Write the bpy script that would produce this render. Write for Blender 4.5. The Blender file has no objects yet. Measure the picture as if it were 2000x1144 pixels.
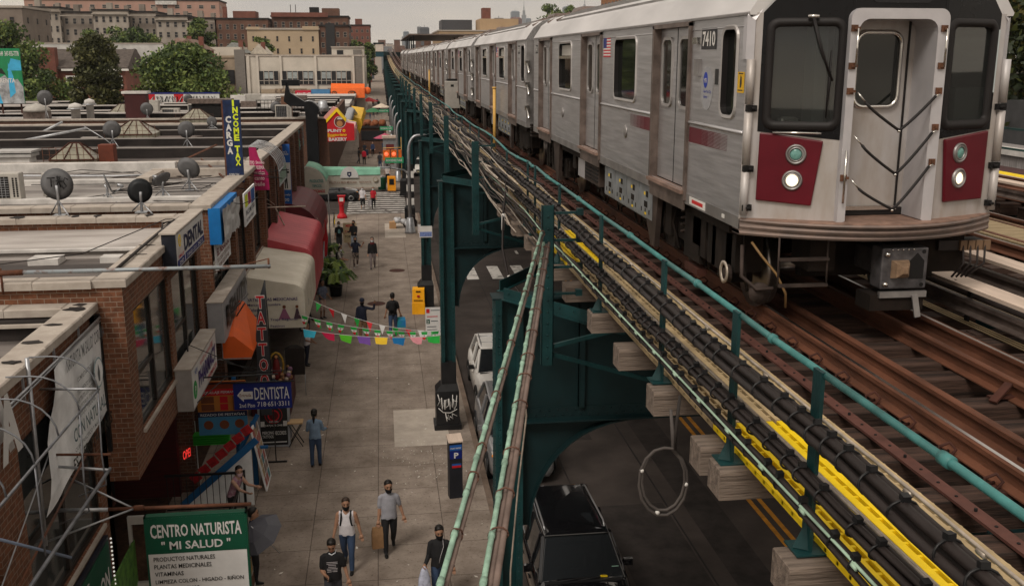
import bpy, bmesh, math, random
from mathutils import Vector, Matrix
random.seed(7)
R = math.radians
SC = bpy.context.scene
COL = SC.collection
# ---------------------------------------------------------------- camera
cam_d = bpy.data.cameras.new("camera")
cam = bpy.data.objects.new("camera", cam_d); COL.objects.link(cam)
cam.location = (0, 0, 11.0)
cam.rotation_euler = (R(90 - 13.3128), 0, R(-7.4154))
cam_d.sensor_width = 36.0
cam_d.lens = 36.0 * 1944 / 2000
cam_d.clip_start = 0.1; cam_d.clip_end = 20000
SC.camera = cam
# ---------------------------------------------------------------- world
W = bpy.data.worlds.new("World"); SC.world = W; W.use_nodes = True
wt = W.node_tree; wt.nodes.clear()
def wn(t): return wt.nodes.new(t)
wo = wn('ShaderNodeOutputWorld'); bg = wn('ShaderNodeBackground'); sky = wn('ShaderNodeTexSky')
SUN_EL, SUN_AZ = 48.0, 215.0          # azimuth measured clockwise from +Y
sky.sky_type = 'NISHITA'; sky.sun_disc = False
sky.sun_elevation = R(SUN_EL); sky.sun_rotation = R(SUN_AZ)
sky.dust_density = 4.0; sky.air_density = 1.5; sky.ozone_density = 1.0
tc = wn('ShaderNodeTexCoord'); mp = wn('ShaderNodeMapping'); mp.inputs['Scale'].default_value = (1.0, 1.0, 4.2)
n1 = wn('ShaderNodeTexNoise'); n1.inputs['Scale'].default_value = 2.6; n1.inputs['Detail'].default_value = 7; n1.inputs['Roughness'].default_value = .55
cr = wn('ShaderNodeValToRGB')
cr.color_ramp.elements[0].position = .36; cr.color_ramp.elements[0].color = (5.2,4.75,4.35,1)
cr.color_ramp.elements[1].position = .66; cr.color_ramp.elements[1].color = (8.3,7.1,5.6,1)
mx = wn('ShaderNodeMix'); mx.data_type = 'RGBA'; mx.inputs['Factor'].default_value = .9
wt.links.new(tc.outputs['Generated'], mp.inputs['Vector']); wt.links.new(mp.outputs[0], n1.inputs['Vector'])
wt.links.new(n1.outputs['Fac'], cr.inputs[0]); wt.links.new(sky.outputs[0], mx.inputs['A']); wt.links.new(cr.outputs[0], mx.inputs['B'])
wt.links.new(mx.outputs['Result'], bg.inputs['Color']); bg.inputs['Strength'].default_value = .10
wt.links.new(bg.outputs[0], wo.inputs['Surface'])
# ---------------------------------------------------------------- sun
sd = bpy.data.lights.new("sun", 'SUN'); sd.energy = 1.5; sd.angle = R(18); sd.color = (1.0, .93, .84)
so = bpy.data.objects.new("sun", sd); COL.objects.link(so)
az, el = R(SUN_AZ), R(SUN_EL)
dirv = Vector((math.sin(az) * math.cos(el), math.cos(az) * math.cos(el), math.sin(el)))
so.rotation_euler = dirv.to_track_quat('Z', 'Y').to_euler()
# ---------------------------------------------------------------- exposure
SC.view_settings.view_transform = 'Standard'; SC.view_settings.look = 'None'
SC.view_settings.exposure = 0.45; SC.view_settings.gamma = 1.0
SC.render.engine = 'CYCLES'
SC.cycles.use_denoising = True; SC.cycles.max_bounces = 7; SC.cycles.use_adaptive_sampling = True
SC.cycles.sample_clamp_indirect = 6

# ================================================================ helpers
MATS = {}
def mat(name, col, rough=.65, metal=0.0, var=.18, scale=2.5, bump=0.0, bscale=None, stretch=(1, 1, 1), col2=None, kind='noise', spec=.27,
        emit=None, estr=0, detail=6, thresh=(.35, .68), alpha=1.0, brick=None, coat=0, trans=0):
    if name in MATS: return MATS[name]
    m = bpy.data.materials.new(name); MATS[name] = m; m.use_nodes = True
    nt = m.node_tree; b = nt.nodes['Principled BSDF']
    b.inputs['Roughness'].default_value = rough; b.inputs['Metallic'].default_value = metal
    b.inputs['Specular IOR Level'].default_value = spec; b.inputs['Coat Weight'].default_value = coat
    if trans: b.inputs['Transmission Weight'].default_value = trans
    c = tuple(col) + (1,)
    N = nt.nodes.new; L = nt.links.new
    tcn = N('ShaderNodeTexCoord'); mpn = N('ShaderNodeMapping'); mpn.inputs['Scale'].default_value = stretch
    L(tcn.outputs['Object'], mpn.inputs['Vector'])
    if var > 0 or col2:
        ns = N('ShaderNodeTexNoise'); ns.inputs['Scale'].default_value = scale; ns.inputs['Detail'].default_value = detail
        ns.inputs['Roughness'].default_value = .62
        L(mpn.outputs[0], ns.inputs['Vector'])
        rp = N('ShaderNodeValToRGB'); e = rp.color_ramp.elements
        e[0].position, e[1].position = thresh
        if col2: e[0].color = c; e[1].color = tuple(col2) + (1,)
        else:
            e[0].color = tuple(max(0, x * (1 - var)) for x in col) + (1,); e[1].color = tuple(min(1, x * (1 + var)) for x in col) + (1,)
        L(ns.outputs['Fac'], rp.inputs[0]); src = rp.outputs[0]
        if brick:
            bw, bh, mortar = brick
            sx = N('ShaderNodeSeparateXYZ'); L(tcn.outputs['Object'], sx.inputs[0])
            ad = N('ShaderNodeMath'); ad.operation = 'ADD'; L(sx.outputs['X'], ad.inputs[0]); L(sx.outputs['Y'], ad.inputs[1])
            cx = N('ShaderNodeCombineXYZ'); L(ad.outputs[0], cx.inputs[0]); L(sx.outputs['Z'], cx.inputs[1])
            bt = N('ShaderNodeTexBrick'); bt.inputs['Scale'].default_value = 1; bt.inputs['Brick Width'].default_value = bw
            bt.inputs['Row Height'].default_value = bh; bt.inputs['Mortar Size'].default_value = bh * .085; bt.inputs['Mortar'].default_value = mortar + (1,)
            bt.inputs['Mortar Smooth'].default_value = .3; bt.inputs['Bias'].default_value = -.2
            L(cx.outputs[0], bt.inputs['Vector']); L(src, bt.inputs['Color1'])
            hs = N('ShaderNodeHueSaturation'); hs.inputs['Value'].default_value = .68; L(src, hs.inputs['Color']); L(hs.outputs[0], bt.inputs['Color2'])
            src = bt.outputs['Color']
        L(src, b.inputs['Base Color'])
        if emit is None and var > 0 and metal < .99:
            rr = N('ShaderNodeMapRange'); rr.inputs['To Min'].default_value = max(0, rough - .1); rr.inputs['To Max'].default_value = min(1, rough + .12)
            L(ns.outputs['Fac'], rr.inputs['Value']); L(rr.outputs[0], b.inputs['Roughness'])
    else:
        b.inputs['Base Color'].default_value = c
    if bump:
        nb = N('ShaderNodeTexNoise'); nb.inputs['Scale'].default_value = bscale or scale * 4; nb.inputs['Detail'].default_value = 5
        L(mpn.outputs[0], nb.inputs['Vector'])
        bp = N('ShaderNodeBump'); bp.inputs['Strength'].default_value = bump; bp.inputs['Distance'].default_value = .02
        L(nb.outputs['Fac'], bp.inputs['Height']); L(bp.outputs[0], b.inputs['Normal'])
    if emit:
        b.inputs['Emission Color'].default_value = tuple(emit) + (1,); b.inputs['Emission Strength'].default_value = estr
    return m

class MB:
    """collects shapes, then links them as ONE mesh object"""
    def __init__(s): s.v = []; s.f = []; s.mi = []; s.sm = []; s.cur = 0; s.smooth = False
    def add(s, vs, fs, smooth=None):
        o = len(s.v); s.v += [tuple(v) for v in vs]
        sm = s.smooth if smooth is None else smooth
        for f in fs: s.f.append(tuple(i + o for i in f)); s.mi.append(s.cur); s.sm.append(sm)
        return s
    def box(s, x0, x1, y0, y1, z0, z1):
        return s.add([(x0,y0,z0),(x1,y0,z0),(x1,y1,z0),(x0,y1,z0),(x0,y0,z1),(x1,y0,z1),(x1,y1,z1),(x0,y1,z1)],
              [(0,3,2,1),(4,5,6,7),(0,1,5,4),(1,2,6,5),(2,3,7,6),(3,0,4,7)], False)
    def bbox(s, x0, x1, y0, y1, z0, z1, b=.02):
        """box with chamfered top rim"""
        return s.loft([[(x0,y0,z0),(x1,y0,z0),(x1,y1,z0),(x0,y1,z0)],[(x0,y0,z1-b),(x1,y0,z1-b),(x1,y1,z1-b),(x0,y1,z1-b)],
                       [(x0+b,y0+b,z1),(x1-b,y0+b,z1),(x1-b,y1-b,z1),(x0+b,y1-b,z1)]], smooth=False)
    def loft(s, rings, cap=True, smooth=None, close=True):
        n = len(rings[0]); vs = [p for r in rings for p in r]; fs = []
        for k in range(len(rings) - 1):
            for i in range(n if close else n - 1):
                a = k*n+i; b = k*n+(i+1)%n
                fs.append((a, b, b+n, a+n))
        if cap: fs.append(tuple(range(n-1, -1, -1))); fs.append(tuple((len(rings)-1)*n+i for i in range(n)))
        return s.add(vs, fs, smooth)
    def prism(s, pts, a, b, axis='z'):
        """polygon pts (2-D) pushed from a to b along axis"""
        def P(p, t): return {'z': (p[0],p[1],t), 'y': (p[0],t,p[1]), 'x': (t,p[0],p[1])}[axis]
        return s.loft([[P(p,a) for p in pts],[P(p,b) for p in pts]], smooth=False)
    def tube(s, pts, r, n=8, cap=True, smooth=True):
        pts = [Vector(p) for p in pts]; rs = r if isinstance(r, (list, tuple)) else [r]*len(pts)
        rings = []; up = None
        for i, p in enumerate(pts):
            d = (pts[min(i+1,len(pts)-1)] - pts[max(i-1,0)])
            if d.length < 1e-9: d = Vector((0,0,1))
            d.normalize()
            if up is None:
                up = Vector((0,0,1)) if abs(d.z) < .9 else Vector((1,0,0))
            a = d.cross(up)
            if a.length < 1e-6: a = d.cross(Vector((1,.3,.2)))
            a.normalize(); b = a.cross(d); up = b
            rings.append([p + (a*math.cos(2*math.pi*k/n) + b*math.sin(2*math.pi*k/n))*rs[i] for k in range(n)])
        return s.loft(rings, cap=cap, smooth=smooth)
    def bar(s, p, q, w, h, up=(0,0,1)):
        p, q = Vector(p), Vector(q); d = (q-p).normalized(); a = d.cross(Vector(up))
        if a.length < 1e-6: a = d.cross(Vector((0,1,0)))
        a.normalize(); b = a.cross(d)
        q4 = lambda c: [c - a*w/2 - b*h/2, c + a*w/2 - b*h/2, c + a*w/2 + b*h/2, c - a*w/2 + b*h/2]
        return s.loft([q4(p), q4(q)], smooth=False)
    def lathe(s, prof, c=(0,0,0), n=16, M=None, cap=True):
        rings = [[(r*math.cos(2*math.pi*k/n), r*math.sin(2*math.pi*k/n), z) for k in range(n)] for r, z in prof]
        M = M or Matrix.Translation(c)
        return s.loft([[M @ Vector(p) for p in r] for r in rings], cap=cap, smooth=True)
    def ball(s, c, r, n=10, m=6, sc=(1,1,1), M=None):
        rings = []
        for j in range(1, m):
            t = math.pi*j/m
            rings.append([Vector((math.sin(t)*math.cos(2*math.pi*k/n)*r*sc[0], math.sin(t)*math.sin(2*math.pi*k/n)*r*sc[1], -math.cos(t)*r*sc[2])) for k in range(n)])
        if M is not None: rings = [[M @ p for p in g] for g in rings]
        rings = [[p + Vector(c) for p in g] for g in rings]
        return s.loft(rings, smooth=True)
    def quad(s, a, b, c, d): return s.add([a,b,c,d], [(0,1,2,3)], False)
    def build(s, name, mats, parent=None, bevel=0, loc=None, split=False):
        if split: return split_build(s, name, mats, parent)
        me = bpy.data.meshes.new(name); me.from_pydata(s.v, [], s.f)
        if not isinstance(mats, (list, tuple)): mats = [mats]
        for m in mats: me.materials.append(m)
        me.polygons.foreach_set('material_index', s.mi); me.polygons.foreach_set('use_smooth', s.sm)
        me.update()
        if len(me.polygons) < 60:
            bmx = bmesh.new(); bmx.from_mesh(me); bmesh.ops.recalc_face_normals(bmx, faces=bmx.faces); bmx.to_mesh(me); bmx.free()
        o = bpy.data.objects.new(name, me); COL.objects.link(o)
        if parent is not None: o.parent = parent
        if loc is not None: o.location = loc
        if bevel:
            bv = o.modifiers.new('bevel', 'BEVEL'); bv.width = bevel; bv.segments = 2; bv.limit_method = 'ANGLE'; bv.angle_limit = R(40)
        return o

def split_build(mb, name, mats, parent):
    """every separate piece becomes a part of its own"""
    par = list(range(len(mb.v)))
    def fd(i):
        while par[i] != i: par[i] = par[par[i]]; i = par[i]
        return i
    for f in mb.f:
        for i in f[1:]: par[fd(i)] = fd(f[0])
    G = {}
    for k, f in enumerate(mb.f): G.setdefault(fd(f[0]), []).append(k)
    o = None
    for ks in G.values():
        n = MB(); ix = {}
        for k in ks:
            for i in mb.f[k]:
                if i not in ix: ix[i] = len(n.v); n.v.append(mb.v[i])
            n.f.append(tuple(ix[i] for i in mb.f[k])); n.mi.append(mb.mi[k]); n.sm.append(mb.sm[k])
        o = n.build(name, mats, parent)
    return o
def tag(o, label=None, cat=None, group=None, kind=None):
    if label: o['label'] = label
    if cat: o['category'] = cat
    if group: o['group'] = group
    if kind: o['kind'] = kind
    return o
def thing(name, label, cat, loc=(0,0,0), rz=0, group=None):
    o = bpy.data.objects.new(name, None); COL.objects.link(o); o.empty_display_size = .2
    o.location = loc; o.rotation_euler = (0, 0, rz)
    return tag(o, label, cat, group)
def dup(root, loc=None, rz=None, label=None, scale=None):
    r = root.copy(); COL.objects.link(r)
    if loc is not None: r.location = loc
    if rz is not None: r.rotation_euler = (0, 0, rz)
    if scale is not None: r.scale = scale
    if label: r['label'] = label
    def kids(src, dst):
        for ch in list(src.children):
            if ch == dst: continue
            c = ch.copy(); COL.objects.link(c); c.parent = dst; kids(ch, c)
    kids(root, r)
    return r
_TXT = {}
def text_mesh(s, bold):
    k = (s, bold)
    if k not in _TXT:
        cu = bpy.data.curves.new('t', 'FONT'); cu.body = s; cu.resolution_u = 2; cu.offset = bold; cu.extrude = .0
        o = bpy.data.objects.new('t', cu); COL.objects.link(o)
        dg = bpy.context.evaluated_depsgraph_get(); me = bpy.data.meshes.new_from_object(o.evaluated_get(dg))
        bpy.data.objects.remove(o); bpy.data.curves.remove(cu)
        _TXT[k] = ([v.co.copy() for v in me.vertices], [tuple(p.vertices) for p in me.polygons]); bpy.data.meshes.remove(me)
    return _TXT[k]
def frame(O, Rv, Uv):
    Rv, Uv = Vector(Rv).normalized(), Vector(Uv).normalized(); N = Rv.cross(Uv).normalized()
    M = Matrix((( Rv.x,Uv.x,N.x,O[0]),(Rv.y,Uv.y,N.y,O[1]),(Rv.z,Uv.z,N.z,O[2]),(0,0,0,1))); return M
def add_text(mb, s, M, u, v, w, h, n=.004, bold=.012, shear=0, arch=0):
    vs, fs = text_mesh(s, bold)
    if not vs: return
    x0 = min(p.x for p in vs); x1 = max(p.x for p in vs); y0 = min(p.y for p in vs); y1 = max(p.y for p in vs)
    out = []
    for p in vs:
        a = (p.x-x0)/(x1-x0+1e-9); b = (p.y-y0)/(y1-y0+1e-9)
        hh = h
        if arch: hh = h*(1 - arch*(1-(2*a-1)**2)*.0) ; b = b*(1-arch*(1-(2*a-1)**2)) if False else b + arch*(2*a-1)**2*(b-.5)*.8
        out.append(M @ Vector((u + a*w + shear*b*h, v + b*hh, n)))
    mb.add(out, fs, False)
def rrect(x0, x1, y0, y1, r, n=4):
    P = []
    for cx, cy, a0 in ((x1-r,y0+r,-90),(x1-r,y1-r,0),(x0+r,y1-r,90),(x0+r,y0+r,180)):
        for k in range(n+1):
            a = R(a0 + 90*k/n); P.append((cx + r*math.cos(a), cy + r*math.sin(a)))
    return P
def plate(mb, M, pts, n0, n1):
    mb.loft([[M @ Vector((p[0],p[1],n0)) for p in pts],[M @ Vector((p[0],p[1],n1)) for p in pts]], smooth=False)
def ring(mb, M, outer, inner, n0, n1):
    """flat frame between two loops of equal length"""
    k = len(outer)
    g = [[M @ Vector((p[0],p[1],n0)) for p in outer],[M @ Vector((p[0],p[1],n1)) for p in outer],
         [M @ Vector((p[0],p[1],n1)) for p in inner],[M @ Vector((p[0],p[1],n0)) for p in inner]]
    g.append(g[0]); mb.loft(g, cap=False, smooth=False)
def sign(name, label, cat, O, Rv, Uv, w, h, th, face, side=None, items=(), parent=None, group=None, board='panel', root=None):
    """board whose lower left front corner is O; items are drawn on it, 3 mm proud per layer"""
    if root is None:
        root = thing(name, label, cat, O, 0, group)
    M0 = frame((0,0,0) if not root['category'] or True else O, Rv, Uv)
    mb = MB(); plate(mb, M0, [(0,0),(w,0),(w,h),(0,h)], -th, 0)
    mb.build(board, face if side is None else face, root)
    draw(items, M0, root, w, h)
    return root
def draw(items, M0, root, w, h, base=.004):
    layers = {}
    for k, it in enumerate(items):
        t = it[0]
        if t == 't':      # text u v w h (fractions) mat [bold [shear [arch]]]
            _, s, u, v, ww, hh, m = it[:7]; bold = it[7] if len(it) > 7 else .012; sh = it[8] if len(it) > 8 else 0; ar = it[9] if len(it) > 9 else 0
            mb = layers.setdefault(('lettering', m), MB()); add_text(mb, s, M0, u*w, v*h, ww*w, hh*h, base+.008, bold, sh, ar)
        elif t == 'r':
            _, u0, u1, v0, v1, m, nm = it; mb = layers.setdefault((nm, m), MB()); lv = base + .0004*(k+1)
            plate(mb, M0, [(u0*w,v0*h),(u1*w,v0*h),(u1*w,v1*h),(u0*w,v1*h)], 0.0003, lv)
        elif t == 'p':
            _, pts, m, nm = it; mb = layers.setdefault((nm, m), MB()); lv = base + .0004*(k+1)
            plate(mb, M0, [(p[0]*w,p[1]*h) for p in pts], 0.0003, lv)
        elif t == 'c':
            _, u, v, r, m, nm = it; mb = layers.setdefault((nm, m), MB()); lv = base + .0004*(k+1)
            plate(mb, M0, [(u*w + r*math.cos(2*math.pi*q/20), v*h + r*math.sin(2*math.pi*q/20)) for q in range(20)], 0.0003, lv)
    for (nm, m), mb in layers.items(): mb.build(nm, m, root, split=nm != 'lettering')
def lin(h):
    """sRGB hex -> linear"""
    return tuple(((c/255)/12.92 if c/255 <= .04045 else ((c/255+.055)/1.055)**2.4) for c in (int(h[i:i+2],16) for i in (0,2,4)))

# ---------------------------------------------------------------- shared materials
GREEN = mat('green steel paint', (.0035,.034,.036), .5, var=.4, scale=1.6, bump=.15, bscale=30, spec=.35)
GREENL = mat('green handrail paint', (.045,.16,.155), .45, var=.25, scale=5)
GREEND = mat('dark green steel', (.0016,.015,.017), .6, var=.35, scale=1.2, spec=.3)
RUST = mat('rusted rail steel', (.10,.038,.02), .75, var=.45, scale=3, bump=.3, bscale=40, stretch=(1,.3,1), spec=.3)
RUSTD = mat('dark rusted plate', (.052,.018,.012), .8, var=.35, scale=4)
SHINY = mat('worn rail head', (.55,.53,.52), .28, 1.0, var=.1)
TIE = mat('creosoted tie timber', (.012,.007,.005), .9, col2=(.075,.042,.031), scale=2.2, stretch=(.6,9,9), bump=.5, bscale=10)
TIEG = mat('weathered grey timber', (.035,.025,.02), .9, col2=(.24,.19,.155), scale=2.2, stretch=(.7,8,8), bump=.6, bscale=9, thresh=(.22,.72))
BEIGE = mat('faded fibreglass', (.36,.27,.15), .7, var=.3, scale=3)
YELLOW = mat('yellow fibreglass', (.80,.56,.008), .5, var=.12, scale=4)
BLACKC = mat('black cable sheath', (.017,.012,.011), .6, var=.3, scale=4, spec=.3)
BLACK = mat('black paint', (.012,.012,.013), .4, var=.25, scale=3)
DARK = mat('dark interior', (.008,.007,.007), .8, var=.3)
WHITE = mat('white paint', (.62,.60,.57), .5, var=.1, scale=3)
STEEL = mat('brushed stainless steel', (.47,.462,.472), .38, .8, var=.15, scale=2, stretch=(6,.6,12))
STEELD = mat('dull stainless steel', (.30,.285,.28), .45, .8, var=.22, scale=3)
STEELB = mat('grimy brown steel', (.16,.125,.11), .5, .6, var=.35, scale=4)
GLASS = mat('dark window glass', (.010,.011,.010), .05, var=0, spec=.4)
CHROME = mat('bright metal', (.6,.58,.55), .2, 1.0, var=.05)
PIPE = mat('pale conduit', (.42,.36,.30), .45, .4, var=.35, scale=6)
ALU = mat('galvanised steel', (.36,.37,.39), .42, .7, var=.2, scale=5)
# ================================================================ setting
KX = 2.4                                    # kerb line
ASPH = mat('asphalt', (.046,.037,.033), .9, var=.4, scale=.5, detail=10, bump=.3, bscale=60, spec=.2)
def _concrete():
    m = bpy.data.materials.new('sidewalk concrete'); m.use_nodes = True; nt = m.node_tree; b = nt.nodes['Principled BSDF']
    N = nt.nodes.new; L = nt.links.new
    tcn = N('ShaderNodeTexCoord'); bt = N('ShaderNodeTexBrick'); bt.offset = 0.0; bt.inputs['Scale'].default_value = 1
    bt.inputs['Brick Width'].default_value = 1.55; bt.inputs['Row Height'].default_value = 1.55; bt.inputs['Mortar Size'].default_value = .012
    mp = N('ShaderNodeMapping'); mp.inputs['Location'].default_value = (.35, .4, 0); L(tcn.outputs['Object'], mp.inputs['Vector']); L(mp.outputs[0], bt.inputs['Vector'])
    bt.inputs['Color1'].default_value = (.30,.255,.22,1); bt.inputs['Color2'].default_value = (.27,.23,.197,1); bt.inputs['Mortar'].default_value = (.13,.105,.09,1)
    ns = N('ShaderNodeTexNoise'); ns.inputs['Scale'].default_value = .9; ns.inputs['Detail'].default_value = 9; ns.inputs['Roughness'].default_value = .7
    L(tcn.outputs['Object'], ns.inputs['Vector'])
    rp = N('ShaderNodeValToRGB'); rp.color_ramp.elements[0].position = .33; rp.color_ramp.elements[0].color = (.52,.48,.45,1)
    rp.color_ramp.elements[1].position = .7; rp.color_ramp.elements[1].color = (1.12,1.1,1.08,1); L(ns.outputs['Fac'], rp.inputs[0])
    n2 = N('ShaderNodeTexNoise'); n2.inputs['Scale'].default_value = 14; n2.inputs['Detail'].default_value = 3; L(tcn.outputs['Object'], n2.inputs['Vector'])
    r2 = N('ShaderNodeValToRGB'); r2.color_ramp.elements[0].position = .30; r2.color_ramp.elements[0].color = (.6,.58,.56,1); r2.color_ramp.elements[1].position = .42; r2.color_ramp.elements[1].color = (1,1,1,1)
    L(n2.outputs['Fac'], r2.inputs[0])
    vo = N('ShaderNodeTexVoronoi'); vo.inputs['Scale'].default_value = 2.6; L(tcn.outputs['Object'], vo.inputs['Vector'])
    r3 = N('ShaderNodeValToRGB'); r3.color_ramp.elements[0].position = .035; r3.color_ramp.elements[0].color = (.35,.33,.32,1); r3.color_ramp.elements[1].position = .055; r3.color_ramp.elements[1].color = (1,1,1,1)
    L(vo.outputs['Distance'], r3.inputs[0])
    src = bt.outputs['Color']
    for o in (rp, r2, r3):
        m2 = N('ShaderNodeMix'); m2.data_type = 'RGBA'; m2.blend_type = 'MULTIPLY'; m2.inputs['Factor'].default_value = 1
        L(src, m2.inputs['A']); L(o.outputs[0], m2.inputs['B']); src = m2.outputs['Result']
    L(src, b.inputs['Base Color']); b.inputs['Roughness'].default_value = .85; b.inputs['Specular IOR Level'].default_value = .25
    return m
CONC = _concrete()
CONCL = mat('new pale concrete', (.40,.35,.30), .85, var=.15, scale=2)
KERB = mat('kerb stone', (.15,.11,.085), .85, var=.3, scale=2)
PAINTW = mat('worn white road paint', (.10,.09,.085), .8, col2=(.52,.50,.47), scale=2.2, thresh=(.36,.5), detail=9)
PAINTY = mat('yellow road paint', (.40,.17,.01), .75, var=.3, scale=3)
g = MB(); g.box(-9000,9000,-200,12000,-1.2,-.20); tag(g.build('ground', ASPH), kind='structure')
g = MB(); g.box(KX+.15,16.0,-60,900,-.199,-.15); tag(g.build('road', ASPH), kind='structure')
g = MB(); g.box(-60,KX+.15,72.2,86.6,-.199,-.151); tag(g.build('side_street', ASPH), kind='structure')
g = MB(); g.box(-12,KX,-60,72,-.3,0); g.box(-12,KX,86.8,700,-.3,0); g.box(16.2,28,-60,700,-.3,0); tag(g.build('sidewalk', CONC), kind='structure')
g = MB(); g.box(KX,KX+.16,-60,72,-.3,.004); g.box(KX,KX+.16,86.8,700,-.3,.004); g.box(16.0,16.2,-60,700,-.3,.004); tag(g.build('kerb', KERB), kind='structure')
g = MB()
for x0,x1,y0,y1 in ((.12,1.75,27.3,30.4),(.05,1.35,62.0,67.5),(-.4,1.6,101,110)): g.box(x0,x1,y0,y1,0,.004)
tag(g.build('pavement_patch', CONCL), kind='structure')
g = MB()
for x0,x1 in ((9.1,9.22),(9.38,9.5)): g.box(x0,x1,-30,400,-.15,-.146)
tag(g.build('road_centre_lines', PAINTY), kind='structure')
g = MB()
for k in range(11): g.box(-2.7,1.75,73.3+k*1.12,73.75+k*1.12,-.151,-.147)
for k in range(5): g.box(4.2+k*1.3,4.8+k*1.3,50.0,53.2,-.15,-.146)
for k in range(3): g.box(3.2+k*2.2,3.35+k*2.2,56.5,57.5,-.15,-.146)
tag(g.build('crosswalk_markings', PAINTW), kind='structure')
ASPD = mat('patched asphalt', (.030,.025,.023), .92, var=.35, scale=2, spec=.15)
g = MB()
for x0,x1,y0,y1 in ((5.2,6.9,17,23),(7.4,8.3,13,35),(4.9,6.0,27.5,31),(10,12.5,20,26),(5.5,8.5,40,44),(3.2,4.6,60,66)): g.box(x0,x1,y0,y1,-.15,-.1475)
tag(g.build('road_patch', ASPD), kind='structure')
g = MB(); [g.box(6.95,6.99,-10,70,-.15,-.1465), g.box(4.75,4.78,-10,70,-.15,-.1465)]
tag(g.build('road_seam', mat('tar seam', (.012,.010,.010), .8)), kind='structure')
g = MB(); 
for cx,cy in ((.62,52.0),(-.45,44.8)):
    g.prism([(cx+.42*math.cos(a*math.pi/10),cy+.42*math.sin(a*math.pi/10)) for a in range(20)],.0005,.006)
tag(g.build('manhole_cover', RUSTD), 'round dark iron covers set in the sidewalk', 'manhole cover', kind='structure')
# litter
g = MB(); rr = random.Random(3)
LIT = mat('paper litter', (.6,.57,.52), .8, var=.2)
for k in range(330):
    x = rr.uniform(-4,2.3); y = 17 + 50*rr.random()**1.8
    if k < 120: x = rr.gauss(.9,.6); y = rr.gauss(26.2,.9)
    s = rr.uniform(.008,.03)*(1 if k < 280 else 2.2); a = rr.uniform(0,3)
    if x > 2.3: continue
    c, d = s*math.cos(a), s*math.sin(a)
    g.add([(x-c,y-d,.004),(x+d*.5,y-c*.5,.006),(x+c,y+d,.012),(x-d*.5,y+c*.5,.005)],[(0,1,2,3)],False)
tag(g.build('litter', LIT), 'small scraps of paper scattered over the sidewalk', 'litter', kind='stuff')
# ================================================================ elevated railway
def dzf(y): return 0 if y < 110 else 7e-5*(y-110)**2
YS = [-4, 4, 10, 20, 40, 70, 110] + list(range(125, 420, 15))
def run(mb, prof, smooth=False, ys=YS, wob=None):
    """extrude an (x,z) outline along the track"""
    mb.loft([[(x, y, z + dzf(y)) for x, z in prof] for y in ys], smooth=smooth)
def rect(x0, x1, z0, z1): return [(x0,z0),(x1,z0),(x1,z1),(x0,z1)]
def rivets(mb, pts, r=.018, n=(0,-1,0)):
    n = Vector(n); a = n.orthogonal().normalized(); b = n.cross(a)
    for p in pts:
        p = Vector(p); rg = [p + (a*math.cos(k*math.pi/3) + b*math.sin(k*math.pi/3))*r for k in range(6)]
        rg2 = [p + n*r*.7 + (a*math.cos(k*math.pi/3) + b*math.sin(k*math.pi/3))*r*.5 for k in range(6)]
        mb.loft([rg, rg2], smooth=True)
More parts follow.
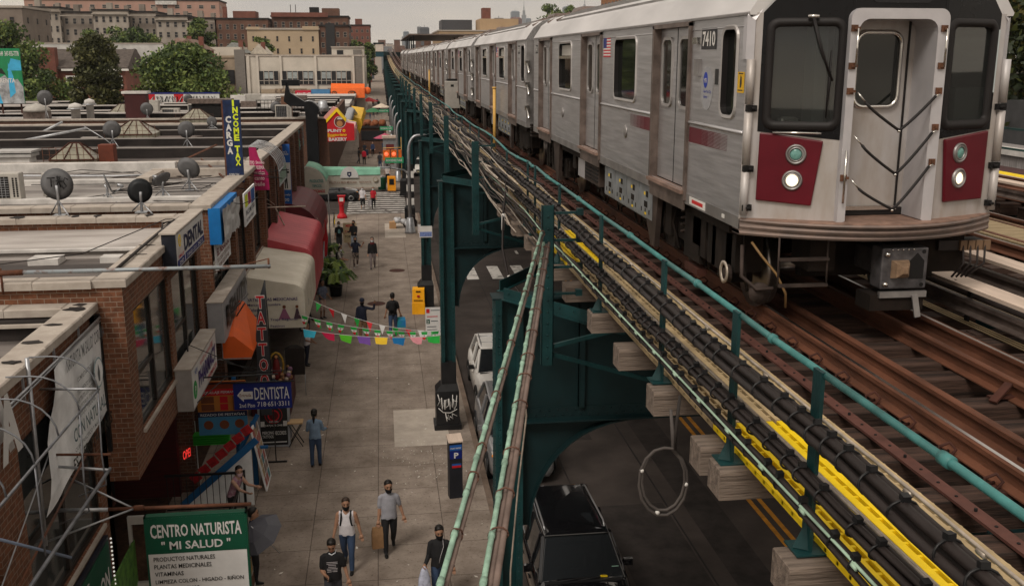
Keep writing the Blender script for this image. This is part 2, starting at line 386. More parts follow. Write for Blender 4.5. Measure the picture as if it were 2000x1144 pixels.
def make_bent(rv=True):
    t = thing('steel_bent', 'x', 'steel bent', (0,0,0), 0, 'riveted green steel bents carrying the elevated railway')
    for sgn in (0, 1):
        X = (lambda x: x) if sgn == 0 else (lambda x: 18.6 - x)
        def bx(mb, x0, x1, *a): mb.box(min(X(x0),X(x1)), max(X(x0),X(x1)), *a)
        c = MB()
        bx(c,1.60,1.62,-.2,.2,0,7.5); bx(c,2.0,2.02,-.2,.2,0,7.5); bx(c,1.62,2.0,-.012,.012,0,7.5)
        for s in (-1,1):
            bx(c,1.62,1.70,s*.19-.01,s*.19+.01,0,7.5); bx(c,1.92,2.0,s*.19-.01,s*.19+.01,0,7.5); 
            bx(c,1.60,1.64,s*.205-.004,s*.205+.004,0,7.5)
        if rv:
            rivets(c, [(X(1.66),-.2,z*.12+.2) for z in range(60)], .016); rivets(c, [(X(1.96),-.2,z*.12+.2) for z in range(60)], .016)
            rivets(c, [(X(1.60),yy,z*.12+.2) for z in range(60) for yy in (-.15,.15)], .016, (-1 if sgn == 0 else 1,0,0))
        c.build('column', GREEN, t)
        b = MB(); bx(b,1.40,2.10,-.32,.32,0,1.22); bx(b,1.34,2.16,-.36,.36,0,.16)
        b.loft([[(X(1.40),-.32,1.22),(X(2.1),-.32,1.22),(X(2.1),.32,1.22),(X(1.4),.32,1.22)][::(1 if sgn==0 else -1)],
                [(X(1.56),-.22,1.42),(X(2.05),-.22,1.42),(X(2.05),.22,1.42),(X(1.56),.22,1.42)][::(1 if sgn==0 else -1)]], smooth=False)
        bx(b,1.585,2.03,-.21,.21,1.42,2.1)
        b.build('column_base', BLACK, t)
        k = MB(); ca = (4.05, 3.78)                    # arch centre, radius 1.78
        arc = [(ca[0]-1.92*math.cos(a*math.pi/2/12)**.8, ca[1]+1.78*math.sin(a*math.pi/2/12)) for a in range(13)]
        k.loft([[(X(p[0]),-.012,p[1]),(X(p[0]),.012,p[1]),(X(min(p[0],2.02) if False else 2.02),.012,5.57 if False else max(p[1],3.7)),(X(2.02),-.012,max(p[1],3.7))] for p in arc], smooth=False)
        # web between arch and girder
        k.loft([[(X(p[0]),-.011,p[1]),(X(p[0]),.011,p[1]),(X(p[0]),.011,5.57),(X(p[0]),-.011,5.57)] for p in arc[:-1]], smooth=False)
        k.loft([[(X(p[0]),-.16,p[1]),(X(p[0]),.16,p[1]),(X(p[0]+.012),.16,p[1]-.026),(X(p[0]+.012),-.16,p[1]-.026)] for p in arc], smooth=False)
        k.build('arch_bracket', GREEND, t)
    w = MB(); w.box(2.02,16.58,-.012,.012,5.57,7.5); w.box(1.56,17.04,-.2,.2,7.5,7.53); w.box(2.02,16.58,-.2,.2,5.545,5.57)
    w.box(2.02,16.58,-.026,-.012,5.57,5.74)
    for q in range(12):
        x = 2.9 + q*1.2; w.box(x,x+.09,-.10,-.012,5.74,7.5); w.box(x,x+.012,-.11,.11,5.74,7.5)
    if rv:
        rivets(w, [(2.1+.14*i,-.028,5.61) for i in range(50)], .017); rivets(w, [(2.17+.14*i,-.028,5.69) for i in range(50)], .017)
    w.build('cross_girder', GREEND, t)
    for s in (-1, 1):
        b = MB(); p, q = Vector((1.72, s*.25, 7.62)), Vector((3.05, s*2.35, 7.62))
        b.bar(p, q, .012, .17); b.bar(p + Vector((0,0,-.085)), q + Vector((0,0,-.085)), .12, .012)
        if rv: 
            d = (q-p); 
            for i in range(9):
                c = p + d*(i/9+.05); rivets(b, [c + Vector((-.012, -.006, .02))], .016, (-.8,-.5,0))
        b.build('diagonal_brace', GREEN, t)
    return t
b0 = make_bent()
b0.location = (0, 14.4, 0); b0['label'] = 'nearest green steel bent, beside the black car under the railway'
lab = {1: 'green steel bent with scribbled white graffiti on its black column base', 2: 'green steel bent just behind the yellow newspaper box',
       3: 'green steel bent with black and white bands on its column at the crosswalk corner', }
for i in range(1, 25):
    y = 14.4*(i+1) if i < 3 else 66.5 + 15.2*(i-3)
    o = dup(b0, (0, y, dzf(y)))
    if i == 3:
        for q in range(6): m_ = MB(); m_.box(1.57,2.05,-.23,.23,1.42+.45*q,1.42+.45*(q+1)); m_.build('painted_band', [WHITE, BLACK][q%2], o)
    o['label'] = lab.get(i, 'far green steel bent standing at the kerb in the long row')
# graffiti on the second base
GRAF = mat('white spray paint', (.62,.6,.57), .6, var=.1)
g = MB(); rr = random.Random(11)
def scrib(pts, r=.012): g.tube([(1.40+p[0]*.7, 28.475, .1+p[1]*1.1) for p in pts], r, 5)
for pts in ([(.08,.95),(.16,.75),(.06,.62),(.2,.6),(.22,.82),(.12,.78)],[(.24,.85),(.26,.5),(.32,.7),(.36,.5),(.36,.78)],
            [(.4,.5),(.42,.78),(.52,.8),(.54,.62),(.42,.56)],[(.55,.82),(.6,.5),(.62,.74),(.7,.55),(.72,.92)],[(.74,.8),(.78,.5),(.86,.6),(.9,.9)],
            [(.1,.55),(.3,.42),(.6,.4),(.9,.5)],[(.4,.4),(.46,.15),(.52,.36),(.58,.2),(.44,.28)],[(.78,.75),(.92,.72)],[(.6,.3),(.72,.22),(.68,.38),(.9,.3)]): scrib(pts)
bent2 = [o for o in COL.objects if o.get('label','').startswith('green steel bent with scribbled')][0]
gm = g.build('graffiti', GRAF, bent2); gm.matrix_parent_inverse = Matrix.Translation((0,-28.8,0))
# white and blue notice plates on the third and second columns
def notice(y, z0, z1, m1, m2, lbl):
    t = thing('column_notice', lbl, 'notice', (1.8, y-.215, z0)); h = z1-z0
    mb = MB(); mb.box(-.28,.28,-.02,0,0,h); mb.build('panel', WHITE, t)
    mb = MB(); mb.box(-.26,.26,-.024,-.02,h*.08,h*.5); mb.build('printed_band', m2, t)
NBLUE = mat('faded blue print', lin('6f7fb0'), .6, var=.3, scale=12)
notice(43.2, 3.35, 3.85, WHITE, NBLUE, 'white and blue paper notice wrapped on the third green column')

# ---- stringers
t = thing('track_stringers', 'long dark steel girders lying on the bents under the ties', 'girders')
for x in (4.05, 5.6, 9.1, 10.5, 13.0, 14.5):
    g = MB(); run(g, rect(x-.012,x+.012,6.95,7.95)); run(g, rect(x-.15,x+.15,7.93,7.95)); run(g, rect(x-.15,x+.15,6.92,6.95)); g.build('stringer', GREEND, t)
# ---- tracks
def rail_prof(x, zt, w=.07, h=.165):
    b = zt - h
    return [(x-.07,b),(x+.07,b),(x+.07,b+.012),(x+.012,b+.035),(x+.010,zt-.05),(x+w/2,zt-.04),(x+w/2,zt-.005),(x+w/2-.01,zt),(x-w/2+.01,zt),(x-w/2,zt-.005),(x-w/2,zt-.04),(x-.010,zt-.05),(x-.012,b+.035),(x-.07,b+.012)]
TIEM = {}
def tie_mesh(x0, x1, grey):
    k = (x0, x1, grey)
    if k not in TIEM:
        mb = MB()
        if grey:
            mb.bbox(x0, 3.38, -.13, .13, 7.95, 8.175, .008); mb.cur = 1; mb.bbox(3.38, x1, -.13, .13, 7.95, 8.172, .008)
            o = mb.build('tie', [TIEG, TIE])
        else:
            mb.bbox(x0, x1, -.12, .12, 7.95, 8.18, .008); o = mb.build('tie', TIE)
        TIEM[k] = o.data; bpy.data.objects.remove(o)
    return TIEM[k]
LONG = [3.7,5.06,6.40,6.86,8.13,9.43,10.8,12.3,13.55,14.7,15.9,17.2,18.4,19.4]
def track(xc, label, ties_x, y0, nind, nrest, long=False, wood=False):
    t = thing('railway_track', label, 'railway track', (0,0,0), 0, 'tracks on the elevated railway')
    for s in (-1, 1):
        mb = MB(); run(mb, rail_prof(xc + s*.7525, 8.36)); mb.cur = 1
        run(mb, rect(xc + s*.7525 - s*.012 - .016, xc + s*.7525 - s*.012 + .016, 8.36, 8.3615))
        mb.build('rail', [RUST, SHINY], t)
        mb = MB(); run(mb, rail_prof(xc + s*.39, 8.345, .075)); mb.build('guard_rail', RUST, t)
        mb = MB()
        for k in range(45 if xc < 6 else 14):
            y = y0 + k*.56; x = xc + s*.7525 - .13
            mb.box(x-.02,x+.30,y-.09,y+.09,8.181,8.198)
            if s == -1: mb.tube([(x+.0,y-.05,8.2),(x+.05,y-.05,8.26),(x+.02,y-.01,8.30),(x-.05,y+.0,8.27),(x-.03,y+.03,8.2),(x+.06,y+.06,8.21)], .012, 5)
            else: mb.tube([(x+.24,y-.05,8.2),(x+.19,y-.05,8.26),(x+.24,y-.01,8.30),(x+.30,y+.0,8.27),(x+.28,y+.03,8.2)], .012, 5)
        mb.build('tie_plate', RUSTD, t, split=True)
    ys = []; k = 0; y = y0
    rt = random.Random(int(xc*10))
    while len(ys) < nind + nrest: ys.append(y); y += .56
    for i, y in enumerate(ys[:nind]):
        nq = min(LONG, key=lambda q: abs(y-q)); lg = long and abs(y-nq) < .285
        if lg: y = nq
        me = tie_mesh(2.27 if lg else ties_x[0], ties_x[1], lg)
        o = bpy.data.objects.new('tie', me); COL.objects.link(o); o.parent = t
        if lg: o['label'] = 'long tie with a weathered grey end'
        o.location = (rt.uniform(-.04,.04), y + (0 if lg else rt.uniform(-.03,.03)), rt.uniform(-.012,.004)); o.rotation_euler.z = rt.uniform(-.008,.008)
    mb = MB()
    for y in ys[nind:]:
        mb.box(ties_x[0] if int(y*10)%3 else min(ties_x[0],2.27) if long else ties_x[0], ties_x[1], y-.12, y+.12, 7.95+dzf(y), 8.18+dzf(y))
    if nrest: tag(mb.build('tie', TIE, t), kind='stuff')
    mb = MB()
    return t
T1 = track(4.86, 'rusty track with timber ties in front of and under the train', (3.42,6.55), -1.0, 92, 480, True)
T2 = track(9.8, 'middle track with straw coloured boards between its rails', (8.3,11.3), 3, 60, 240)
T3 = track(13.4, 'farthest track beside the yellow edged walkway', (12.2,14.7), 6, 40, 240)
mb = MB(); run(mb, rect(3.62,3.72,8.18,8.2)); mb.build('perforated_strap', mat('red oxide strap', (.085,.034,.026), .7, var=.25, scale=5), T1)
mb = MB()
for k in range(150): 
    y = 1+k*.22; mb.prism([(3.67+.012*math.cos(a),y+.012*math.sin(a)) for a in (0,1.05,2.1,3.14,4.19,5.24)],8.2,8.206 if k%4 else 8.22)
mb.build('strap_hole', DARK, T1)
mb = MB(); mb.box(4.43,4.60,6.05,6.12,8.2,8.23); mb.bar((4.45,6.08,8.22),(4.72,6.02,8.2),.05,.02); mb.box(5.25,5.02,7.35,7.42,8.2,8.22); mb.bar((5.2,7.4,8.32),(5.0,7.3,8.2),.07,.02); mb.build('rail_brace', RUSTD, T1, split=True)
mb = MB(); STRAW = mat('straw coloured boards', (.25,.19,.11), .85, var=.3, scale=3, stretch=(.6,12,1))
for k in range(40): mb.box(9.30,10.3,9+k*.3,9.28+k*.3,8.3,8.33)
mb.build('infill_board', STRAW, T2)
PALEB = mat('pale cover board', (.50,.40,.33), .75, var=.18, scale=1.5, stretch=(4,.6,1))
def third_rail(x, label, y0):
    t = thing('third_rail', label, 'third rail', (0,0,0), 0, 'covered third rails')
    ys = [y0, 12, 25, 50, 100, 130, 160, 200, 260]
    mb = MB(); run(mb, rect(x,x+.28,8.62,8.66), ys=ys); mb.build('cover_board', PALEB, t)
    mb = MB(); run(mb, rail_prof(x+.10,8.5,.09,.15), ys=ys); mb.build('contact_rail', STEELB, t)
    mb = MB()
    for k in range(20):
        y = y0+.6+k*2.4; mb.bar((x+.24,y,8.18),(x+.26,y,8.64),.06,.03); mb.bar((x+.05,y,8.64),(x+.26,y,8.60),.03,.05)
    mb.build('bracket', DARK, t, split=True)
    return t
third_rail(6.05, 'pale board covered third rail right beside the front track', 2)
third_rail(7.12, 'pale board covered third rail with bright contact rail nearer the middle track', 2)
third_rail(11.95, 'pale third rail cover beside the farthest track', 6)
t = thing('centre_walkway', 'dark grating strip with straw coloured slats between the two third rails', 'walkway')
mb = MB()
for k in range(4): run(mb, rect(6.42+k*.055,6.445+k*.055,8.3,8.33), ys=[2,20,60,120,200])
for k in range(3): run(mb, rect(6.2+k*.05,6.22+k*.05,8.19,8.2), ys=[2,20,60,120,200])
mb.build('slats', BEIGE, t)
mb = MB(); run(mb, [(6.72+.06*math.cos(a*math.pi/5),8.33+.06*math.sin(a*math.pi/5)) for a in range(10)], True, ys=[2,20,60,120,200]); mb.build('pipe', BLACKC, t)
mb = MB(); 
for k in range(30): mb.box(6.1,7.7,2.5+k*1.7,2.7+k*1.7,7.95,8.18)
mb.build('support', TIE, t, split=True)

# ---- outer walkway and railing
t = thing('track_walkway', 'slatted walkway outside the railing posts, faded beige with two bright yellow lengths', 'walkway')
def grating(x0, x1, y0, y1, m):
    mb = MB(); n = max(2, round((x1-x0)/.085)); w = (x1-x0)/n
    ys = [y0]+[y for y in YS if y0 < y < y1]+[y1]
    for k in range(n): run(mb, rect(x0+k*w, x0+k*w+w*.62, 8.178, 8.222), ys=ys)
    yy = y0+.1
    while yy < min(y1, 40): mb.box(x0,x1-.02,yy,yy+.025,8.19+dzf(yy),8.215+dzf(yy)); yy += .16
    mb.build('grating_panel', m, t)
for y0,y1,m in ((-2,4.1,BEIGE),(4.12,7.05,YELLOW),(7.07,10.1,BEIGE),(10.12,13.3,BEIGE),(13.32,16.0,YELLOW),(16.02,24,BEIGE),(24.02,30,BEIGE),(30.02,60,BEIGE),(60.02,110,BEIGE),(110.02,170,BEIGE),(170.02,330,BEIGE)):
    grating(2.50,2.78,y0,y1,m); grating(2.84,3.10,y0,y1,m); grating(3.13,3.47,y0,y1,BEIGE)
t = thing('railing', 'teal painted pipe railing with flat posts along the track edge', 'railing')
HP = [2.4,5.11,6.45,8.27,10.82,13.59,15.91,16.72,19.37,22.21,24.78,27.34,30.29,32.77,35.69]+[38.4+2.7*k for k in range(46)]
rr = random.Random(5); top = []
for y in HP:
    z = 9.26 + dzf(y) + (rr.uniform(-.05,.03) if y > 12 else 0); x = 2.42 + (rr.uniform(-.03,.03) if y > 12 else 0)
    mb = MB(); mb.box(x-.012,x+.012,y-.055,y+.055,8.18+dzf(y),z+.02); mb.box(x-.10,x+.08,y-.10,y+.10,8.176+dzf(y),8.186+dzf(y))
    mb.add([(x-.012,y-.05,8.19+dzf(y)),(x-.012,y+.05,8.19+dzf(y)),(x-.09,y,8.19+dzf(y)),(x-.012,y,8.36+dzf(y))],[(0,1,2),(0,2,3),(1,3,2)],False)
    mb.build('post', GREEN, t); top.append((x+.02,y,z))
for i in range(len(top)-1):
    a, b = Vector(top[i]), Vector(top[i+1]); m_ = (a+b)/2 + Vector((rr.uniform(-.012,.012),0,rr.uniform(-.03,.01) if i > 4 else 0))
    mb = MB(); mb.tube([a,m_,b], .022, 8); 
    if i < 8: mb.tube([m_ + (b-a)*.02, m_ + (b-a)*.05], .033, 8)
    mb.build('top_rail', GREENL, t)
    if i < 14:
        mb = MB(); mb.tube([a+Vector((.06,0,-.41)), b+Vector((.06,0,-.41))], .024, 8); mb.build('mid_rail', GREENL, t)
# ---- cable bundles
STRAPM = {}
def bundle(name, label, offs, x, z, y0, y1, straps, wob=.012, m=BLACKC, seed=1, step=.8, noise_far=.03, grow=1):
    t = thing(name, label, 'cable bundle', (0,0,0), 0, 'cable bundles hung on the railing posts')
    rw = random.Random(seed); ys = []; y = y0
    while y < y1: ys.append(y); y += step*(1 if y < 20 else 2.2)
    path = []
    for y in ys:
        f = wob if y < 12 else noise_far
        path.append(Vector((x + rw.uniform(-f,f), y, z + dzf(y) + rw.uniform(-f,f))))
    for ox, oz, r in offs:
        mb = MB(); mb.tube([p + Vector((ox + rw.uniform(-.004,.004), 0, oz + rw.uniform(-.004,.004))) for p in path], r, 7); mb.build('cable', m, t)
    x0 = min(o[0]-o[2] for o in offs); x1 = max(o[0]+o[2] for o in offs); z0 = min(o[1]-o[2] for o in offs); z1 = max(o[1]+o[2] for o in offs)
    cx, cz, rx, rz = (x0+x1)/2, (z0+z1)/2, (x1-x0)/2+.002, (z1-z0)/2+.002
    mb = MB(); mb.tube([(cx+rx*math.cos(a*math.pi/8),0,cz+rz*math.sin(a*math.pi/8)) for a in range(17)], .007, 5); mb.box(cx-.02,cx+.02,-.02,.02,cz+rz,cz+rz+.03)
    s0 = mb.build('strap', BLACK, t); y = y0+.3; first = True; n = 0
    while y < y1-1 and n < straps:
        i = max(j for j in range(len(ys)) if ys[j] <= y); q = min(i+1,len(ys)-1); f = (y-ys[i])/max(.01,ys[q]-ys[i])
        p = path[i].lerp(path[q], f)
        o = s0 if first else s0.copy()
        if not first: COL.objects.link(o); o.parent = t
        o.location = p; o.rotation_euler = (rw.uniform(-.3,.3), 0, rw.uniform(-.15,.15)); first = False; n += 1
        y += rw.uniform(.16,.42)*(1 if y < 14 else 1.8)
    return t
bundle('cable_bundle', 'thickest upper bundle of black cables strapped along the railing', [(0,.028,.028),(.052,.01,.028),(-.042,-.022,.027),(.016,-.036,.027)], 2.34, 8.955, -1, 46, 70, seed=2)
bundle('cable_bundle', 'middle bundle of five black cables just under the thickest one', [(0,.022,.020),(.036,.012,.020),(-.036,.0,.020),(-.01,-.024,.020),(.03,-.026,.019)], 2.36, 8.645, -1, 46, 80, seed=3)
bundle('cable_bundle', 'lowest pair of black cables crossing over the grey tie ends', [(0,.018,.022),(-.018,-.024,.019)], 2.30, 8.52, -1, 30, 40, seed=4, noise_far=.05)
t = thing('conduit_run', 'thin pale conduits and loose wires along the railing', 'conduits')
rw = random.Random(8)
GRNW = mat('pale green wire', (.30,.42,.32), .6, var=.3)
for x,z,r,m,w in ((2.45,8.865,.016,PIPE,.004),(2.44,8.66,.013,PIPE,.006),(2.49,8.62,.013,PIPE,.006),(2.27,8.55,.009,GRNW,.008),(2.52,8.93,.010,PIPE,.006)):
    mb = MB(); mb.tube([(x+rw.uniform(-w,w)*(1 if y<14 else 5),y,z+dzf(y)+rw.uniform(-w,w)*(1 if y<14 else 6)) for y in [-1+.9*k for k in range(60)]], r, 6); mb.build('conduit', m, t)
    mb = MB()
    for k in range(22): mb.tube([(x,.5+k*.62,z-r*1.3),(x,.56+k*.62,z-r*1.3)], r*1.7, 6)
    mb.build('coupling', m, t, split=True)
for k in range(26):
    z = rw.uniform(8.1,9.1); x = rw.uniform(2.1,2.42); m = [PIPE,BLACKC,STEELB,BLACKC,PIPE,BLACKC][k%6]; y0 = rw.uniform(13,20)
    pts = []; y = y0
    while y < y0 + rw.uniform(40,95): 
        pts.append((x+rw.uniform(-.05,.05), y, z+dzf(y)+rw.uniform(-.07,.05))); y += rw.uniform(.8,2.2)
    mb = MB(); mb.tube(pts, rw.uniform(.010,.024), 5); mb.build('wire', m, t)
# ---- tall cable posts at the outer edge
cp = thing('cable_post', 'nearest tall riveted green cable post with four side brackets', 'cable post', (2.0,11.92,0), 0, 'tall green cable posts')
mb = MB(); mb.box(-.075,.075,-.006,.006,7.2,9.24); mb.box(-.075,-.065,-.006,.09,7.2,9.24); mb.box(.065,.075,-.006,.09,7.2,9.24)
rivets(mb, [(0,-.006,7.3+.15*k) for k in range(13)], .016); mb.build('channel', GREEN, cp)
for z in (9.14,8.80,8.46,8.12):
    mb = MB(); mb.bar((.07,.04,z),(.42,.04,z),.03,.03); mb.box(.36,.44,.0,.08,z-.03,z+.05); mb.build('bracket', GREEN, cp)
mb = MB(); mb.bar((.0,.05,7.42),(.9,.05,7.62),.05,.05); mb.bar((.0,.05,7.35),(1.9,.3,6.7),.05,.05); mb.build('stay', GREEN, cp, split=True)
for k in range(9):
    y = 21.5 + k*9.6; dup(cp, (2.0, y, dzf(y)), label=('second tall green cable post, beside the loose hanging cables' if k == 0 else 'tall green cable post farther along the railway edge'))
# ---- hanging loops and conduits that come towards the viewer
t = thing('hanging_cable', 'looped grey cable hanging below the nearest tie ends', 'cable')
mb = MB()
cx, cz, cy = 2.22, 7.72, 7.2
for o in (0,.022): mb.tube([(2.24,7.1,8.45),(2.2,7.05,8.2),(2.22,7.12,8.0)]+[(cx-.06-(.17+o)*math.sin(a*.42), cy+.03*math.sin(a*.42), cz+.26-(.27+o)*(1-math.cos(a*.42))) for a in range(15)]+[(2.2,7.2,8.3)], .0135, 6)
mb.build('cable_loop', mat('grey cable',(.07,.06,.055),.6,var=.2), t)
mb = MB()
for a in (3,7,11): 
    mb.ball((cx-.06-.18*math.sin(a*.42), cy+.03*math.sin(a*.42), cz+.26-.28*(1-math.cos(a*.42))), .021, 6, 5)
mb.build('tape', WHITE, t, split=True)
t = thing('hanging_cable', 'dark cable drooping in a curve below the ties by the second cable post', 'cable')
mb = MB(); mb.tube([(2.2,17.6,8.9),(2.12,17.5,8.3),(2.08,17.3,7.7),(2.15,17,7.2),(2.4,16.7,6.9),(2.7,16.4,6.8),(2.95,16.3,6.85)], .022, 6); mb.build('cable_loop', BLACKC, t)
mb = MB(); mb.tube([(3.0,16.4,6.9),(3.1,16.0,6.55),(3.4,15.9,6.5),(3.7,16.0,6.75),(3.75,16.2,7.3)], .012, 6); mb.build('wire', BLACKC, t)
mb = MB()
for p,q in (((2.12,17.5,8.28),(2.10,17.42,8.0)),((2.15,17.02,7.25),(2.2,16.95,7.15)),((2.62,16.47,6.83),(2.72,16.38,6.8))): mb.tube([p,q], .03, 6)
mb.build('tape', WHITE, t, split=True)
CG = mat('pale green conduit', (.22,.34,.265), .6, var=.35, scale=9)
CB = mat('brown strap', (.10,.05,.035), .7, var=.3)
for a, b, lbl, extra in (((1.90,11.8,8.92),(.20,4.0,8.72),'left pale green conduit with brown straps running down in front of the steel bent',0),
                         ((1.93,11.7,8.84),(.41,4.0,8.71),'right pale green conduit with two brown pipes strapped to it in front of the steel bent',1)):
    pass
def conduit(pa, pb, pipes, label, seed):
    t = thing('conduit', label, 'conduit'); pa, pb = Vector(pa), Vector(pb); rw = random.Random(seed)
    pc = pa + (pb-pa)*1.35
    for ox,oz,r,m in pipes:
        mb = MB(); mb.tube([pa+Vector((ox,0,oz)), (pa+pb)/2+Vector((ox,0,oz-.01)), pc+Vector((ox,0,oz))], r, 8)
        if m is CG:
            for k in range(22):
                p = pa+(pc-pa)*(k/22+.01); mb.tube([p+Vector((ox,0,oz)), p+(pc-pa).normalized()*.05+Vector((ox,0,oz))], r*1.25, 8)
        mb.build('pipe', m, t)
    mb = MB(); x0 = min(p[0]-p[2] for p in pipes); x1 = max(p[0]+p[2] for p in pipes); z0 = min(p[1]-p[2] for p in pipes); z1 = max(p[1]+p[2] for p in pipes)
    for k in range(16):
        p = pa+(pc-pa)*((k+rw.random()*.5)/16); cx,cz,rx,rz=(x0+x1)/2,(z0+z1)/2,(x1-x0)/2+.006,(z1-z0)/2+.006
        mb.tube([p+Vector((cx+rx*math.cos(a*math.pi/6),rw.uniform(-.01,.01),cz+rz*math.sin(a*math.pi/6))) for a in range(13)], .006, 5)
    mb.build('strap', CB, t)
BRP = mat('brown grey pipe', (.14,.10,.085), .6, var=.3, scale=5)
conduit((1.90,11.8,8.92),(.225,4.5,8.435),[(0,.018,.016,CG),(.018,-.016,.018,BRP)],'left pale green conduit with brown straps running in front of the steel bent',1)
conduit((1.93,11.7,8.80),(.46,4.5,8.42),[(-.02,.02,.016,CG),(.012,-.012,.02,BRP),(.045,.012,.018,BRP)],'right pale green conduit with two brown pipes strapped beside it',2)
t = thing('hanging_cable', 'thin pale grey cable hanging down the face of the nearest steel bent', 'cable')
mb = MB(); mb.tube([(1.95,12.0,8.3),(1.86,12.3,7.3),(1.80,12.5,6.6),(1.83,12.55,6.3),(1.72,12.6,5.2),(1.62,12.6,4.0),(1.6,12.6,2.6)], .013, 6); mb.build('wire', PIPE, t)
# yellow marker poles
YP = mat('ochre pole', (.60,.36,.10), .6, var=.12)
for i,(x,y) in enumerate(((3.34,29.7),(3.41,70.57),(3.6,122),(3.6,165))):
    o = thing('marker_pole', ['nearest yellow pole standing at the track edge','yellow pole just left of the grey cabinet by the train','third yellow pole along the track','farthest yellow pole along the track'][i], 'pole', (x,y,8.18+dzf(y)), 0, 'yellow poles beside the track')
    mb = MB(); mb.tube([(0,0,0),(0,0,1.92)], .05 if i else .045, 8); mb.tube([(0,0,1.92),(0,0,1.97)], .06, 8); mb.build('pole', YP, o)
o = thing('signal_cabinet', 'grey steel cabinet on a post beside the train', 'cabinet', (3.25,46,8.2))
mb = MB(); mb.bbox(-.33,.33,-.25,.25,.55,1.75,.03); mb.build('case', mat('grey cabinet paint', (.30,.28,.255), .55, var=.15), o)
mb = MB(); mb.box(-.06,.06,-.06,.06,0,.55); mb.box(-.3,-.24,-.2,.2,0,.55); mb.box(.24,.3,-.2,.2,0,.55); mb.build('leg', DARK, o, split=True)
mb = MB(); mb.box(-.22,.22,-.1,.1,1.75,1.85); mb.box(.2,.23,-.27,-.25,1.0,1.2); mb.box(-.08,.06,-.253,-.25,1.5,1.6); mb.build('vent_cap', DARK, o)
# far side walkway, railing
t = thing('far_walkway', 'narrow walkway with a bright yellow edge on the far side of the tracks', 'walkway')
mb = MB(); run(mb, rect(14.9,15.25,8.20,8.25)); mb.build('yellow_edge', YELLOW, t)
mb = MB(); run(mb, rect(14.75,14.9,8.1,8.24)); mb.build('edge_timber', PALEB, t)
mb = MB(); run(mb, rect(15.25,16.2,8.15,8.22)); mb.build('deck', mat('maroon deck', (.06,.02,.02), .7, var=.3), t)
t = thing('railing', 'dark green pipe railing on the far side of the tracks', 'railing')
for k in range(50):
    y = 14 + k*4.1; mb = MB(); mb.box(15.75,15.81,y-.03,y+.03,8.2+dzf(y),9.25+dzf(y)); mb.build('post', GREEN, t)
for z in (9.22,8.72):
    mb = MB(); run(mb, rect(15.75,15.80,z,z+.05)); mb.build('top_rail' if z > 9 else 'mid_rail', GREEN, t)
# station far down the line
t = thing('station_windscreen', 'far station platform end with a pale panel over dark blue green boards', 'station')
mb = MB(); mb.box(-.9,1.35,300,330,11.1,15.0); mb.build('lower_boards', mat('blue green boards', (.01,.05,.07), .5), t)
mb = MB(); mb.box(-.9,1.35,299.8,330,12.6,14.7); mb.build('pale_panel', mat('pale panel', (.55,.48,.42), .6, var=.1), t)
mb = MB(); mb.box(-1.5,1.6,299.5,345,14.9,15.1); mb.build('roof', GREEND, t)
t = thing('station_canopy', 'dark station canopy over the tracks far behind the train', 'station')
mb = MB(); mb.box(7,24,240,330,16.0,16.3); mb.build('roof', STEELB, t)
mb = MB(); 
for k in range(5): mb.box(8,8.3,242+k*16,242.3+k*16,9.3,16); mb.box(20,20.3,242+k*16,242.3+k*16,9.3,16)
mb.build('post', DARK, t)
# ================================================================ subway train
RED = mat('maroon train paint', (.095,.003,.010), .34, var=.15, coat=.3)
FBLK = mat('black front panel', (.006,.006,.007), .28, var=.2, spec=.2)
SILV = mat('silver front paint', (.47,.455,.47), .42, .35, var=.08, scale=3)
SILVD = mat('stained silver paint', (.36,.32,.29), .5, .35, col2=(.46,.44,.44), scale=2.2, stretch=(2,2,.6))
ROOF = mat('pale ribbed roof steel', (.58,.565,.565), .5, .5, var=.14, scale=1.2, stretch=(1,.3,1))
ANTI = mat('grimy anticlimber steel', (.13,.105,.095), .6, .4, col2=(.22,.16,.135), scale=4)
UNDER = mat('underframe grime', (.012,.008,.006), .9, spec=.2, var=.5, scale=4)
UNDERL = mat('dusty underframe', (.045,.032,.027), .75, .2, var=.4, scale=4)
BOXG = mat('grey equipment box', (.22,.235,.25), .5, .4, var=.3, scale=3)
RUBB = mat('black rubber', (.012,.010,.010), .55, var=.2)
CABW = mat('pale cab wall', (.42,.47,.47), .5, var=.08)
TGLASS = mat('train window glass', (.22,.235,.225), .02, var=0, spec=.5, trans=.93)
FRAMEM = mat('satin window frame', (.42,.40,.39), .45, .6, var=.1)
BLUE = mat('transit blue', (.01,.035,.30), .5, var=0)
def side_M(s, y):
    """frame on a car side: u runs so that text reads, v is up; s=-1 left side"""
    return frame((s*1.335, y, 0), (0, s*-1, 0) if s < 0 and False else (0, (1 if s > 0 else -1), 0), (0,0,1))
ZB, ZG = .98, 3.03
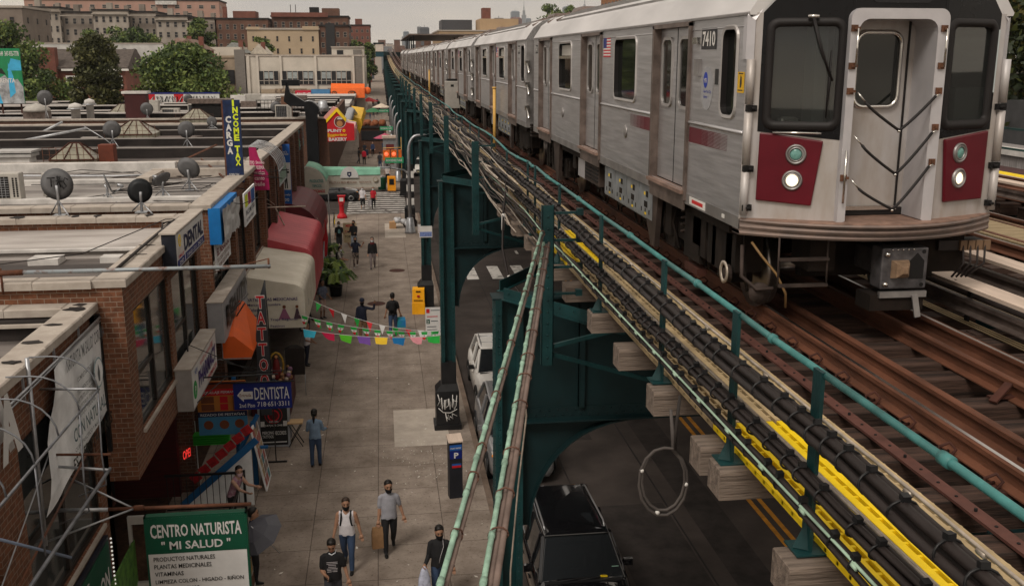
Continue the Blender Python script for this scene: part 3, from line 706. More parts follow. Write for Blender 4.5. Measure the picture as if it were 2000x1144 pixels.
def car_side(t, s, doors, wins, y0, y1):
    """doors: list of (ya,yb); wins: (ya,yb,za,zb,style)"""
    x = s*1.335
    ops = sorted([(a,b,1.14,2.98) for a,b in doors] + [w[:4] for w in wins])
    mb = MB(); cur = y0
    def q(ya,yb,za,zb):
        if yb-ya < 1e-4 or zb-za < 1e-4: return
        P = [(x,ya,za),(x,yb,za),(x,yb,zb),(x,ya,zb)]
        if s < 0: P = P[::-1]
        mb.quad(*P)
    for a,b,za,zb in ops:
        q(cur,a,1.10,ZG); q(a,b,1.10,za); q(a,b,zb,ZG); cur = b
    q(cur,y1,1.10,ZG)
    side = mb.build('side_panel', STEEL, t)
    mb = MB()
    xs = sorted((x, x+s*.03))
    cur = y0
    for a,b in sorted(doors)+[(y1,y1)]:
        mb.tube([(x,cur+.02,1.92),(x,a-.07,1.92)], .022, 6); mb.tube([(x,cur+.02,ZG-.10),(x,a-.07,ZG-.10)], .008, 5); cur = b+.07
    mb.build('belt_rib', STEEL, side)
    mb = MB(); cur = y0
    mb.box(*sorted((x-s*.02, x+s*.004)), y0, y1, ZB, 1.10); mb.build('sill_skirt', STEELD, side)
    for a,b in doors:
        d = MB(); xi = x - s*.07
        mid = (a+b)/2
        for ya,yb in ((a,mid-.006),(mid+.006,b)):
            M = frame((xi, ya, 1.14),(0,1,0),(0,0,1)); w = yb-ya
            d.box(*sorted((xi-s*.03,xi)), ya, yb, 1.14, 2.98)
        door = d.build('door', STEEL, t)
        gl = MB(); fr = MB()
        for ya,yb in ((a,mid-.006),(mid+.006,b)):
            w = yb-ya; M = frame((xi,ya,1.14),(0,1,0),(0,0,1)) ; sg = s
            o = rrect(w*.20,w*.84,.90,1.74,.12); i = rrect(w*.20+.035,w*.84-.035,.935,1.705,.09)
            ring(fr, M, o, i, s*-.001 if s>0 else .001, s*.022 if s>0 else -.022) if False else None
            f = lambda p, n: (xi + s*n, ya + p[0], 1.14 + p[1])
            g4 = [[f(p,0) for p in o],[f(p,.022) for p in o],[f(p,.022) for p in i],[f(p,.0) for p in i]]
            fr.loft(g4, cap=False, smooth=False)
            gl.loft([[f(p,.002) for p in i],[f(p,.006) for p in i]], smooth=False)
        gl.build('door_glass', GLASS, door); fr.build('window_frame', FRAMEM, door)
        sd_ = MB(); sd_.box(*sorted((xi,xi+s*.004)), mid-.008, mid+.008, 1.14, 2.98); sd_.build('door_seal', RUBB, door)
        f_ = MB()
        for ya,yb,za,zb in ((a-.075,a,1.02,ZG-.01),(b,b+.075,1.02,ZG-.01),(a-.075,b+.075,2.98,ZG+.0)): f_.box(*sorted((x-s*.08,x+s*.03)), ya, yb, za, zb)
        f_.build('door_frame', STEELB, t)
        st = MB(); st.box(*sorted((x-s*.06,x+s*.07)), a-.03, b+.03, 1.09, 1.13); st.build('door_sill', mat('worn copper sill', (.30,.20,.16), .5, .5, var=.3), t)
        st = MB(); st.box(*sorted((x-s*.0,x+s*.02)), a-.02, b+.02, .90, 1.09); st.build('threshold_plate', STEELB, t)
    for ya,yb,za,zb,stl in wins:
        w, h = yb-ya, zb-za; r = .10
        f = lambda p, n: (x + s*n, ya + p[0], za + p[1])
        o = rrect(-.035,w+.035,-.035,h+.035,r+.04,5); o2 = rrect(-.02,w+.02,-.02,h+.02,r+.02,5); i = rrect(.012,w-.012,.012,h-.012,r,5)
        fr = MB(); fr.loft([[f(p,.001) for p in o],[f(p,.022) for p in o2],[f(p,.016) for p in i]], cap=False, smooth=False); fr.cur = 1; fr.loft([[f(p,.016) for p in i],[f(p,-.05) for p in i]], cap=False, smooth=False)
        win = fr.build('window', [FRAMEM,RUBB], t)
        gl = MB(); gl.loft([[f(p,-.052) for p in rrect(.0,w,.0,h,r,5)],[f(p,-.045) for p in rrect(.0,w,.0,h,r,5)]], smooth=False); gl.build('pane', GLASS, win)
        if stl == 'hopper':
            hb = MB(); hb.box(*sorted((x-s*.04,x+s*.02)), ya+.02, yb-.02, za+h*.66, za+h*.72); hb.build('hopper_bar', CHROME, win)
            hb = MB(); hb.box(*sorted((x-s*.043,x-s*.036)), ya+.05, yb-.05, za+h*.73, za+h*.95); hb.build('hopper_pane', mat('pale hopper', (.36,.34,.31), .3), win)
    return side
RPROF = [(1.335,3.03),(1.345,3.06),(1.27,3.17),(1.17,3.32),(.95,3.48),(.55,3.59),(0,3.64)]
def car_roof(t, y0, y1):
    pr = RPROF + [(-p[0],p[1]) for p in RPROF[-2::-1]]
    mb = MB(); mb.loft([[(p[0],y,p[1]) for p in pr] for y in (y0,y1)], cap=True, smooth=False, close=False); rf = mb.build('roof', ROOF, t)
    mb = MB()
    for s in (-1,1):
        for k in range(7):
            f = k/6; xx = s*(1.10-.75*f); zz = 3.37+.20*f**.6 if f else 3.385
            # height of roof at xx
            for i in range(len(RPROF)-1):
                if RPROF[i+1][0] <= abs(xx) <= RPROF[i][0]:
                    u = (RPROF[i][0]-abs(xx))/(RPROF[i][0]-RPROF[i+1][0]); zz = RPROF[i][1]+u*(RPROF[i+1][1]-RPROF[i][1])
            mb.box(xx-.016,xx+.016,y0+1.9,y1-1.9,zz-.02,zz+.022)
    mb.build('roof_rib', STEELD, rf)
    mb = MB()
    for ya in (y0+.5, y1-1.75):
        mb.loft([[(.62,ya,3.56),(.62,ya+1.2,3.56),(-.62,ya+1.2,3.56),(-.62,ya,3.56)],[(.55,ya+.1,3.68),(.55,ya+1.1,3.68),(-.55,ya+1.1,3.68),(-.55,ya+.1,3.68)]], smooth=False)
        for s in (-1,1): mb.bar((s*1.12,ya,3.385),(s*.62,ya+.05,3.6),.06,.04); mb.bar((s*1.12,ya+1.2,3.385),(s*.62,ya+1.15,3.6),.06,.04)
    mb.build('roof_unit', STEELB, rf, split=True)
    mb = MB()
    for s in (-1,1): mb.box(*sorted((s*1.325,s*1.36)), y0+.05, y1-.05, 3.03, 3.05)
    mb.build('gutter', STEELD, rf)
    return rf
def bogie(t, yc):
    b = MB()
    for s in (-1,1):
        b.box(*sorted((s*.98,s*1.12)), yc-1.35, yc+1.35, .42, .62)
        for d in (-1.03,1.03): b.box(*sorted((s*.9,s*1.16)), yc+d-.2, yc+d+.2, .28, .66)
        b.box(*sorted((s*.95,s*1.2)), yc-.3, yc+.3, .3, .85)
    b.box(-.98,.98,yc-.3,yc+.3,.4,.8)
    bg_ = b.build('bogie', UNDER, t)
    for d in (-1.03,1.03):
        w = MB()
        for s in (-1,1):
            M = Matrix.Translation((s*.69,yc+d,.43)) @ Matrix.Rotation(R(90)*s,4,'Y')
            w.lathe([(.43,0),(.43,.10),(.46,.105),(.46,.14),(.2,.141)], M=M, n=24)
        w.tube([(-.75,yc+d,.43),(.75,yc+d,.43)], .08, 8); w.build('wheelset', mat('wheel steel', (.30,.27,.25), .35, .9, var=.3), bg_)
    sp = MB()
    for s in (-1,1):
        for d in (-.55,.55): sp.tube([(s*1.1+.06*math.cos(k*.9),yc+d+.06*math.sin(k*.9),.5+k*.012) for k in range(30)], .018, 5)
    sp.build('spring', UNDERL, bg_)
    cs = MB(); 
    for s in (-1,1): cs.box(*sorted((s*1.08,s*1.2)), yc-.25, yc+.25, .14, .22)
    cs.build('contact_shoe', mat('red brown beam', (.05,.016,.01), .8, var=.3), bg_)
    return bg_
def under_boxes(t, front):
    mb = MB()
    L = [(3.35,6.25,BOXG,.50,'case'),(6.7,7.9,UNDERL,.55,'grille'),(8.2,8.9,SILV,.50,'slim')]
    for ya,yb,m,zb,nm in L:
        mb = MB(); mb.box(-1.28 if nm != 'slim' else -1.2,-.5,ya,yb,zb,.98); mb.box(.5,1.28,ya,yb,zb,.98)
        o = mb.build({'case':'equipment_case','grille':'resistor_grille','slim':'slim_cabinet'}[nm], m if nm != 'case' else BOXG, t)
        d = MB()
        if nm == 'case':
            n = 4; w = (yb-ya)/n
            for k in range(n):
                d.box(-1.292,-1.28,ya+k*w+.015,ya+(k+1)*w-.015,zb+.02,.95)
            o2 = d.build('case_door', BOXG, o); d = MB()
            for k in range(n):
                c = ya+(k+.5)*w
                d.box(-1.297,-1.292,c-.12,c-.02,.80,.88); d.box(-1.297,-1.292,c-.1,c+.06,.66,.74)
                for q in (-.2,0,.2): d.box(-1.297,-1.292,c+q-.015,c+q+.015,zb+.08,zb+.14)
            d.build('case_latch', UNDER, o); d = MB()
            for k in range(n): c = ya+(k+.5)*w; d.box(-1.298,-1.293,c+.02,c+.07,.82,.86); d.box(-1.298,-1.293,c-.05,c+.02,zb+.06,zb+.09)
            d.build('case_label', YELLOW, o)
        if nm == 'grille':
            for k in range(6): d.box(-1.292,-1.28,ya+.08,(ya+yb)/2-.04,zb+.06+k*.06,zb+.09+k*.06); d.box(-1.292,-1.28,(ya+yb)/2+.04,yb-.08,zb+.06+k*.06,zb+.09+k*.06)
            d.build('louvre', DARK, o)
    u = MB(); u.box(-1.25,1.25,.5,13.3,.85,1.0); u.build('underframe', UNDER, t)
    for ya in (3.1, 10.4):
        u = MB(); u.prism([(ya,.98),(ya+.75,.98),(ya+.55,.5),(ya+.3,.2),(ya+.12,.2)], -1.29, -1.22, 'x'); u.prism([(ya,.98),(ya+.75,.98),(ya+.55,.5),(ya+.3,.2),(ya+.12,.2)], 1.22, 1.29, 'x'); u.build('step_bracket', UNDERL, t, split=True)
    u = MB(); rw = random.Random(4)
    for k in range(26):
        y = rw.uniform(.3,13); u.tube([(-1.1,y,.9),(-1.18,y+rw.uniform(-.2,.2),.6),(-1.15,y+rw.uniform(-.4,.4),.3)], .018, 5)
        u.box(-1.2,-.9,y,y+rw.uniform(.1,.35),rw.uniform(.35,.6),.85)
    tag(u.build('brake_gear', UNDER, t), kind='stuff')
DOORS = [(1.83,3.28),(6.50,7.95),(11.22,12.67)]
def flag(t, ya, yb, z0, z1):
    f = MB(); n = 7; x = -1.3375
    P = lambda u,v: (x, yb-(yb-ya)*u, z0+(z1-z0)*v)   # u from canton side
    RD, WH, BL = mat('flag red', (.45,.02,.03), .6, var=0), mat('flag white', (.6,.58,.56), .6, var=0), mat('flag blue', (.02,.03,.16), .6, var=0)
    for k in range(13):
        f.cur = k % 2; f.quad(P(0,1-(k+1)/13),P(1,1-(k+1)/13),P(1,1-k/13),P(0,1-k/13))
    f.cur = 2; x = -1.3385; f.quad(P(0,6/13),P(.45,6/13),P(.45,1),P(0,1))
    f.build('flag_decal', [RD,WH,BL], t)
def number(t, s, ya, yb, z0, z1, txt, paint=True):
    x = s*1.3365
    M = frame((x, yb if s < 0 else ya, z0), (0,-1 if s<0 else 1,0), (0,0,1))
    mb = MB(); plate(mb, M, [(0,0),(yb-ya,0),(yb-ya,z1-z0),(0,z1-z0)], 0, .003); p = mb.build('number_plate', mat('number plate grey', (.022,.022,.024), .5, var=.1), t)
    mb = MB(); add_text(mb, txt, M, (yb-ya)*.08, (z1-z0)*.14, (yb-ya)*.84, (z1-z0)*.72, .005, .02); mb.build('lettering', WHITE, p)
def fade_stripe(t, ya, yb, z0, z1, solid_at_a):
    mb = MB(); x = -1.337; n = 12; h = (z1-z0)/n; L_ = yb-ya
    s_ = .35
    a,b = (ya, ya+L_*s_) if solid_at_a else (yb-L_*s_, yb)
    mb.quad((x,b,z0),(x,a,z0),(x,a,z1),(x,b,z1)); x -= .0006
    for k in range(n):
        f = .45+.55*((k*7)%n)/n; f = 1-.3*(k%2)
        for j in range(4):
            hh = h*(.85-.19*j); q0 = L_*(s_+(1-s_)*j/4); q1 = L_*(s_+(1-s_)*(j+1)/4)
            y0_,y1_ = (ya+q0, ya+q1) if solid_at_a else (yb-q1, yb-q0)
            zc = z0+(k+.5)*h
            mb.quad((x,y1_,zc-hh/2),(x,y0_,zc-hh/2),(x,y0_,zc+hh/2),(x,y1_,zc+hh/2))
    mb.build('maroon_stripe', mat('maroon stripe', (.13,.018,.028), .4, .3, var=.1), t)
def wall_fix(t, bits):
    for nm, b, m in bits:
        mb = MB(); mb.box(*b); mb.build(nm, m, t)
# --------------------------------------------------- leading car
lead = thing('subway_car', 'leading silver subway car with black and maroon front and number 7410', 'subway car', (4.83,9.4,8.36), 0, 'cars of the silver subway train')
car_side(lead, -1, DOORS, [(.28,.70,2.06,2.92,'slit'),(4.24,5.52,2.05,2.90,'plain'),(8.98,10.25,2.05,2.90,'hopper')], 0.02, 13.6)
car_side(lead, 1, DOORS, [(4.24,5.52,2.05,2.90,'plain'),(8.98,10.25,2.05,2.90,'hopper')], 0.02, 13.6)
car_roof(lead, -.02, 13.6)
bogie(lead, 1.9); bogie(lead, 11.5); under_boxes(lead, True)
flag(lead, 5.83, 6.33, 2.64, 2.93)
number(lead, -1, .92, 1.42, 2.72, 2.94, '7410'); number(lead, -1, 13.0, 13.3, 2.72, 2.9, '7410')
fade_stripe(lead, .45, 1.74, 1.70, 1.87, False); fade_stripe(lead, 3.37, 4.5, 1.70, 1.87, True)
# transit roundel, camera housings, stickers
M = frame((-1.3368,1.38,2.10),(0,-1,0),(0,0,1))
mb = MB(); plate(mb, M, [(.2+.20*math.cos(a*math.pi/12),.21+.23*math.sin(a*math.pi/12)) for a in range(24)], 0,.0015); rd = mb.build('roundel', mat('pale roundel', (.40,.40,.42), .45, .5, var=.1), lead)
mb = MB(); plate(mb, M, [(.155+.068*math.cos(a*math.pi/10),.30+.085*math.sin(a*math.pi/10)) for a in range(20)], .0016,.003); mb.build('roundel_disc', BLUE, rd)
mb = MB(); add_text(mb,'M',M,.12,.27,.035,.05,.0045,.01); add_text(mb,'TA',M,.158,.27,.045,.05,.0045,.01); mb.build('lettering', WHITE, rd)
mb = MB(); add_text(mb,'New York City',M,.10,.155,.25,.042,.003,.006); add_text(mb,'Subway',M,.10,.10,.13,.042,.003,.006); mb.build('lettering', BLUE, rd)
wall_fix(lead, [('side_lamp',(-1.39,-1.335,1.46,1.60,2.78,2.85),CHROME),('speaker_box',(-1.37,-1.335,1.40,1.57,2.44,2.62),STEELD),
    ('route_decal',(-1.3375,-1.335,.82,.93,2.36,2.52),BLACK)])
M = frame((-1.337,.235,2.30),(0,-1,0),(0,0,1))
mb = MB(); plate(mb,M,[(0,0),(.18,0),(.18,.20),(0,.20)],0,.002); st = mb.build('warning_sticker', mat('warning yellow', (.62,.36,.01), .5, var=.05), lead)
mb = MB(); plate(mb,M,[(.07,.05),(.10,.05),(.12,.09),(.11,.15),(.08,.17),(.07,.12)],.002,.0035); plate(mb,M,[(.03,.18),(.15,.18),(.15,.19),(.03,.19)],.002,.0035); plate(mb,M,[(.02,.02),(.15,.02),(.15,.03),(.02,.03)],.002,.0035); mb.build('pictogram', BLACK, st)
mb = MB(); mb.box(-1.342,-1.339,1.05,1.62,1.0,1.09); sk = mb.build('red_notice', WHITE, lead)
mb = MB(); mb.box(-1.344,-1.342,1.13,1.52,1.025,1.065); mb.build('red_band', mat('notice red', (.5,.02,.02), .5, var=0), sk)
mb = MB(); mb.box(-1.342,-1.339,.42,.50,1.02,1.06); mb.build('small_notice', WHITE, lead)
for y,z in ((4.75,1.60),(9.83,1.60)):
    mb = MB(); mb.lathe([(.09,0),(.09,.012),(.075,.02)], M=Matrix.Translation((-1.335,y,z)) @ Matrix.Rotation(R(-90),4,'Y'), n=16); mb.build('access_disc', STEELD, lead)
# corner posts with handholds
for s in (-1,1):
    mb = MB(); mb.loft([[(s*1.335+ (-s)*.0,.02,1.08),(s*1.27,-.02,1.08),(s*1.20,-.03,1.08),(s*1.2,.1,1.08)],[(s*1.335,.02,3.05),(s*1.27,-.02,3.05),(s*1.20,-.03,3.05),(s*1.2,.1,3.05)]], smooth=False); mb.build('corner_post', SILVD, lead)
    mb = MB()
    for a,b in ((1.13,1.55),(1.62,2.12),(2.2,2.62)): mb.tube([(s*1.31,-.035,a),(s*1.31,-.035,b)], .042, 8)
    mb.build('corner_tube', SILVD, lead)
    mb = MB()
    for z in (1.2,1.58,2.16): mb.box(*sorted((s*1.24,s*1.34)), -.07,-.02, z-.03, z+.03); mb.tube([(s*1.26,-.09,z),(s*1.30,-.09,z)],.016,6)
    mb.build('chain_bracket', DARK, lead, split=True)
# front panels
def front_panel(s):
    a = Vector((s*1.27,0,0)); b = Vector((s*.46,-.33,0)); Wd = .875
    if s < 0: M = frame(a,(b-a),(0,0,1)); U = lambda u: u
    else: M = frame(b,(a-b),(0,0,1)); U = lambda u: Wd-u
    def pts(P): P = [(U(p[0]),p[1]) for p in P]; return P
    mb = MB(); plate(mb, M, pts([(-.03,1.06),(.9,1.06),(.9,1.89),(-.03,1.96)]), -.04, 0); fp = mb.build('front_panel', SILVD, lead)
    # black upper with window hole
    o = [(U(u),v) for u,v in ((.0,1.945),(.89,1.865),(.89,3.40),(.30,3.30),(.0,2.98))]
    wi = [(U(p[0]),p[1]) for p in rrect(.13,.80,1.99,2.96,.09,4)]
    mb = MB()
    strips = [(.0,.13),(.80,.89)]
    lo = lambda u: 1.945-.08*u/.89
    hi = lambda u: min(3.4, 2.98+.32*u/.30) if u < .3 else 3.30+.10*(u-.3)/.59
    us = [0,.13,.3,.5,.65,.80,.89]
    for i in range(len(us)-1):
        u0,u1 = us[i],us[i+1]
        segs = [((u0,lo(u0)),(u1,lo(u1)),(u1,hi(u1)),(u0,hi(u0)))] if u1 <= .13 or u0 >= .80 else [((u0,lo(u0)),(u1,lo(u1)),(u1,1.99),(u0,1.99)),((u0,2.96),(u1,2.96),(u1,hi(u1)),(u0,hi(u0)))]
        for sg in segs: plate(mb, M, pts(sg), -.03, .004)
    bp = mb.build('black_panel', FBLK, lead)
    f = lambda p,n: M @ Vector((U(p[0]),p[1],n))
    O = rrect(.10,.83,1.95,3.0,.11,5); I = rrect(.18,.76,2.04,2.92,.05,5); O2 = rrect(.12,.81,1.97,2.98,.10,5)
    mb = MB(); mb.loft([[f(p,.004) for p in O],[f(p,.03) for p in O2],[f(p,.026) for p in I],[f(p,-.02) for p in I]], cap=False, smooth=True)
    cw = mb.build('cab_window', RUBB, bp)
    mb = MB(); mb.loft([[f(p,-.024) for p in rrect(.13,.80,1.99,2.96,.04,3)],[f(p,-.018) for p in rrect(.13,.80,1.99,2.96,.04,3)]], smooth=False); mb.build('pane', TGLASS, cw)
    # maroon panel
    R4 = [(.085,1.275),(.09,1.93),(.20,1.925),(.685,1.86),(.61,1.235)] if s < 0 else [(.12,1.25),(.115,1.93),(.76,1.865),(.69,1.25)]
    mb = MB(); plate(mb, M, pts(R4), .001, .035); rp = mb.build('maroon_panel', RED, lead, bevel=.012)
    hx = (.44,.42) if s < 0 else (.535,.515)
    for (u,z),lit in (((hx[0],1.73),0),((hx[1],1.48),1)):
        c = M @ Vector((U(u),z,.036)); n = (M.to_3x3() @ Vector((0,0,1))).normalized(); Mx = Matrix.Translation(c) @ n.to_track_quat('Z','Y').to_matrix().to_4x4()
        mb = MB(); mb.lathe([(.098,-.01),(.098,.012),(.088,.022),(.082,.022),(.080,.012),(.068,.012),(.066,.020),(.058,.020),(.056,.0)], M=Mx, n=28, cap=False); h = mb.build('headlight', STEELD, rp)
        if lit: h['label'] = 'lit lower headlight'
        mb = MB(); mb.lathe([(.057,.004),(.05,.012),(.03,.018),(.001,.020)], M=Mx, n=24)
        if lit:
            mb.build('lens', mat('lit lens', (.9,.7,.45), .2, var=0, emit=(1,.78,.48), estr=1.5), h)
            mb = MB(); mb.ball(tuple(Mx @ Vector((-.008,-.008,.008))), .024, 10, 6); mb.build('bulb', mat('lit bulb', (1,.9,.7), .3, var=0, emit=(1,.9,.68), estr=9), h)
        else: mb.build('lens', mat('green tinted lens', (.13,.28,.25), .15, var=.2, scale=40), h)
    # grab bar, wiper
    if s < 0:
        mb = MB(); mb.tube([f((.21,1.935),.05),f((.66,1.935),.05)], .012, 6); mb.tube([f((.25,1.935),.03),f((.25,1.935),.05)],.014,6); mb.tube([f((.62,1.935),.03),f((.62,1.935),.05)],.014,6); mb.build('grab_bar', CHROME, lead)
        mb = MB(); mb.tube([f((.52,3.0),.06),f((.60,2.72),.065),f((.73,2.42),.06)], [.016,.014,.010], 6); mb.tube([f((.53,2.99),.075),f((.62,2.7),.075),f((.70,2.46),.055)], .008, 5)
        mb.tube([f((.70,2.70),.045),f((.70,2.40),.05),f((.69,2.08),.045)], [.006,.014,.006], 5); mb.build('wiper', RUBB, lead)
        mb = MB(); mb.tube([f((.47,3.01),.05),f((.57,3.01),.05)], .02, 8); mb.build('wiper_pivot', CHROME, lead)
    return M
for s in (-1,1): front_panel(s)
# top cowl between the panels, above the door
mb = MB(); mb.box(-.47,.47,-.335,-.30,3.06,3.42); tp = mb.build('black_panel', FBLK, lead)
mb = MB(); mb.prism(rrect(-.28,.30,3.13,3.30,.04), -.342, -.335, 'y'); mb.build('sign_window', mat('dark sign glass', (.008,.008,.01), .1, var=0), tp)
mb = MB(); 
for s in (-1,1): mb.loft([[(s*.46,-.33,3.40),(s*1.27,-.0,2.98),(s*1.335,.0,3.03),(s*.95,.2,3.48)],[(s*.46,-.1,3.60),(s*1.0,.2,3.42),(s*1.2,.2,3.30),(s*.8,.4,3.54)]], smooth=False)
mb.box(-.5,.5,-.33,.3,3.40,3.6); mb.build('roof_cowl', FBLK, lead)
mb = MB()
for s in (-1,1): mb.loft([[(s*1.285,-.03,2.62),(s*1.345,.03,2.62),(s*1.345,.12,2.62),(s*1.25,.1,2.62)],[(s*1.285,-.03,2.98),(s*1.345,.03,3.03),(s*1.345,.12,3.03),(s*1.25,.1,3.0)],[(s*1.07,.0,3.30),(s*1.2,.06,3.29),(s*1.2,.14,3.29),(s*1.0,.1,3.3)],[(s*.8,.0,3.5),(s*.97,.06,3.47),(s*.97,.14,3.47),(s*.7,.1,3.5)]], smooth=False)
mb.build('roof_edge_trim', SILV, lead, split=True)
# door portal
f2 = lambda p,y: (p[0], y, p[1])
O = [(-.50,1.06),(.47,1.06)] + [(p[0],p[1]) for p in rrect(-.50,.47,1.06,3.08,.09,5)[6:18]]
def portal(x0,x1,z0,z1,r): 
    q = rrect(x0,x1,z0,z1,r,5); return [(x1,z0)] + q[6:18] + [(x0,z0)]
A = portal(-.50,.47,1.06,3.08,.09); B = portal(-.42,.36,1.10,2.985,.11)
mb = MB(); mb.loft([[f2(p,-.30) for p in A],[f2(p,-.385) for p in A],[f2(p,-.385) for p in B],[f2(p,.05) for p in B]], cap=False, smooth=False, close=False); pt = mb.build('door_portal', SILV, lead)
mb = MB(); mb.box(-.45,.40,.02,.06,1.10,3.0); dr = mb.build('front_door', SILVD, lead)
o_ = rrect(-.27,.24,2.14,2.90,.12,6); i_ = rrect(-.225,.195,2.185,2.855,.09,6); o2 = rrect(-.255,.225,2.155,2.885,.11,6)
mb = MB(); mb.loft([[f2(p,.02) for p in o_],[f2(p,-.02) for p in o2],[f2(p,-.015) for p in i_],[f2(p,.01) for p in i_]], cap=False, smooth=True); wn_ = mb.build('door_window', CHROME, dr)
mb = MB(); mb.prism(rrect(-.23,.2,2.18,2.86,.09,5), .012, .016, 'y'); mb.build('pane', GLASS, wn_)
mb = MB(); mb.box(.285,.30,.0,.02,1.1,2.98); mb.box(-.45,.4,-.01,.02,1.10,1.17); mb.build('door_seal', RUBB, dr)
mb = MB(); mb.box(-.43,.29,-.03,-.0,1.15,1.19); mb.build('kick_strip', CHROME, dr)
# rusty hinge plates, hooks and the three sagging safety chains
HR = mat('rusty hook plate', (.13,.06,.035), .7, .3, var=.4, scale=9)
mb = MB()
for x,zs in ((-.47,(2.9,2.56,2.33,1.52)),(.415,(2.9,2.56,2.33,1.99,1.66))):
    for z in zs: mb.box(x-.03,x+.03,-.405,-.385,z-.03,z+.03); mb.box(x-.01,x+.045*(1 if x<0 else -1)+.0 if x<0 else x+.01,-.42,-.40,z-.012,z+.012)
mb.build('hook_plate', HR, pt, split=True)
mb = MB(); mb.tube([(-.47,-.42,1.78),(-.47,-.42,1.28)], .011, 6); mb.tube([(-.445,-.42,2.9),(-.445,-.42,2.55)],.010,6); mb.tube([(.43,-.42,2.9),(.43,-.42,2.55)],.010,6); mb.build('grab_rail', CHROME, pt, split=True)
for za,zb,zm in ((2.33,2.28,1.97),(1.93,1.94,1.56),(1.52,1.62,1.22)):
    L_ = [(-.40,-.41,za-.01),(-.33,-.44,za-.10)]; 
    pts = []
    for k in range(9): f = k/8; pts.append((-.33+.34*f,-.44-.03*f, (za-.10)+(zm-za+.10)*(f**.85)))
    pts2 = []
    for k in range(9): f = k/8; pts2.append((.01+.37*f,-.47+.06*f, zm+(zb-zm)*(f**1.15)))
    mb = MB(); mb.tube(pts, .014, 7); mb.tube(pts2, .014, 7); ch = mb.build('safety_chain', RUBB, lead)
    mb = MB(); mb.tube(L_, .008, 5); mb.tube([(.38,-.41,zb),(.42,-.41,zb+.02)], .008, 5); mb.ball((.01,-.47,zm-.008), .018, 6, 4); mb.build('chain_link', CHROME, ch)
# anticlimber: three curved ribs bulging forward
def arcy(x, dep): return -dep*(1-(x/1.33)**2)
mb = MB()
xs = [-1.33+2.66*k/24 for k in range(25)]
for z0,z1,dep in ((1.05,1.085,.60),(.985,1.03,.57),(.925,.965,.54)):
    mb.loft([[(x,.2,z0),(x,arcy(x,dep),z0),(x,arcy(x,dep)-.012,(z0+z1)/2),(x,arcy(x,dep),z1),(x,.2,z1)] for x in xs], smooth=False)
mb.loft([[(x,.2,.93),(x,arcy(x,.53),.93),(x,arcy(x,.53),1.06),(x,.2,1.06)] for x in xs], smooth=False)
mb.build('anticlimber', ANTI, lead)
mb = MB(); mb.loft([[(x,.0,1.085),(x,arcy(x,.585),1.085),(x,arcy(x,.585),1.092),(x,.0,1.092)] for x in xs], smooth=False); mb.build('front_step', mat('worn copper step', (.27,.17,.13), .6, .4, var=.3, scale=8), lead)
# coupler
cpM = mat('coupler steel', (.10,.095,.10), .5, .6, var=.4, scale=7)
mb = MB(); mb.box(-.02,.46,-.42,-.2,.42,.83); mb.box(.08,.36,-.2,.6,.5,.75); cp_ = mb.build('coupler', cpM, lead, bevel=.015)
mb = MB(); mb.loft([[(.08,-.42,.53),(.26,-.42,.53),(.26,-.42,.71),(.08,-.42,.71)],[(.10,-.50,.55),(.23,-.50,.56),(.23,-.50,.69),(.10,-.50,.69)],[(.14,-.55,.6),(.19,-.55,.6),(.19,-.55,.66),(.14,-.55,.66)]], smooth=False); mb.build('coupler_probe', mat('worn tan casting', (.30,.20,.13), .5, .5, var=.3, scale=12), cp_)
mb = MB(); mb.prism([(.27,.52),(.42,.52),(.42,.70),(.345,.78),(.27,.70)],-.425,-.421,'y'); mb.prism(rrect(.39,.43,.77,.81,.018),-.425,-.421,'y'); mb.prism(rrect(.39,.43,.44,.48,.018),-.425,-.421,'y'); mb.build('coupler_socket', DARK, cp_)
mb = MB()
for x,z in ((.03,.77),(.03,.47)): mb.ball((x,-.425,z),.03,8,5)
for k in range(5): mb.ball((.08+k*.055,-.425,.815),.011,6,4)
mb.build('coupler_bolt', CHROME, cp_, split=True)
mb = MB(); mb.box(-.10,.46,-.40,-.1,.20,.36); mb.build('electric_head', UNDER, cp_)
mb = MB(); mb.box(-.02,.47,-.43,-.39,.335,.395); mb.bar((.34,-.44,.36),(.38,-.46,.14),.06,.02,(0,1,0)); mb.build('electric_head_cover', STEELD, cp_)
mb = MB(); mb.box(-.5,.6,.35,.5,.40,.78); mb.box(-.62,-.35,-.1,.35,.55,.9); mb.box(.5,1.05,-.05,.4,.5,.9); mb.build('front_truck_beam', UNDER, lead)
# boarding ladder, cables, third rail shoe in front
mb = MB()
for x in (-1.02,-.52): mb.tube([(x,-.28,.94),(x,-.30,.45)], .010, 6)
for z in (.72,.46): mb.box(-1.02,-.52,-.34,-.27,z-.012,z+.012)
mb.build('step_ladder', UNDERL, lead)
mb = MB(); mb.tube([(-1.2,-.02,.85),(-1.12,-.1,.72),(-.98,-.15,.55),(-.88,-.18,.35),(-.86,-.15,.2)], .013, 6); mb.build('air_hose', mat('ochre hose', (.20,.12,.05), .5, var=.3), lead)
mb = MB(); mb.tube([(-1.25,.1,.8),(-1.28,.0,.5),(-1.15,-.1,.38),(-1.0,-.15,.4)], .02, 6); mb.lathe([(.11,-.03),(.11,.03)], M=Matrix.Translation((-1.1,-.05,.33)) @ Matrix.Rotation(R(90),4,'X'), n=14); mb.lathe([(.10,-.03),(.06,.02),(.05,.03)], M=Matrix.Translation((-1.26,.5,.42)) @ Matrix.Rotation(R(-90),4,'Y'), n=14)
mb.build('brake_unit', UNDERL, lead)
mb = MB(); mb.lathe([(.12,0),(.12,.015),(.085,.015),(.08,0)], M=Matrix.Translation((-1.30,.45,.45)) @ Matrix.Rotation(R(-90),4,'Y'), n=18, cap=False); mb.build('axle_ring', PIPE, lead)
mb = MB(); mb.box(.75,1.25,-.1,.1,.73,.83); 
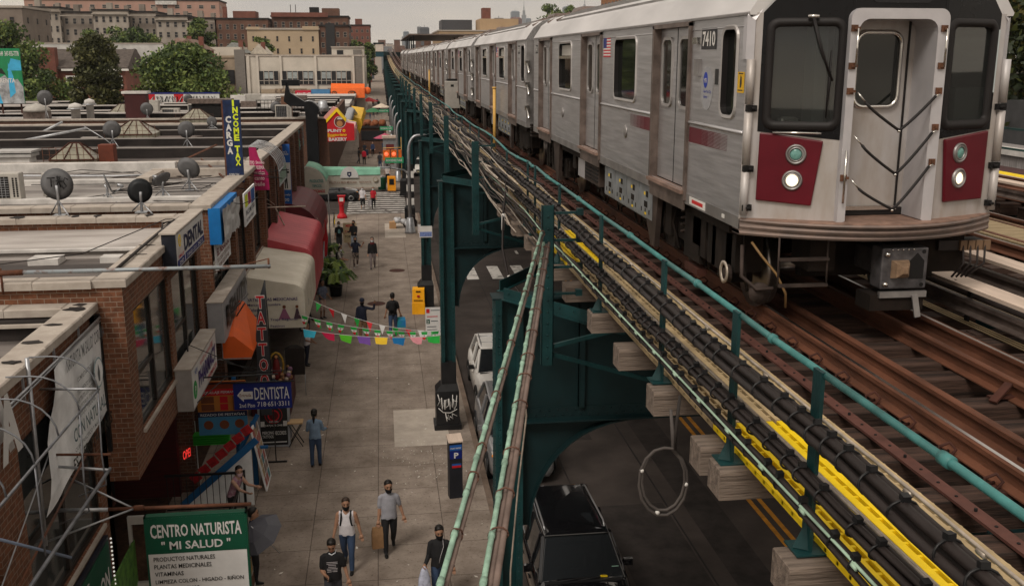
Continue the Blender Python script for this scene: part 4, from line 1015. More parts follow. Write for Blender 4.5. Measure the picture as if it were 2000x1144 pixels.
for k in range(4): mb.tube([(1.0+k*.08,-.12,.78),(1.0+k*.075,-.16,.6),(.92+k*.05,-.1,.45)], .012, 5)
mb.build('shoe_lead', BLACKC, lead)
mb = MB()
for k in range(4): mb.box(.97+k*.085,1.04+k*.085,-.13,-.10,.73,.83)
mb.build('terminal_block', mat('tan terminal', (.14,.085,.05), .7), lead, split=True)
# cab interior seen through the windscreens
mb = MB(); mb.box(-1.27,-.42,.05,1.4,1.15,2.02); mb.box(.40,1.27,.05,1.2,1.15,2.02); mb.build('cab_console', mat('cab console', (.02,.019,.019), .7), lead)
mb = MB(); mb.box(-.72,-.60,-.14,.10,2.0,2.95); mb.box(.85,1.22,.05,.4,2.02,2.34); mb.box(1.17,1.2,-.05,.0,2.3,2.9); mb.build('cab_partition', CABW, lead)
mb = MB(); mb.box(-1.27,1.27,1.4,1.45,1.15,3.0); mb.build('cab_back_wall', mat('cab back wall', (.028,.023,.02), .7, var=.5), lead)
mb = MB(); mb.box(.45,1.25,.9,.94,2.1,2.75); mb.build('cab_curtain', mat('teal cab curtain', (.02,.13,.11), .7, var=.4, scale=3), lead)
mb = MB(); mb.ball((-.92,-.06,2.045),.09,8,5,(1.2,.5,.5)); mb.build('crumpled_paper', WHITE, lead)
# --------------------------------------------------- following cars
def end_wall(t, y, s):
    mb = MB(); pr = RPROF + [(-p[0],p[1]) for p in RPROF[-2::-1]] + [(-1.335,.98),(1.335,.98)]
    mb.prism(pr, y, y+s*.02, 'y'); e = mb.build('end_wall', STEELD, t)
    mb = MB(); mb.box(*(-.4,.4),*sorted((y-s*.0,y-s*.03)),1.14,3.0); mb.build('end_door', DARK, e)
    return e
mid = thing('subway_car', 'second silver subway car right behind the leading one', 'subway car', (4.83,9.4+14.75,8.36), 0, 'cars of the silver subway train')
car_side(mid, -1, DOORS, [(.28,.85,2.06,2.92,'slit'),(4.24,5.52,2.05,2.90,'hopper'),(8.98,10.25,2.05,2.90,'hopper')], 0.02, 13.6)
car_side(mid, 1, DOORS, [(4.24,5.52,2.05,2.90,'plain')], 0.02, 13.6)
car_roof(mid, 0, 13.6); bogie(mid, 1.9); bogie(mid, 11.5); under_boxes(mid, False); end_wall(mid, 0.0, 1); end_wall(mid, 13.6, -1)
flag(mid, 5.83, 6.33, 2.64, 2.93); number(mid, -1, 1.15, 1.5, 2.72, 2.92, '7409')
wall_fix(mid, [('speaker_box',(-1.37,-1.335,1.20,1.35,2.44,2.62),STEELD)])
mb = MB()
for z in (2.4,1.9,1.35):
    mb.tube([(-1.32,-.05,z+.12),(-1.36,-.55,z-.12)], .025, 6); mb.box(-1.38,-1.28,-.12,.0,z+.05,z+.16)
mb.build('gap_barrier', CHROME, mid, split=True)
mb = MB(); mb.box(-.3,.3,-1.2,0,.5,.9)
for k in range(4): mb.box(-1.25,-.4,-.3,-.02,.78+k*.08,.83+k*.08)
mb.build('coupling_gear', UNDER, mid)
end_wall(lead, 13.6, -1)
cars = [mid]
nm = ['third silver subway car counted from the leading one', 'fourth silver subway car, behind the grey cabinet', 'fifth silver subway car counted from the leading one', 'sixth silver subway car counted from the leading one',
      'seventh silver subway car, where the train starts to bend', 'eighth silver subway car of the train', 'ninth silver subway car of the train', 'last visible silver subway car, at the far end of the train']
for k in range(8):
    y = 9.4 + 14.75*(k+2)
    o = dup(mid, (4.83 - (.0 if k < 6 else .12*(k-5)), y, 8.36 + dzf(y)), label=nm[k]); o.rotation_euler.x = math.atan(2*7e-5*max(0,y+7-110))
# ================================================================ buildings on the left side
BRICK = mat('orange brown brick', (.155,.062,.032), .85, var=.32, scale=7, brick=(.215,.092,(.20,.15,.115)), bump=.15)
BRICKD = mat('dark brown brick', (.10,.043,.026), .85, var=.32, scale=7, brick=(.215,.092,(.14,.105,.085)))
COPE = mat('weathered coping stone', (.30,.26,.225), .85, col2=(.42,.375,.33), scale=3, bump=.2, detail=9)
TAR = mat('black roofing tar', (.02,.016,.015), .8, var=.5, scale=1.2)
ROOFS = mat('silver coated roof', (.20,.175,.16), .62, col2=(.44,.41,.39), scale=.8, stretch=(.35,1.6,1), detail=10, bump=.12, thresh=(.3,.62))
ROOFD = mat('dark bitumen roof', (.045,.037,.035), .7, col2=(.22,.195,.18), scale=.7, stretch=(.3,1.5,1), detail=10, thresh=(.42,.75))
ROOFM = mat('patched grey roof', (.08,.068,.063), .65, col2=(.36,.335,.315), scale=.7, stretch=(.25,1.4,1), detail=10, thresh=(.36,.66))
FLASH = mat('white roof flashing', (.50,.48,.46), .6, var=.25, scale=1.5)
BRONZE = mat('bronze window frame', (.022,.017,.014), .45, .3, var=.3)
ROOMW = mat('curtained room', (.06,.05,.045), .8, col2=(.20,.18,.16), scale=1.6)
WGLASS = mat('shop window glass', (.05,.055,.055), .05, var=0, spec=.8, trans=.35)
def facade(t, X, y0, y1, z0, z1, wins, m=BRICK, thick=.32, name='front_wall'):
    """street wall in the plane x = X with openings wins (ya,yb,za,zb)"""
    mb = MB(); cur = y0
    for a,b,za,zb in sorted(wins):
        if a > cur: mb.box(X-thick,X,cur,a,z0,z1)
        if za > z0: mb.box(X-thick,X,a,b,z0,za)
        if zb < z1: mb.box(X-thick,X,a,b,zb,z1)
        cur = b
    if y1 > cur: mb.box(X-thick,X,cur,y1,z0,z1)
    w = mb.build(name, m, t)
    for a,b,za,zb in wins:
        f = MB(); x0,x1 = X-.14,X-.05; fw = .07
        f.box(x0,x1,a,a+fw,za,zb); f.box(x0,x1,b-fw,b,za,zb); f.box(x0,x1,a+fw,b-fw,za,za+fw); f.box(x0,x1,a+fw,b-fw,zb-fw,zb)
        mid = (a+b)/2 if b-a > 1.2 else None
        if mid: f.box(x0,x1,mid-.05,mid+.05,za+fw,zb-fw)
        f.box(x0+.02,x1-.01,a+fw,(mid or b)-.05,za+(zb-za)*.42,za+(zb-za)*.46)
        wi = f.build('window', BRONZE, t)
        g = MB(); g.box(X-.105,X-.095,a+.03,b-.03,za+.03,zb-.03); g.build('pane', WGLASS, wi)
        c = MB(); c.box(X-.30,X-.285,a,b,za,zb); c.build('curtain', ROOMW, wi)
        s = MB(); s.box(X-.09,X+.05,a-.02,b+.02,za-.07,za-.003); s.build('sill', COPE, wi)
    return w
def roof_slab(t, x0, x1, y0, y1, z, m): mb = MB(); mb.box(x0,x1,y0,y1,z-.3,z); return mb.build('roof', m, t)
def coping(t, segs, z, h=.14, name='coping'):
    mb = MB(); rw = random.Random(int(z*100)+len(segs))
    for x0,x1,y0,y1 in segs:
        L_ = max(x1-x0, y1-y0); n = max(1, round(L_/.95))
        for k in range(n):
            dz = rw.uniform(-.006,.006)
            if y1-y0 > x1-x0: mb.bbox(x0+rw.uniform(-.008,.008),x1,y0+(y1-y0)*k/n+.008,y0+(y1-y0)*(k+1)/n,z-h,z+dz,.02)
            else: mb.bbox(x0+(x1-x0)*k/n+.008,x0+(x1-x0)*(k+1)/n,y0,y1,z-h,z+dz,.02)
    return mb.build(name, COPE, t)
def tarpatch(t, spots, z):
    mb = MB(); rw = random.Random(9)
    for x,y,r,q in spots:
        n = 11; mb.prism([(x+r*q*math.cos(a*2*math.pi/n)*rw.uniform(.6,1.25), y+r*math.sin(a*2*math.pi/n)*rw.uniform(.6,1.25)) for a in range(n)], z+.008, z+.014)
    mb.build('tar_patch', TAR, t, split=True)
# ---- building with the torn banner (nearest)
t = thing('brick_building', 'nearest brick building at lower left with a torn white banner on its front', 'building')
facade(t, -5.0, -4, 17.38, -.2, 6.77, [(13.35,16.75,3.1,5.9),(8.3,12.4,3.1,5.9)])
mb = MB(); mb.box(-20,-5.0,17.1,17.38,0,6.77); mb.build('party_wall', BRICK, t)
roof_slab(t, -24, -5.32, -4, 17.1, 6.42, ROOFD)
coping(t, [(-5.4,-4.92,-4,17.39),(-24,-5.4,17.0,17.39)], 6.91)
mb = MB(); mb.box(-24,-5.42,16.82,17.08,6.42,6.74); mb.box(-5.5,-5.33,-4,16.8,6.42,6.72); mb.build('tarred_upstand', TAR, t)
mb = MB(); mb.box(-24,-5.55,16.72,16.82,6.66,6.71); mb.build('flashing', COPE, t)
tarpatch(t, [(-5.15,16.9,.16,1.2),(-5.2,14.9,.10,1.8),(-5.15,13.9,.08,1.8),(-5.2,15.9,.05,3),(-6.9,17.2,.13,2.6),(-5.15,17.2,.1,1)], 6.91)
mb = MB()
for y in (16.2,14.95,13.6): mb.box(-4.94,-4.91,y,y+.03,6.45,6.80)
mb.tube([(-4.90,13,6.60),(-4.88,15,6.62),(-4.88,17.3,6.66)], .022, 6); mb.tube([(-4.90,13,6.54),(-4.88,17.3,6.60)], .015, 6); mb.build('gutter_pipe', ALU, t)
# ---- second building: overhanging upper floor with the dental sign
t2 = thing('brick_building', 'brick building with overhanging upper floor under the blue and white dental sign', 'building')
facade(t2, -4.5, 17.4, 24.85, 3.72, 7.16, [(18.0,20.95,4.35,6.6),(21.3,24.35,4.25,6.45)])
mb = MB(); mb.box(-20,-4.82,17.4,17.7,3.72,7.16); mb.box(-20,-4.5,17.4,24.9,3.6,3.719); mb.build('side_wall', BRICK, t2)
mb = MB(); mb.box(-26,-4.82,24.6,24.85,6.6,7.16); mb.build('party_wall', BRICK, t2)
roof_slab(t2, -26, -4.82, 17.7, 24.6, 6.82, ROOFD)
mb = MB(); mb.loft([[(-26,21.8,6.82),(-4.9,21.85,6.82),(-4.9,24.58,6.82),(-26,24.58,6.82)],[(-26,21.9,7.0),(-5.0,21.95,7.0),(-4.9,24.58,7.0),(-26,24.58,7.0)]], smooth=False); mb.build('silver_membrane', ROOFS, t2)
mb = MB(); mb.box(-26,-5.0,21.8,21.96,6.98,7.035); mb.box(-26,-10.4,24.3,24.62,7.0,7.22); mb.build('flashing', FLASH, t2)
mb = MB(); mb.box(-7.3,-6.7,21.2,21.7,6.82,6.95); mb.box(-5.9,-5.5,21.3,21.65,6.82,6.94); mb.build('roof_block', FLASH, t2)
coping(t2, [(-4.98,-4.42,17.35,24.9),(-26,-4.98,17.3,17.72),(-10.4,-4.98,24.5,24.92)], 7.30)
tarpatch(t2, [(-8.6,24.7,.2,.9),(-7.3,24.7,.2,.5),(-6.8,24.7,.2,.45),(-5.6,24.7,.2,.5),(-4.8,23.3,.25,.6),(-4.7,19.6,.04,4),(-4.75,20.6,.04,4),(-10.2,24.7,.25,1.4)], 7.30)
mb = MB(); mb.tube([(-4.75,18,7.33),(-4.75,20,7.36),(-4.8,22,7.34),(-4.7,24.6,7.36)], .03, 6); mb.tube([(-4.9,22.6,7.33),(-4.7,23.2,7.42),(-5.0,23.6,7.36),(-6.2,21.2,7.05),(-7.6,20.2,7.05)], .012, 5); mb.tube([(-4.8,22.2,7.33),(-4.9,22.8,7.4),(-4.7,23.5,7.36)], .02, 5); mb.build('roof_cable', BLACKC, t2)
mb = MB(); mb.tube([(-8,17.36,7.26),(-8,17.36,6.0)], .018, 6); mb.build('stain', TAR, t2)
# ---- third building, roof of dishes, white torn sign box
t3 = thing('brick_building', 'brick building with dishes on its roof and a blue sign box with torn white sheeting', 'building')
facade(t3, -4.5, 26.4, 37.8, 3.72, 7.16, [(26.6,29.5,4.2,6.3),(30.1,33.2,4.2,6.3),(34.4,37.2,4.2,6.3)])
mb = MB(); mb.box(-9.8,-4.82,26.4,26.7,3.6,7.16); mb.box(-28,-9.8,24.9,26.7,3.6,7.10); mb.box(-30,-4.5,26.4,37.8,3.6,3.719); mb.build('side_wall', BRICK, t3)
for y in (29.52,33.3,37.3): mb = MB(); mb.box(-4.5,-4.32,y,y+.5,3.72,7.16); mb.build('pilaster', BRICK, t3)
roof_slab(t3, -30, -4.82, 26.7, 37.8, 7.0, ROOFM); mb = MB(); mb.box(-30,-9.8,24.9,26.7,7.0,7.11); mb.build('roof_patch', ROOFD, t3)
coping(t3, [(-9.8,-4.98,26.3,26.75),(-4.98,-4.42,26.3,37.9),(-10.2,-9.75,24.9,26.7),(-30,-5,37.6,38.0)], 7.30)
mb = MB(); mb.box(-7.8,-4.98,35.2,35.6,7.0,7.28); mb.box(-7.8,-7.4,33,35.2,7.0,7.26); mb.build('kerb_wall', COPE, t3)
mb = MB(); 
for y,h in ((29.2,.12),(33.4,.16),(37.2,.32)): mb.box(-30,-7.4 if y>33 else -5.1,y,y+.4,7.0,7.0+h)
mb.build('flashing', FLASH, t3)
mb = MB(); rw = random.Random(2)
for k in range(16):
    x,y = rw.uniform(-9,-5.2),rw.uniform(27,37); mb.tube([(x,y,7.03),(x+rw.uniform(-2,2),y+rw.uniform(-1,1),7.12),(x+rw.uniform(-3,3),y+rw.uniform(-1,1),7.03),(x+rw.uniform(-3,3),y+rw.uniform(-2,2),7.05)], .012, 4)
mb.build('roof_cable', BLACKC, t3)
# ---- fourth: dark stepped roofs to the corner
t4 = thing('brick_building', 'long brick corner building with dark stepped roofs and tall dark windows', 'building')
facade(t4, -4.5, 38.0, 59.3, 3.72, 7.2, [(38.4,41.0,4.0,6.5),(41.6,44.2,4.0,6.5),(44.9,47.5,4.0,6.5),(48.2,50.6,4.0,6.5),(51.2,53.4,4.0,6.3),(54,56.2,4.0,6.3),(56.7,58.8,4.0,6.3)])
for y in (41.1,44.4,47.7,50.8,53.6,56.3): mb = MB(); mb.box(-4.5,-4.32,y,y+.42,3.72,7.2); mb.build('pilaster', BRICKD, t4)
mb = MB(); mb.box(-40,-4.82,59.0,59.3,3.72,7.2); mb.box(-40,-4.5,38,59.3,3.6,3.719); mb.build('end_wall', BRICKD, t4)
zs = 7.0
for (a,b,m,z) in ((38.0,43.0,ROOFD,6.95),(43.0,47.8,ROOFD,7.05),(47.8,53.5,ROOFM,7.0),(53.5,59,ROOFM,7.05)):
    roof_slab(t4, -42, -4.82, a, b, z, m)
mb = MB(); 
for y,h in ((42.8,.22),(47.6,.24),(53.3,.22),(57.5,.2)): mb.box(-42,-4.95,y,y+.35,6.9,7.12+h)
mb.build('tarred_parapet', TAR, t4)
mb = MB(); 
for y,h,m in ((42.8,.22,0),(47.6,.24,0),(53.3,.22,0),(57.5,.2,0)): mb.box(-42,-4.95,y-.02,y+.40,7.12+h,7.15+h)
mb.build('parapet_cap', ROOFM, t4)
mb = MB(); mb.box(-42,-5,49.8,50.2,7.0,7.1); mb.box(-42,-5,54.2,54.8,7.05,7.2); mb.box(-42,-5,55.8,56.2,7.05,7.2); mb.build('flashing', FLASH, t4)
coping(t4, [(-4.98,-4.42,38.0,59.4),(-42,-4.98,58.8,59.4)], 7.36)
rw = random.Random(91)
for t_,y0_,y1_,z_,n_ in ((t3,27.2,37.2,7.0,9),(t4,38.4,42.6,6.95,6),(t4,43.4,47.3,7.05,6),(t4,48.2,53,7.0,8),(t4,53.9,57.2,7.05,7)):
    for k in range(n_):
        x, y = rw.uniform(-22,-6), rw.uniform(y0_,y1_); w, d = rw.uniform(.5,3.2), rw.uniform(.25,1.1); mb = MB()
        q = [(x-w/2,y-d/2),(x+w/2,y-d/2+rw.uniform(-.1,.1)),(x+w/2+rw.uniform(-.3,.3),y+d/2),(x-w/2,y+d/2+rw.uniform(-.1,.1))]
        h = rw.choice((.008,.008,.01,.06,.12)); mb.prism(q, z_+.002, z_+h); mb.build('roof_patch', [ROOFS,ROOFM,TAR,FLASH,STEELB][rw.randrange(5)], t_)
    mb = MB(); y = rw.uniform(y0_,y1_); mb.tube([(-20,y,z_+.08),(-14,y+.3,z_+.1),(-9,y-.2,z_+.07),(-5.4,y+.2,z_+.1)], .035, 6); mb.build('roof_pipe', ALU, t_)
    mb = MB(); mb.tube([(-16+rw.uniform(-3,3),y,z_),(-16+rw.uniform(-3,3),y,z_+.7)], .06, 7); mb.build('roof_stack', ALU, t_)
# ---- ground floor shops
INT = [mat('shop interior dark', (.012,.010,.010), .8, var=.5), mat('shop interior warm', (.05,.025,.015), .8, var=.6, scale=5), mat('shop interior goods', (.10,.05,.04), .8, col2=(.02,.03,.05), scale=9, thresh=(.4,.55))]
SHUT = mat('maroon roller shutter', (.06,.008,.008), .6, var=.3, stretch=(1,1,14), scale=2)
for i,(y0,y1,lbl,xb) in enumerate(((17.4,24.9,'dark basement and ground floor shop with stairs under the overhanging brick floor',-5.4),(24.9,30.5,'shop full of hanging goods behind the orange awning',-5.0),(30.5,38,'dark shop front under the cream and red awnings',-5.0),(38,47.8,'restaurant front under the dark red barrel awning',-4.9),(47.8,59.3,'corner shop front under the white and green awning',-4.9))):
    s = thing('shop', lbl, 'shop')
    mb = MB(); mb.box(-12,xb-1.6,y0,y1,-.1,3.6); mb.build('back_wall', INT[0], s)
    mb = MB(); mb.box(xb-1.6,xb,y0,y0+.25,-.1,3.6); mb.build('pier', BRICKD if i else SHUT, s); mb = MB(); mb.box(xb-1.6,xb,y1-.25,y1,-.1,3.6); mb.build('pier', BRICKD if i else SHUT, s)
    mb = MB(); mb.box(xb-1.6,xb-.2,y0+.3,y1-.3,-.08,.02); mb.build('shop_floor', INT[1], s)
    rw = random.Random(i)
    cols = [lin('5b1a16'),lin('6b5a1c'),lin('20324f'),lin('4a2a20'),lin('7d2a18'),lin('1d3a2a'),lin('55504a')]
    for k in range(9 if i in (1,2) else 6):
        y = y0+.6+(y1-y0-1.2)*k/9; mb = MB(); h = rw.uniform(.6,1.6); z = rw.uniform(.3,1.8); d = rw.uniform(.2,.9)
        mb.loft([[(xb-1.5,y,z),(xb-1.5+d,y,z),(xb-1.5+d,y+.6,z),(xb-1.5,y+.6,z)],[(xb-1.5,y+.05,z+h),(xb-1.5+d*.7,y+.05,z+h),(xb-1.5+d*.7,y+.5,z+h),(xb-1.5,y+.5,z+h)]], smooth=False)
        c = cols[rw.randrange(7)]; mb.build('goods', mat('goods %d' % rw.randrange(9), c, .8, var=.5, scale=8), s)
    mb = MB(); mb.box(xb-.05,xb,y0+.25,y1-.25,3.15,3.6); mb.build('fascia', INT[1] if i != 3 else mat('red fascia', (.25,.01,.015), .5), s)
# ---- across the side street: block with the bakery
t5 = thing('brick_building', 'low brick building beyond the side street with the big black duct on its wall', 'building')
mb = MB(); mb.box(-60,-4.6,90,90.4,0,5.75); mb.box(-5.0,-4.6,90.4,135,0,5.6); mb.build('wall', BRICKD, t5)
for (a,b,m,z) in ((90.4,100,ROOFM,5.5),(100,109,ROOFM,5.55),(109,120,ROOFM,5.5),(120,135,ROOFS,5.6)): roof_slab(t5, -75, -5.0, a, b, z, m)
mb = MB(); m2 = MB(); rw = random.Random(77)
for y in (94,100,105,109,114.5,120,127):
    x = -75
    while x < -5:
        w = rw.uniform(5,16); h = rw.choice((.1,.2,.35,.5)); x1 = min(-5,x+w); mb.box(x,x1,y+rw.uniform(-.6,.6),y+.9,5.4,5.6+h); m2.box(x-.05,x1+.05,y-.6,y+1.0,5.6+h,5.67+h); x += w
mb.build('tarred_parapet', TAR, t5)
m2.build('parapet_cap', ROOFS, t5); mb = MB()
mb.box(-75,-5,91.2,91.8,5.5,5.62); mb.box(-75,-5,97,97.6,5.5,5.66); mb.build('parapet_cap', FLASH, t5)
coping(t5, [(-60,-4.5,89.9,90.5)], 5.88)
rw = random.Random(21)
for k in range(4):
    y0 = 135+k*16; xr = -4.6
    h = rw.uniform(3.4,4.2)
    s = thing('shop_building', ['low shop building behind the bakery row','shop building under the orange awnings','low shop building beside the white office block','far low shop building on the left sidewalk'][k], 'building')
    mb = MB(); mb.box(-40,xr,y0,y0+15.6,0,h); mb.build('wall', [BRICKD,BRICK,COPE,BRICKD][k], s)
    mb = MB(); mb.box(-40,xr+.1,y0,y0+15.6,h,h+.4); mb.build('parapet', FLASH if k%2 else TAR, s)
    mb = MB(); mb.box(xr,xr+.06,y0+.5,y0+15,.1,2.9); mb.build('shop_window', DARK, s)
# ================================================================ background buildings
def tower(name, label, cat, x0, x1, y0, y1, z1, wallm, nx, nz, z0=6, wm=GLASS, ww=.45, wh=.5, roofm=TAR, extras=(), group=None, wside=True, frame_m=None, parap=.8):
    t = thing(name, label, cat, (0,0,0), 0, group)
    mb = MB(); mb.box(x0,x1,y0,y1,-.2,z1); w = mb.build('wall', wallm, t)
    dx = (x1-x0)/nx; dz = (z1-parap-z0)/nz
    proto = None
    for i in range(nx):
        for j in range(nz):
            cx = x0+dx*(i+.5); cz = z0+dz*(j+.5)
            if proto is None:
                a = dx*ww/2; b = dz*wh/2; mb = MB(); mb.box(-a,a,-.05,.02,-b,b); proto = mb.build('window', wm, t)
                mb = MB(); f = a*.14; mb.box(-a-f,a+f,-.10,-.05,-b-f,-b); mb.box(-a-f,a+f,-.10,-.05,b,b+f); mb.box(-a-f,-a,-.10,-.05,-b,b); mb.box(a,a+f,-.10,-.05,-b,b); mb.box(-a,a,-.09,-.05,-f/2,f/2); fr = mb.build('frame', frame_m or wallm, proto)
                proto.location = (cx,y0,cz)
            elif nx*nz <= 100:
                o = proto.copy(); COL.objects.link(o); o.parent = t; o.location = (cx,y0,cz)
                f2 = fr.copy(); COL.objects.link(f2); f2.parent = o
    if nx*nz > 100:
        mb = MB(); a = dx*ww/2; b = dz*wh/2
        for i in range(nx):
            for j in range(nz):
                if i == j == 0: continue
                cx = x0+dx*(i+.5); cz = z0+dz*(j+.5); mb.box(cx-a,cx+a,y0-.05,y0+.02,cz-b,cz+b)
        tag(mb.build('window', wm, t), kind='stuff')
    if wside:
        ny = max(2, int((y1-y0)/(dx*1.1))); mb = MB(); xs = x1 if (x0+x1)/2 < 0 else x0
        for i in range(ny):
            for j in range(nz):
                cy = y0+(y1-y0)*(i+.5)/ny; cz = z0+dz*(j+.5); mb.box(xs-.05,xs+.05,cy-dx*ww/2,cy+dx*ww/2,cz-dz*wh/2,cz+dz*wh/2)
        tag(mb.build('side_window', wm, t), kind='stuff')
    mb = MB(); mb.box(x0-.3,x1+.3,y0-.3,y1+.3,z1,z1+.5); mb.build('roof', roofm, t)
    for nm, b, m in extras:
        mb = MB(); mb.box(*b); mb.build(nm, m, t)
    return t
GREYAP = mat('weathered grey stucco', (.23,.20,.17), .9, col2=(.38,.34,.295), scale=.22, stretch=(1,1,.35), detail=10)
GREYAP2 = mat('sooty grey brick', (.16,.135,.115), .9, col2=(.28,.24,.205), scale=.25, stretch=(1,1,.35), detail=10)
CREAM = mat('cream stucco wall', (.47,.43,.375), .85, var=.12, scale=.3)
TAN = mat('tan stucco wall', (.40,.31,.215), .85, var=.10, scale=.2)
BRN = mat('brown brick wall', (.115,.06,.042), .9, var=.25, scale=.4)
REDB = mat('red brick wall', (.15,.058,.042), .9, var=.25, scale=.5)
DWIN = mat('distant dark window', (.02,.02,.022), .2, var=0)
# grey pre-war apartment row, one block after another
x = -108; hs = [(12,25.5,GREYAP),(9.5,24.2,GREYAP2),(10.5,24.8,GREYAP),(8,24.4,GREYAP2),(9.5,23.2,GREYAP),(8,22.6,GREYAP2)]
for k,(w,h,m) in enumerate(hs):
    ex = [('chimney',(x+w*.3,x+w*.3+1.6,334,336,h,h+2.6),m),('chimney',(x+w*.8,x+w*.8+1.2,334,336,h,h+1.8),GREYAP2),('cornice',(x-.2,x+w+.2,329.3,330,h-1.1,h-.7),GREYAP)]
    if k == 3: ex += [('fire_escape',(x+1,x+3,329.0,329.95,14,14.3),DARK),('fire_escape',(x+1,x+3,329.0,329.95,18,18.3),DARK),('fire_escape',(x+1.2,x+1.4,329.1,329.9,12,21),DARK),('fire_escape',(x+2.8,x+3,329.1,329.9,12,21),DARK)]
    tower('apartment_block', ['leftmost grey apartment block of the long row behind the trees','second grey apartment block of the long row','middle pale grey apartment block with two chimneys','grey apartment block with a dark fire escape','pale grey apartment block beyond the fire escape','last grey apartment block next to the brown brick one'][k],
          'apartment block', x, x+w-.15, 330+(k%2)*2.0, 350, h, m, max(3,int(w/2.0)), 5, 7, DWIN, .38, .5, TAR, ex, 'grey apartment blocks in a row', frame_m=COPE)
    x += w
tower('apartment_block','dark brown brick apartment block with a tall chimney','apartment block',-50.2,-34.4,332,350,22.5,BRN,7,5,7,DWIN,.36,.5,TAR,[('chimney',(-48.5,-47.4,336,337.5,22.5,26.5),REDB),('penthouse',(-45.5,-38.5,336,345,22.5,25.2),REDB)],frame_m=COPE)
tower('apartment_block','brown brick apartment block with rooftop antennas behind the tan one','apartment block',-34.0,-9.6,340,360,23.6,BRN,10,5,7,DWIN,.36,.5,TAR,[('parapet',(-34,-16,339,341,23.6,25),REDB),('penthouse',(-18,-12.5,342,350,24,26.5),BRN),('antenna',(-28,-27.8,341,341.2,23,27.5),DARK),('antenna',(-26.4,-26.2,341,341.2,23,27.5),DARK),('roof_tank',(-22,-19,342,345,25,26.8),DARK)],frame_m=COPE)
tower('apartment_block','tan stucco apartment block with few small windows','apartment block',-37.0,-17.0,300,322,18.6,TAN,6,2,11,DWIN,.16,.42,COPE,[('raised_wall',(-21.5,-16.9,299.6,312,18.6,19.6),TAN),('raised_wall',(-37,-33.5,299.6,312,18.6,19.4),TAN),('stair_window',(-15,-12.4,300.5,301,11,20.5),DWIN)])
tower('apartment_block','brick side wing beside the tan apartment block','apartment block',-16.9,-8.4,301,322,19.6,BRN,4,4,7,DWIN,.4,.45,TAR,frame_m=COPE)
tower('apartment_block','pink brick block with a clothes cluttered roof at the far upper left','apartment block',-135,-62,420,440,32.5,mat('pink brick wall',(.36,.22,.175),.9,var=.1,scale=.3),16,4,20,DWIN,.35,.4,TAR,[('roof_clutter',(-86,-78,419,420,31,32.4),FLASH)],frame_m=COPE)
tower('apartment_block','tall beige building cut by the left edge behind the trees','apartment block',-100,-81.0,250,270,22.0,mat('brown grey stucco',(.19,.155,.13),.9,var=.2,scale=.2),4,4,6,DWIN,.2,.35,COPE)
# white two storey office block with grouped windows
t = thing('office_block', 'long white two storey office block with grouped dark windows', 'office block')
mb = MB(); mb.box(-25.2,-2.9,200,240,-.2,11.2); mb.box(-9.0,-2.9,200.2,214,11.2,12.8); mb.build('wall', CREAM, t)
mb = MB(); mb.box(-35,-25.2,201.2,240,-.2,11.2); mb.box(-35,-25.4,201.0,201.3,10.9,11.3); mb.build('tan_wing', mat('tan render',(.33,.26,.19),.85,var=.1), t)
mb = MB(); mb.box(-34,-26.5,203,214,11.2,12.9); mb.build('white_penthouse', CREAM, t)
mb = MB(); mb.box(-25.3,-2.8,199.8,240,11.2,11.45); mb.box(-9.1,-2.8,199.9,214,12.8,13.0); mb.build('roof_edge', COPE, t)
LOUV = mat('grey louvre', (.16,.145,.13), .7, var=.3, stretch=(1,1,30), scale=1)
for a,b in ((-27.3,-25.4),(-4.9,-3.3)): mb = MB(); mb.box(a,b,199.85,200.9,4.0,12.4); mb.build('louvre_panel', LOUV, t)
for a,b in ((-22.9,-19.2),(-18.6,-12.6),(-12.1,-5.4)):
    mb = MB(); mb.box(a,b,199.8,199.99,5.9,8.4); w = mb.build('window', DWIN, t)
    mb = MB(); n = round((b-a)/1.0)
    for k in range(n+1): mb.box(a+(b-a)*k/n-.05,a+(b-a)*k/n+.05,199.72,199.8,5.9,8.4)
    mb.box(a,b,199.72,199.8,6.55,6.65); mb.build('mullion', COPE, w)
    mb = MB()
    for k in range(n): 
        if k%3: mb.box(a+(b-a)*k/n+.1,a+(b-a)*(k+1)/n-.1,199.76,199.8,7.0,8.2)
    mb.build('blind', mat('pale blind',(.25,.28,.28),.6), w)
for a in (-25.0,-23.3,-18.95,-12.4,-5.2): mb = MB(); mb.box(a,a+.45,199.6,199.9,-.2,11.2); mb.build('pilaster', CREAM, t)
mb = MB(); mb.box(-31,-27.6,200.95,201.1,6,8.6); mb.build('window', DWIN, t)
mb = MB(); mb.box(-22.6,-5.2,199.6,199.9,.0,5.0); mb.build('tan_base', mat('tan render',(.33,.26,.19)), t)
mb = MB(); mb.box(-10,-4.5,199.5,199.62,4.3,5.2); mb.box(-20,-14,199.5,199.62,4.3,5.1); mb.build('shop_banner', mat('dark printed banner',(.05,.03,.03),.6,col2=(.4,.3,.2),scale=2), t)
mb = MB(); mb.box(-8,-6.8,200.1,200.2,11.5,12.3); mb.build('roof_window', DWIN, t)
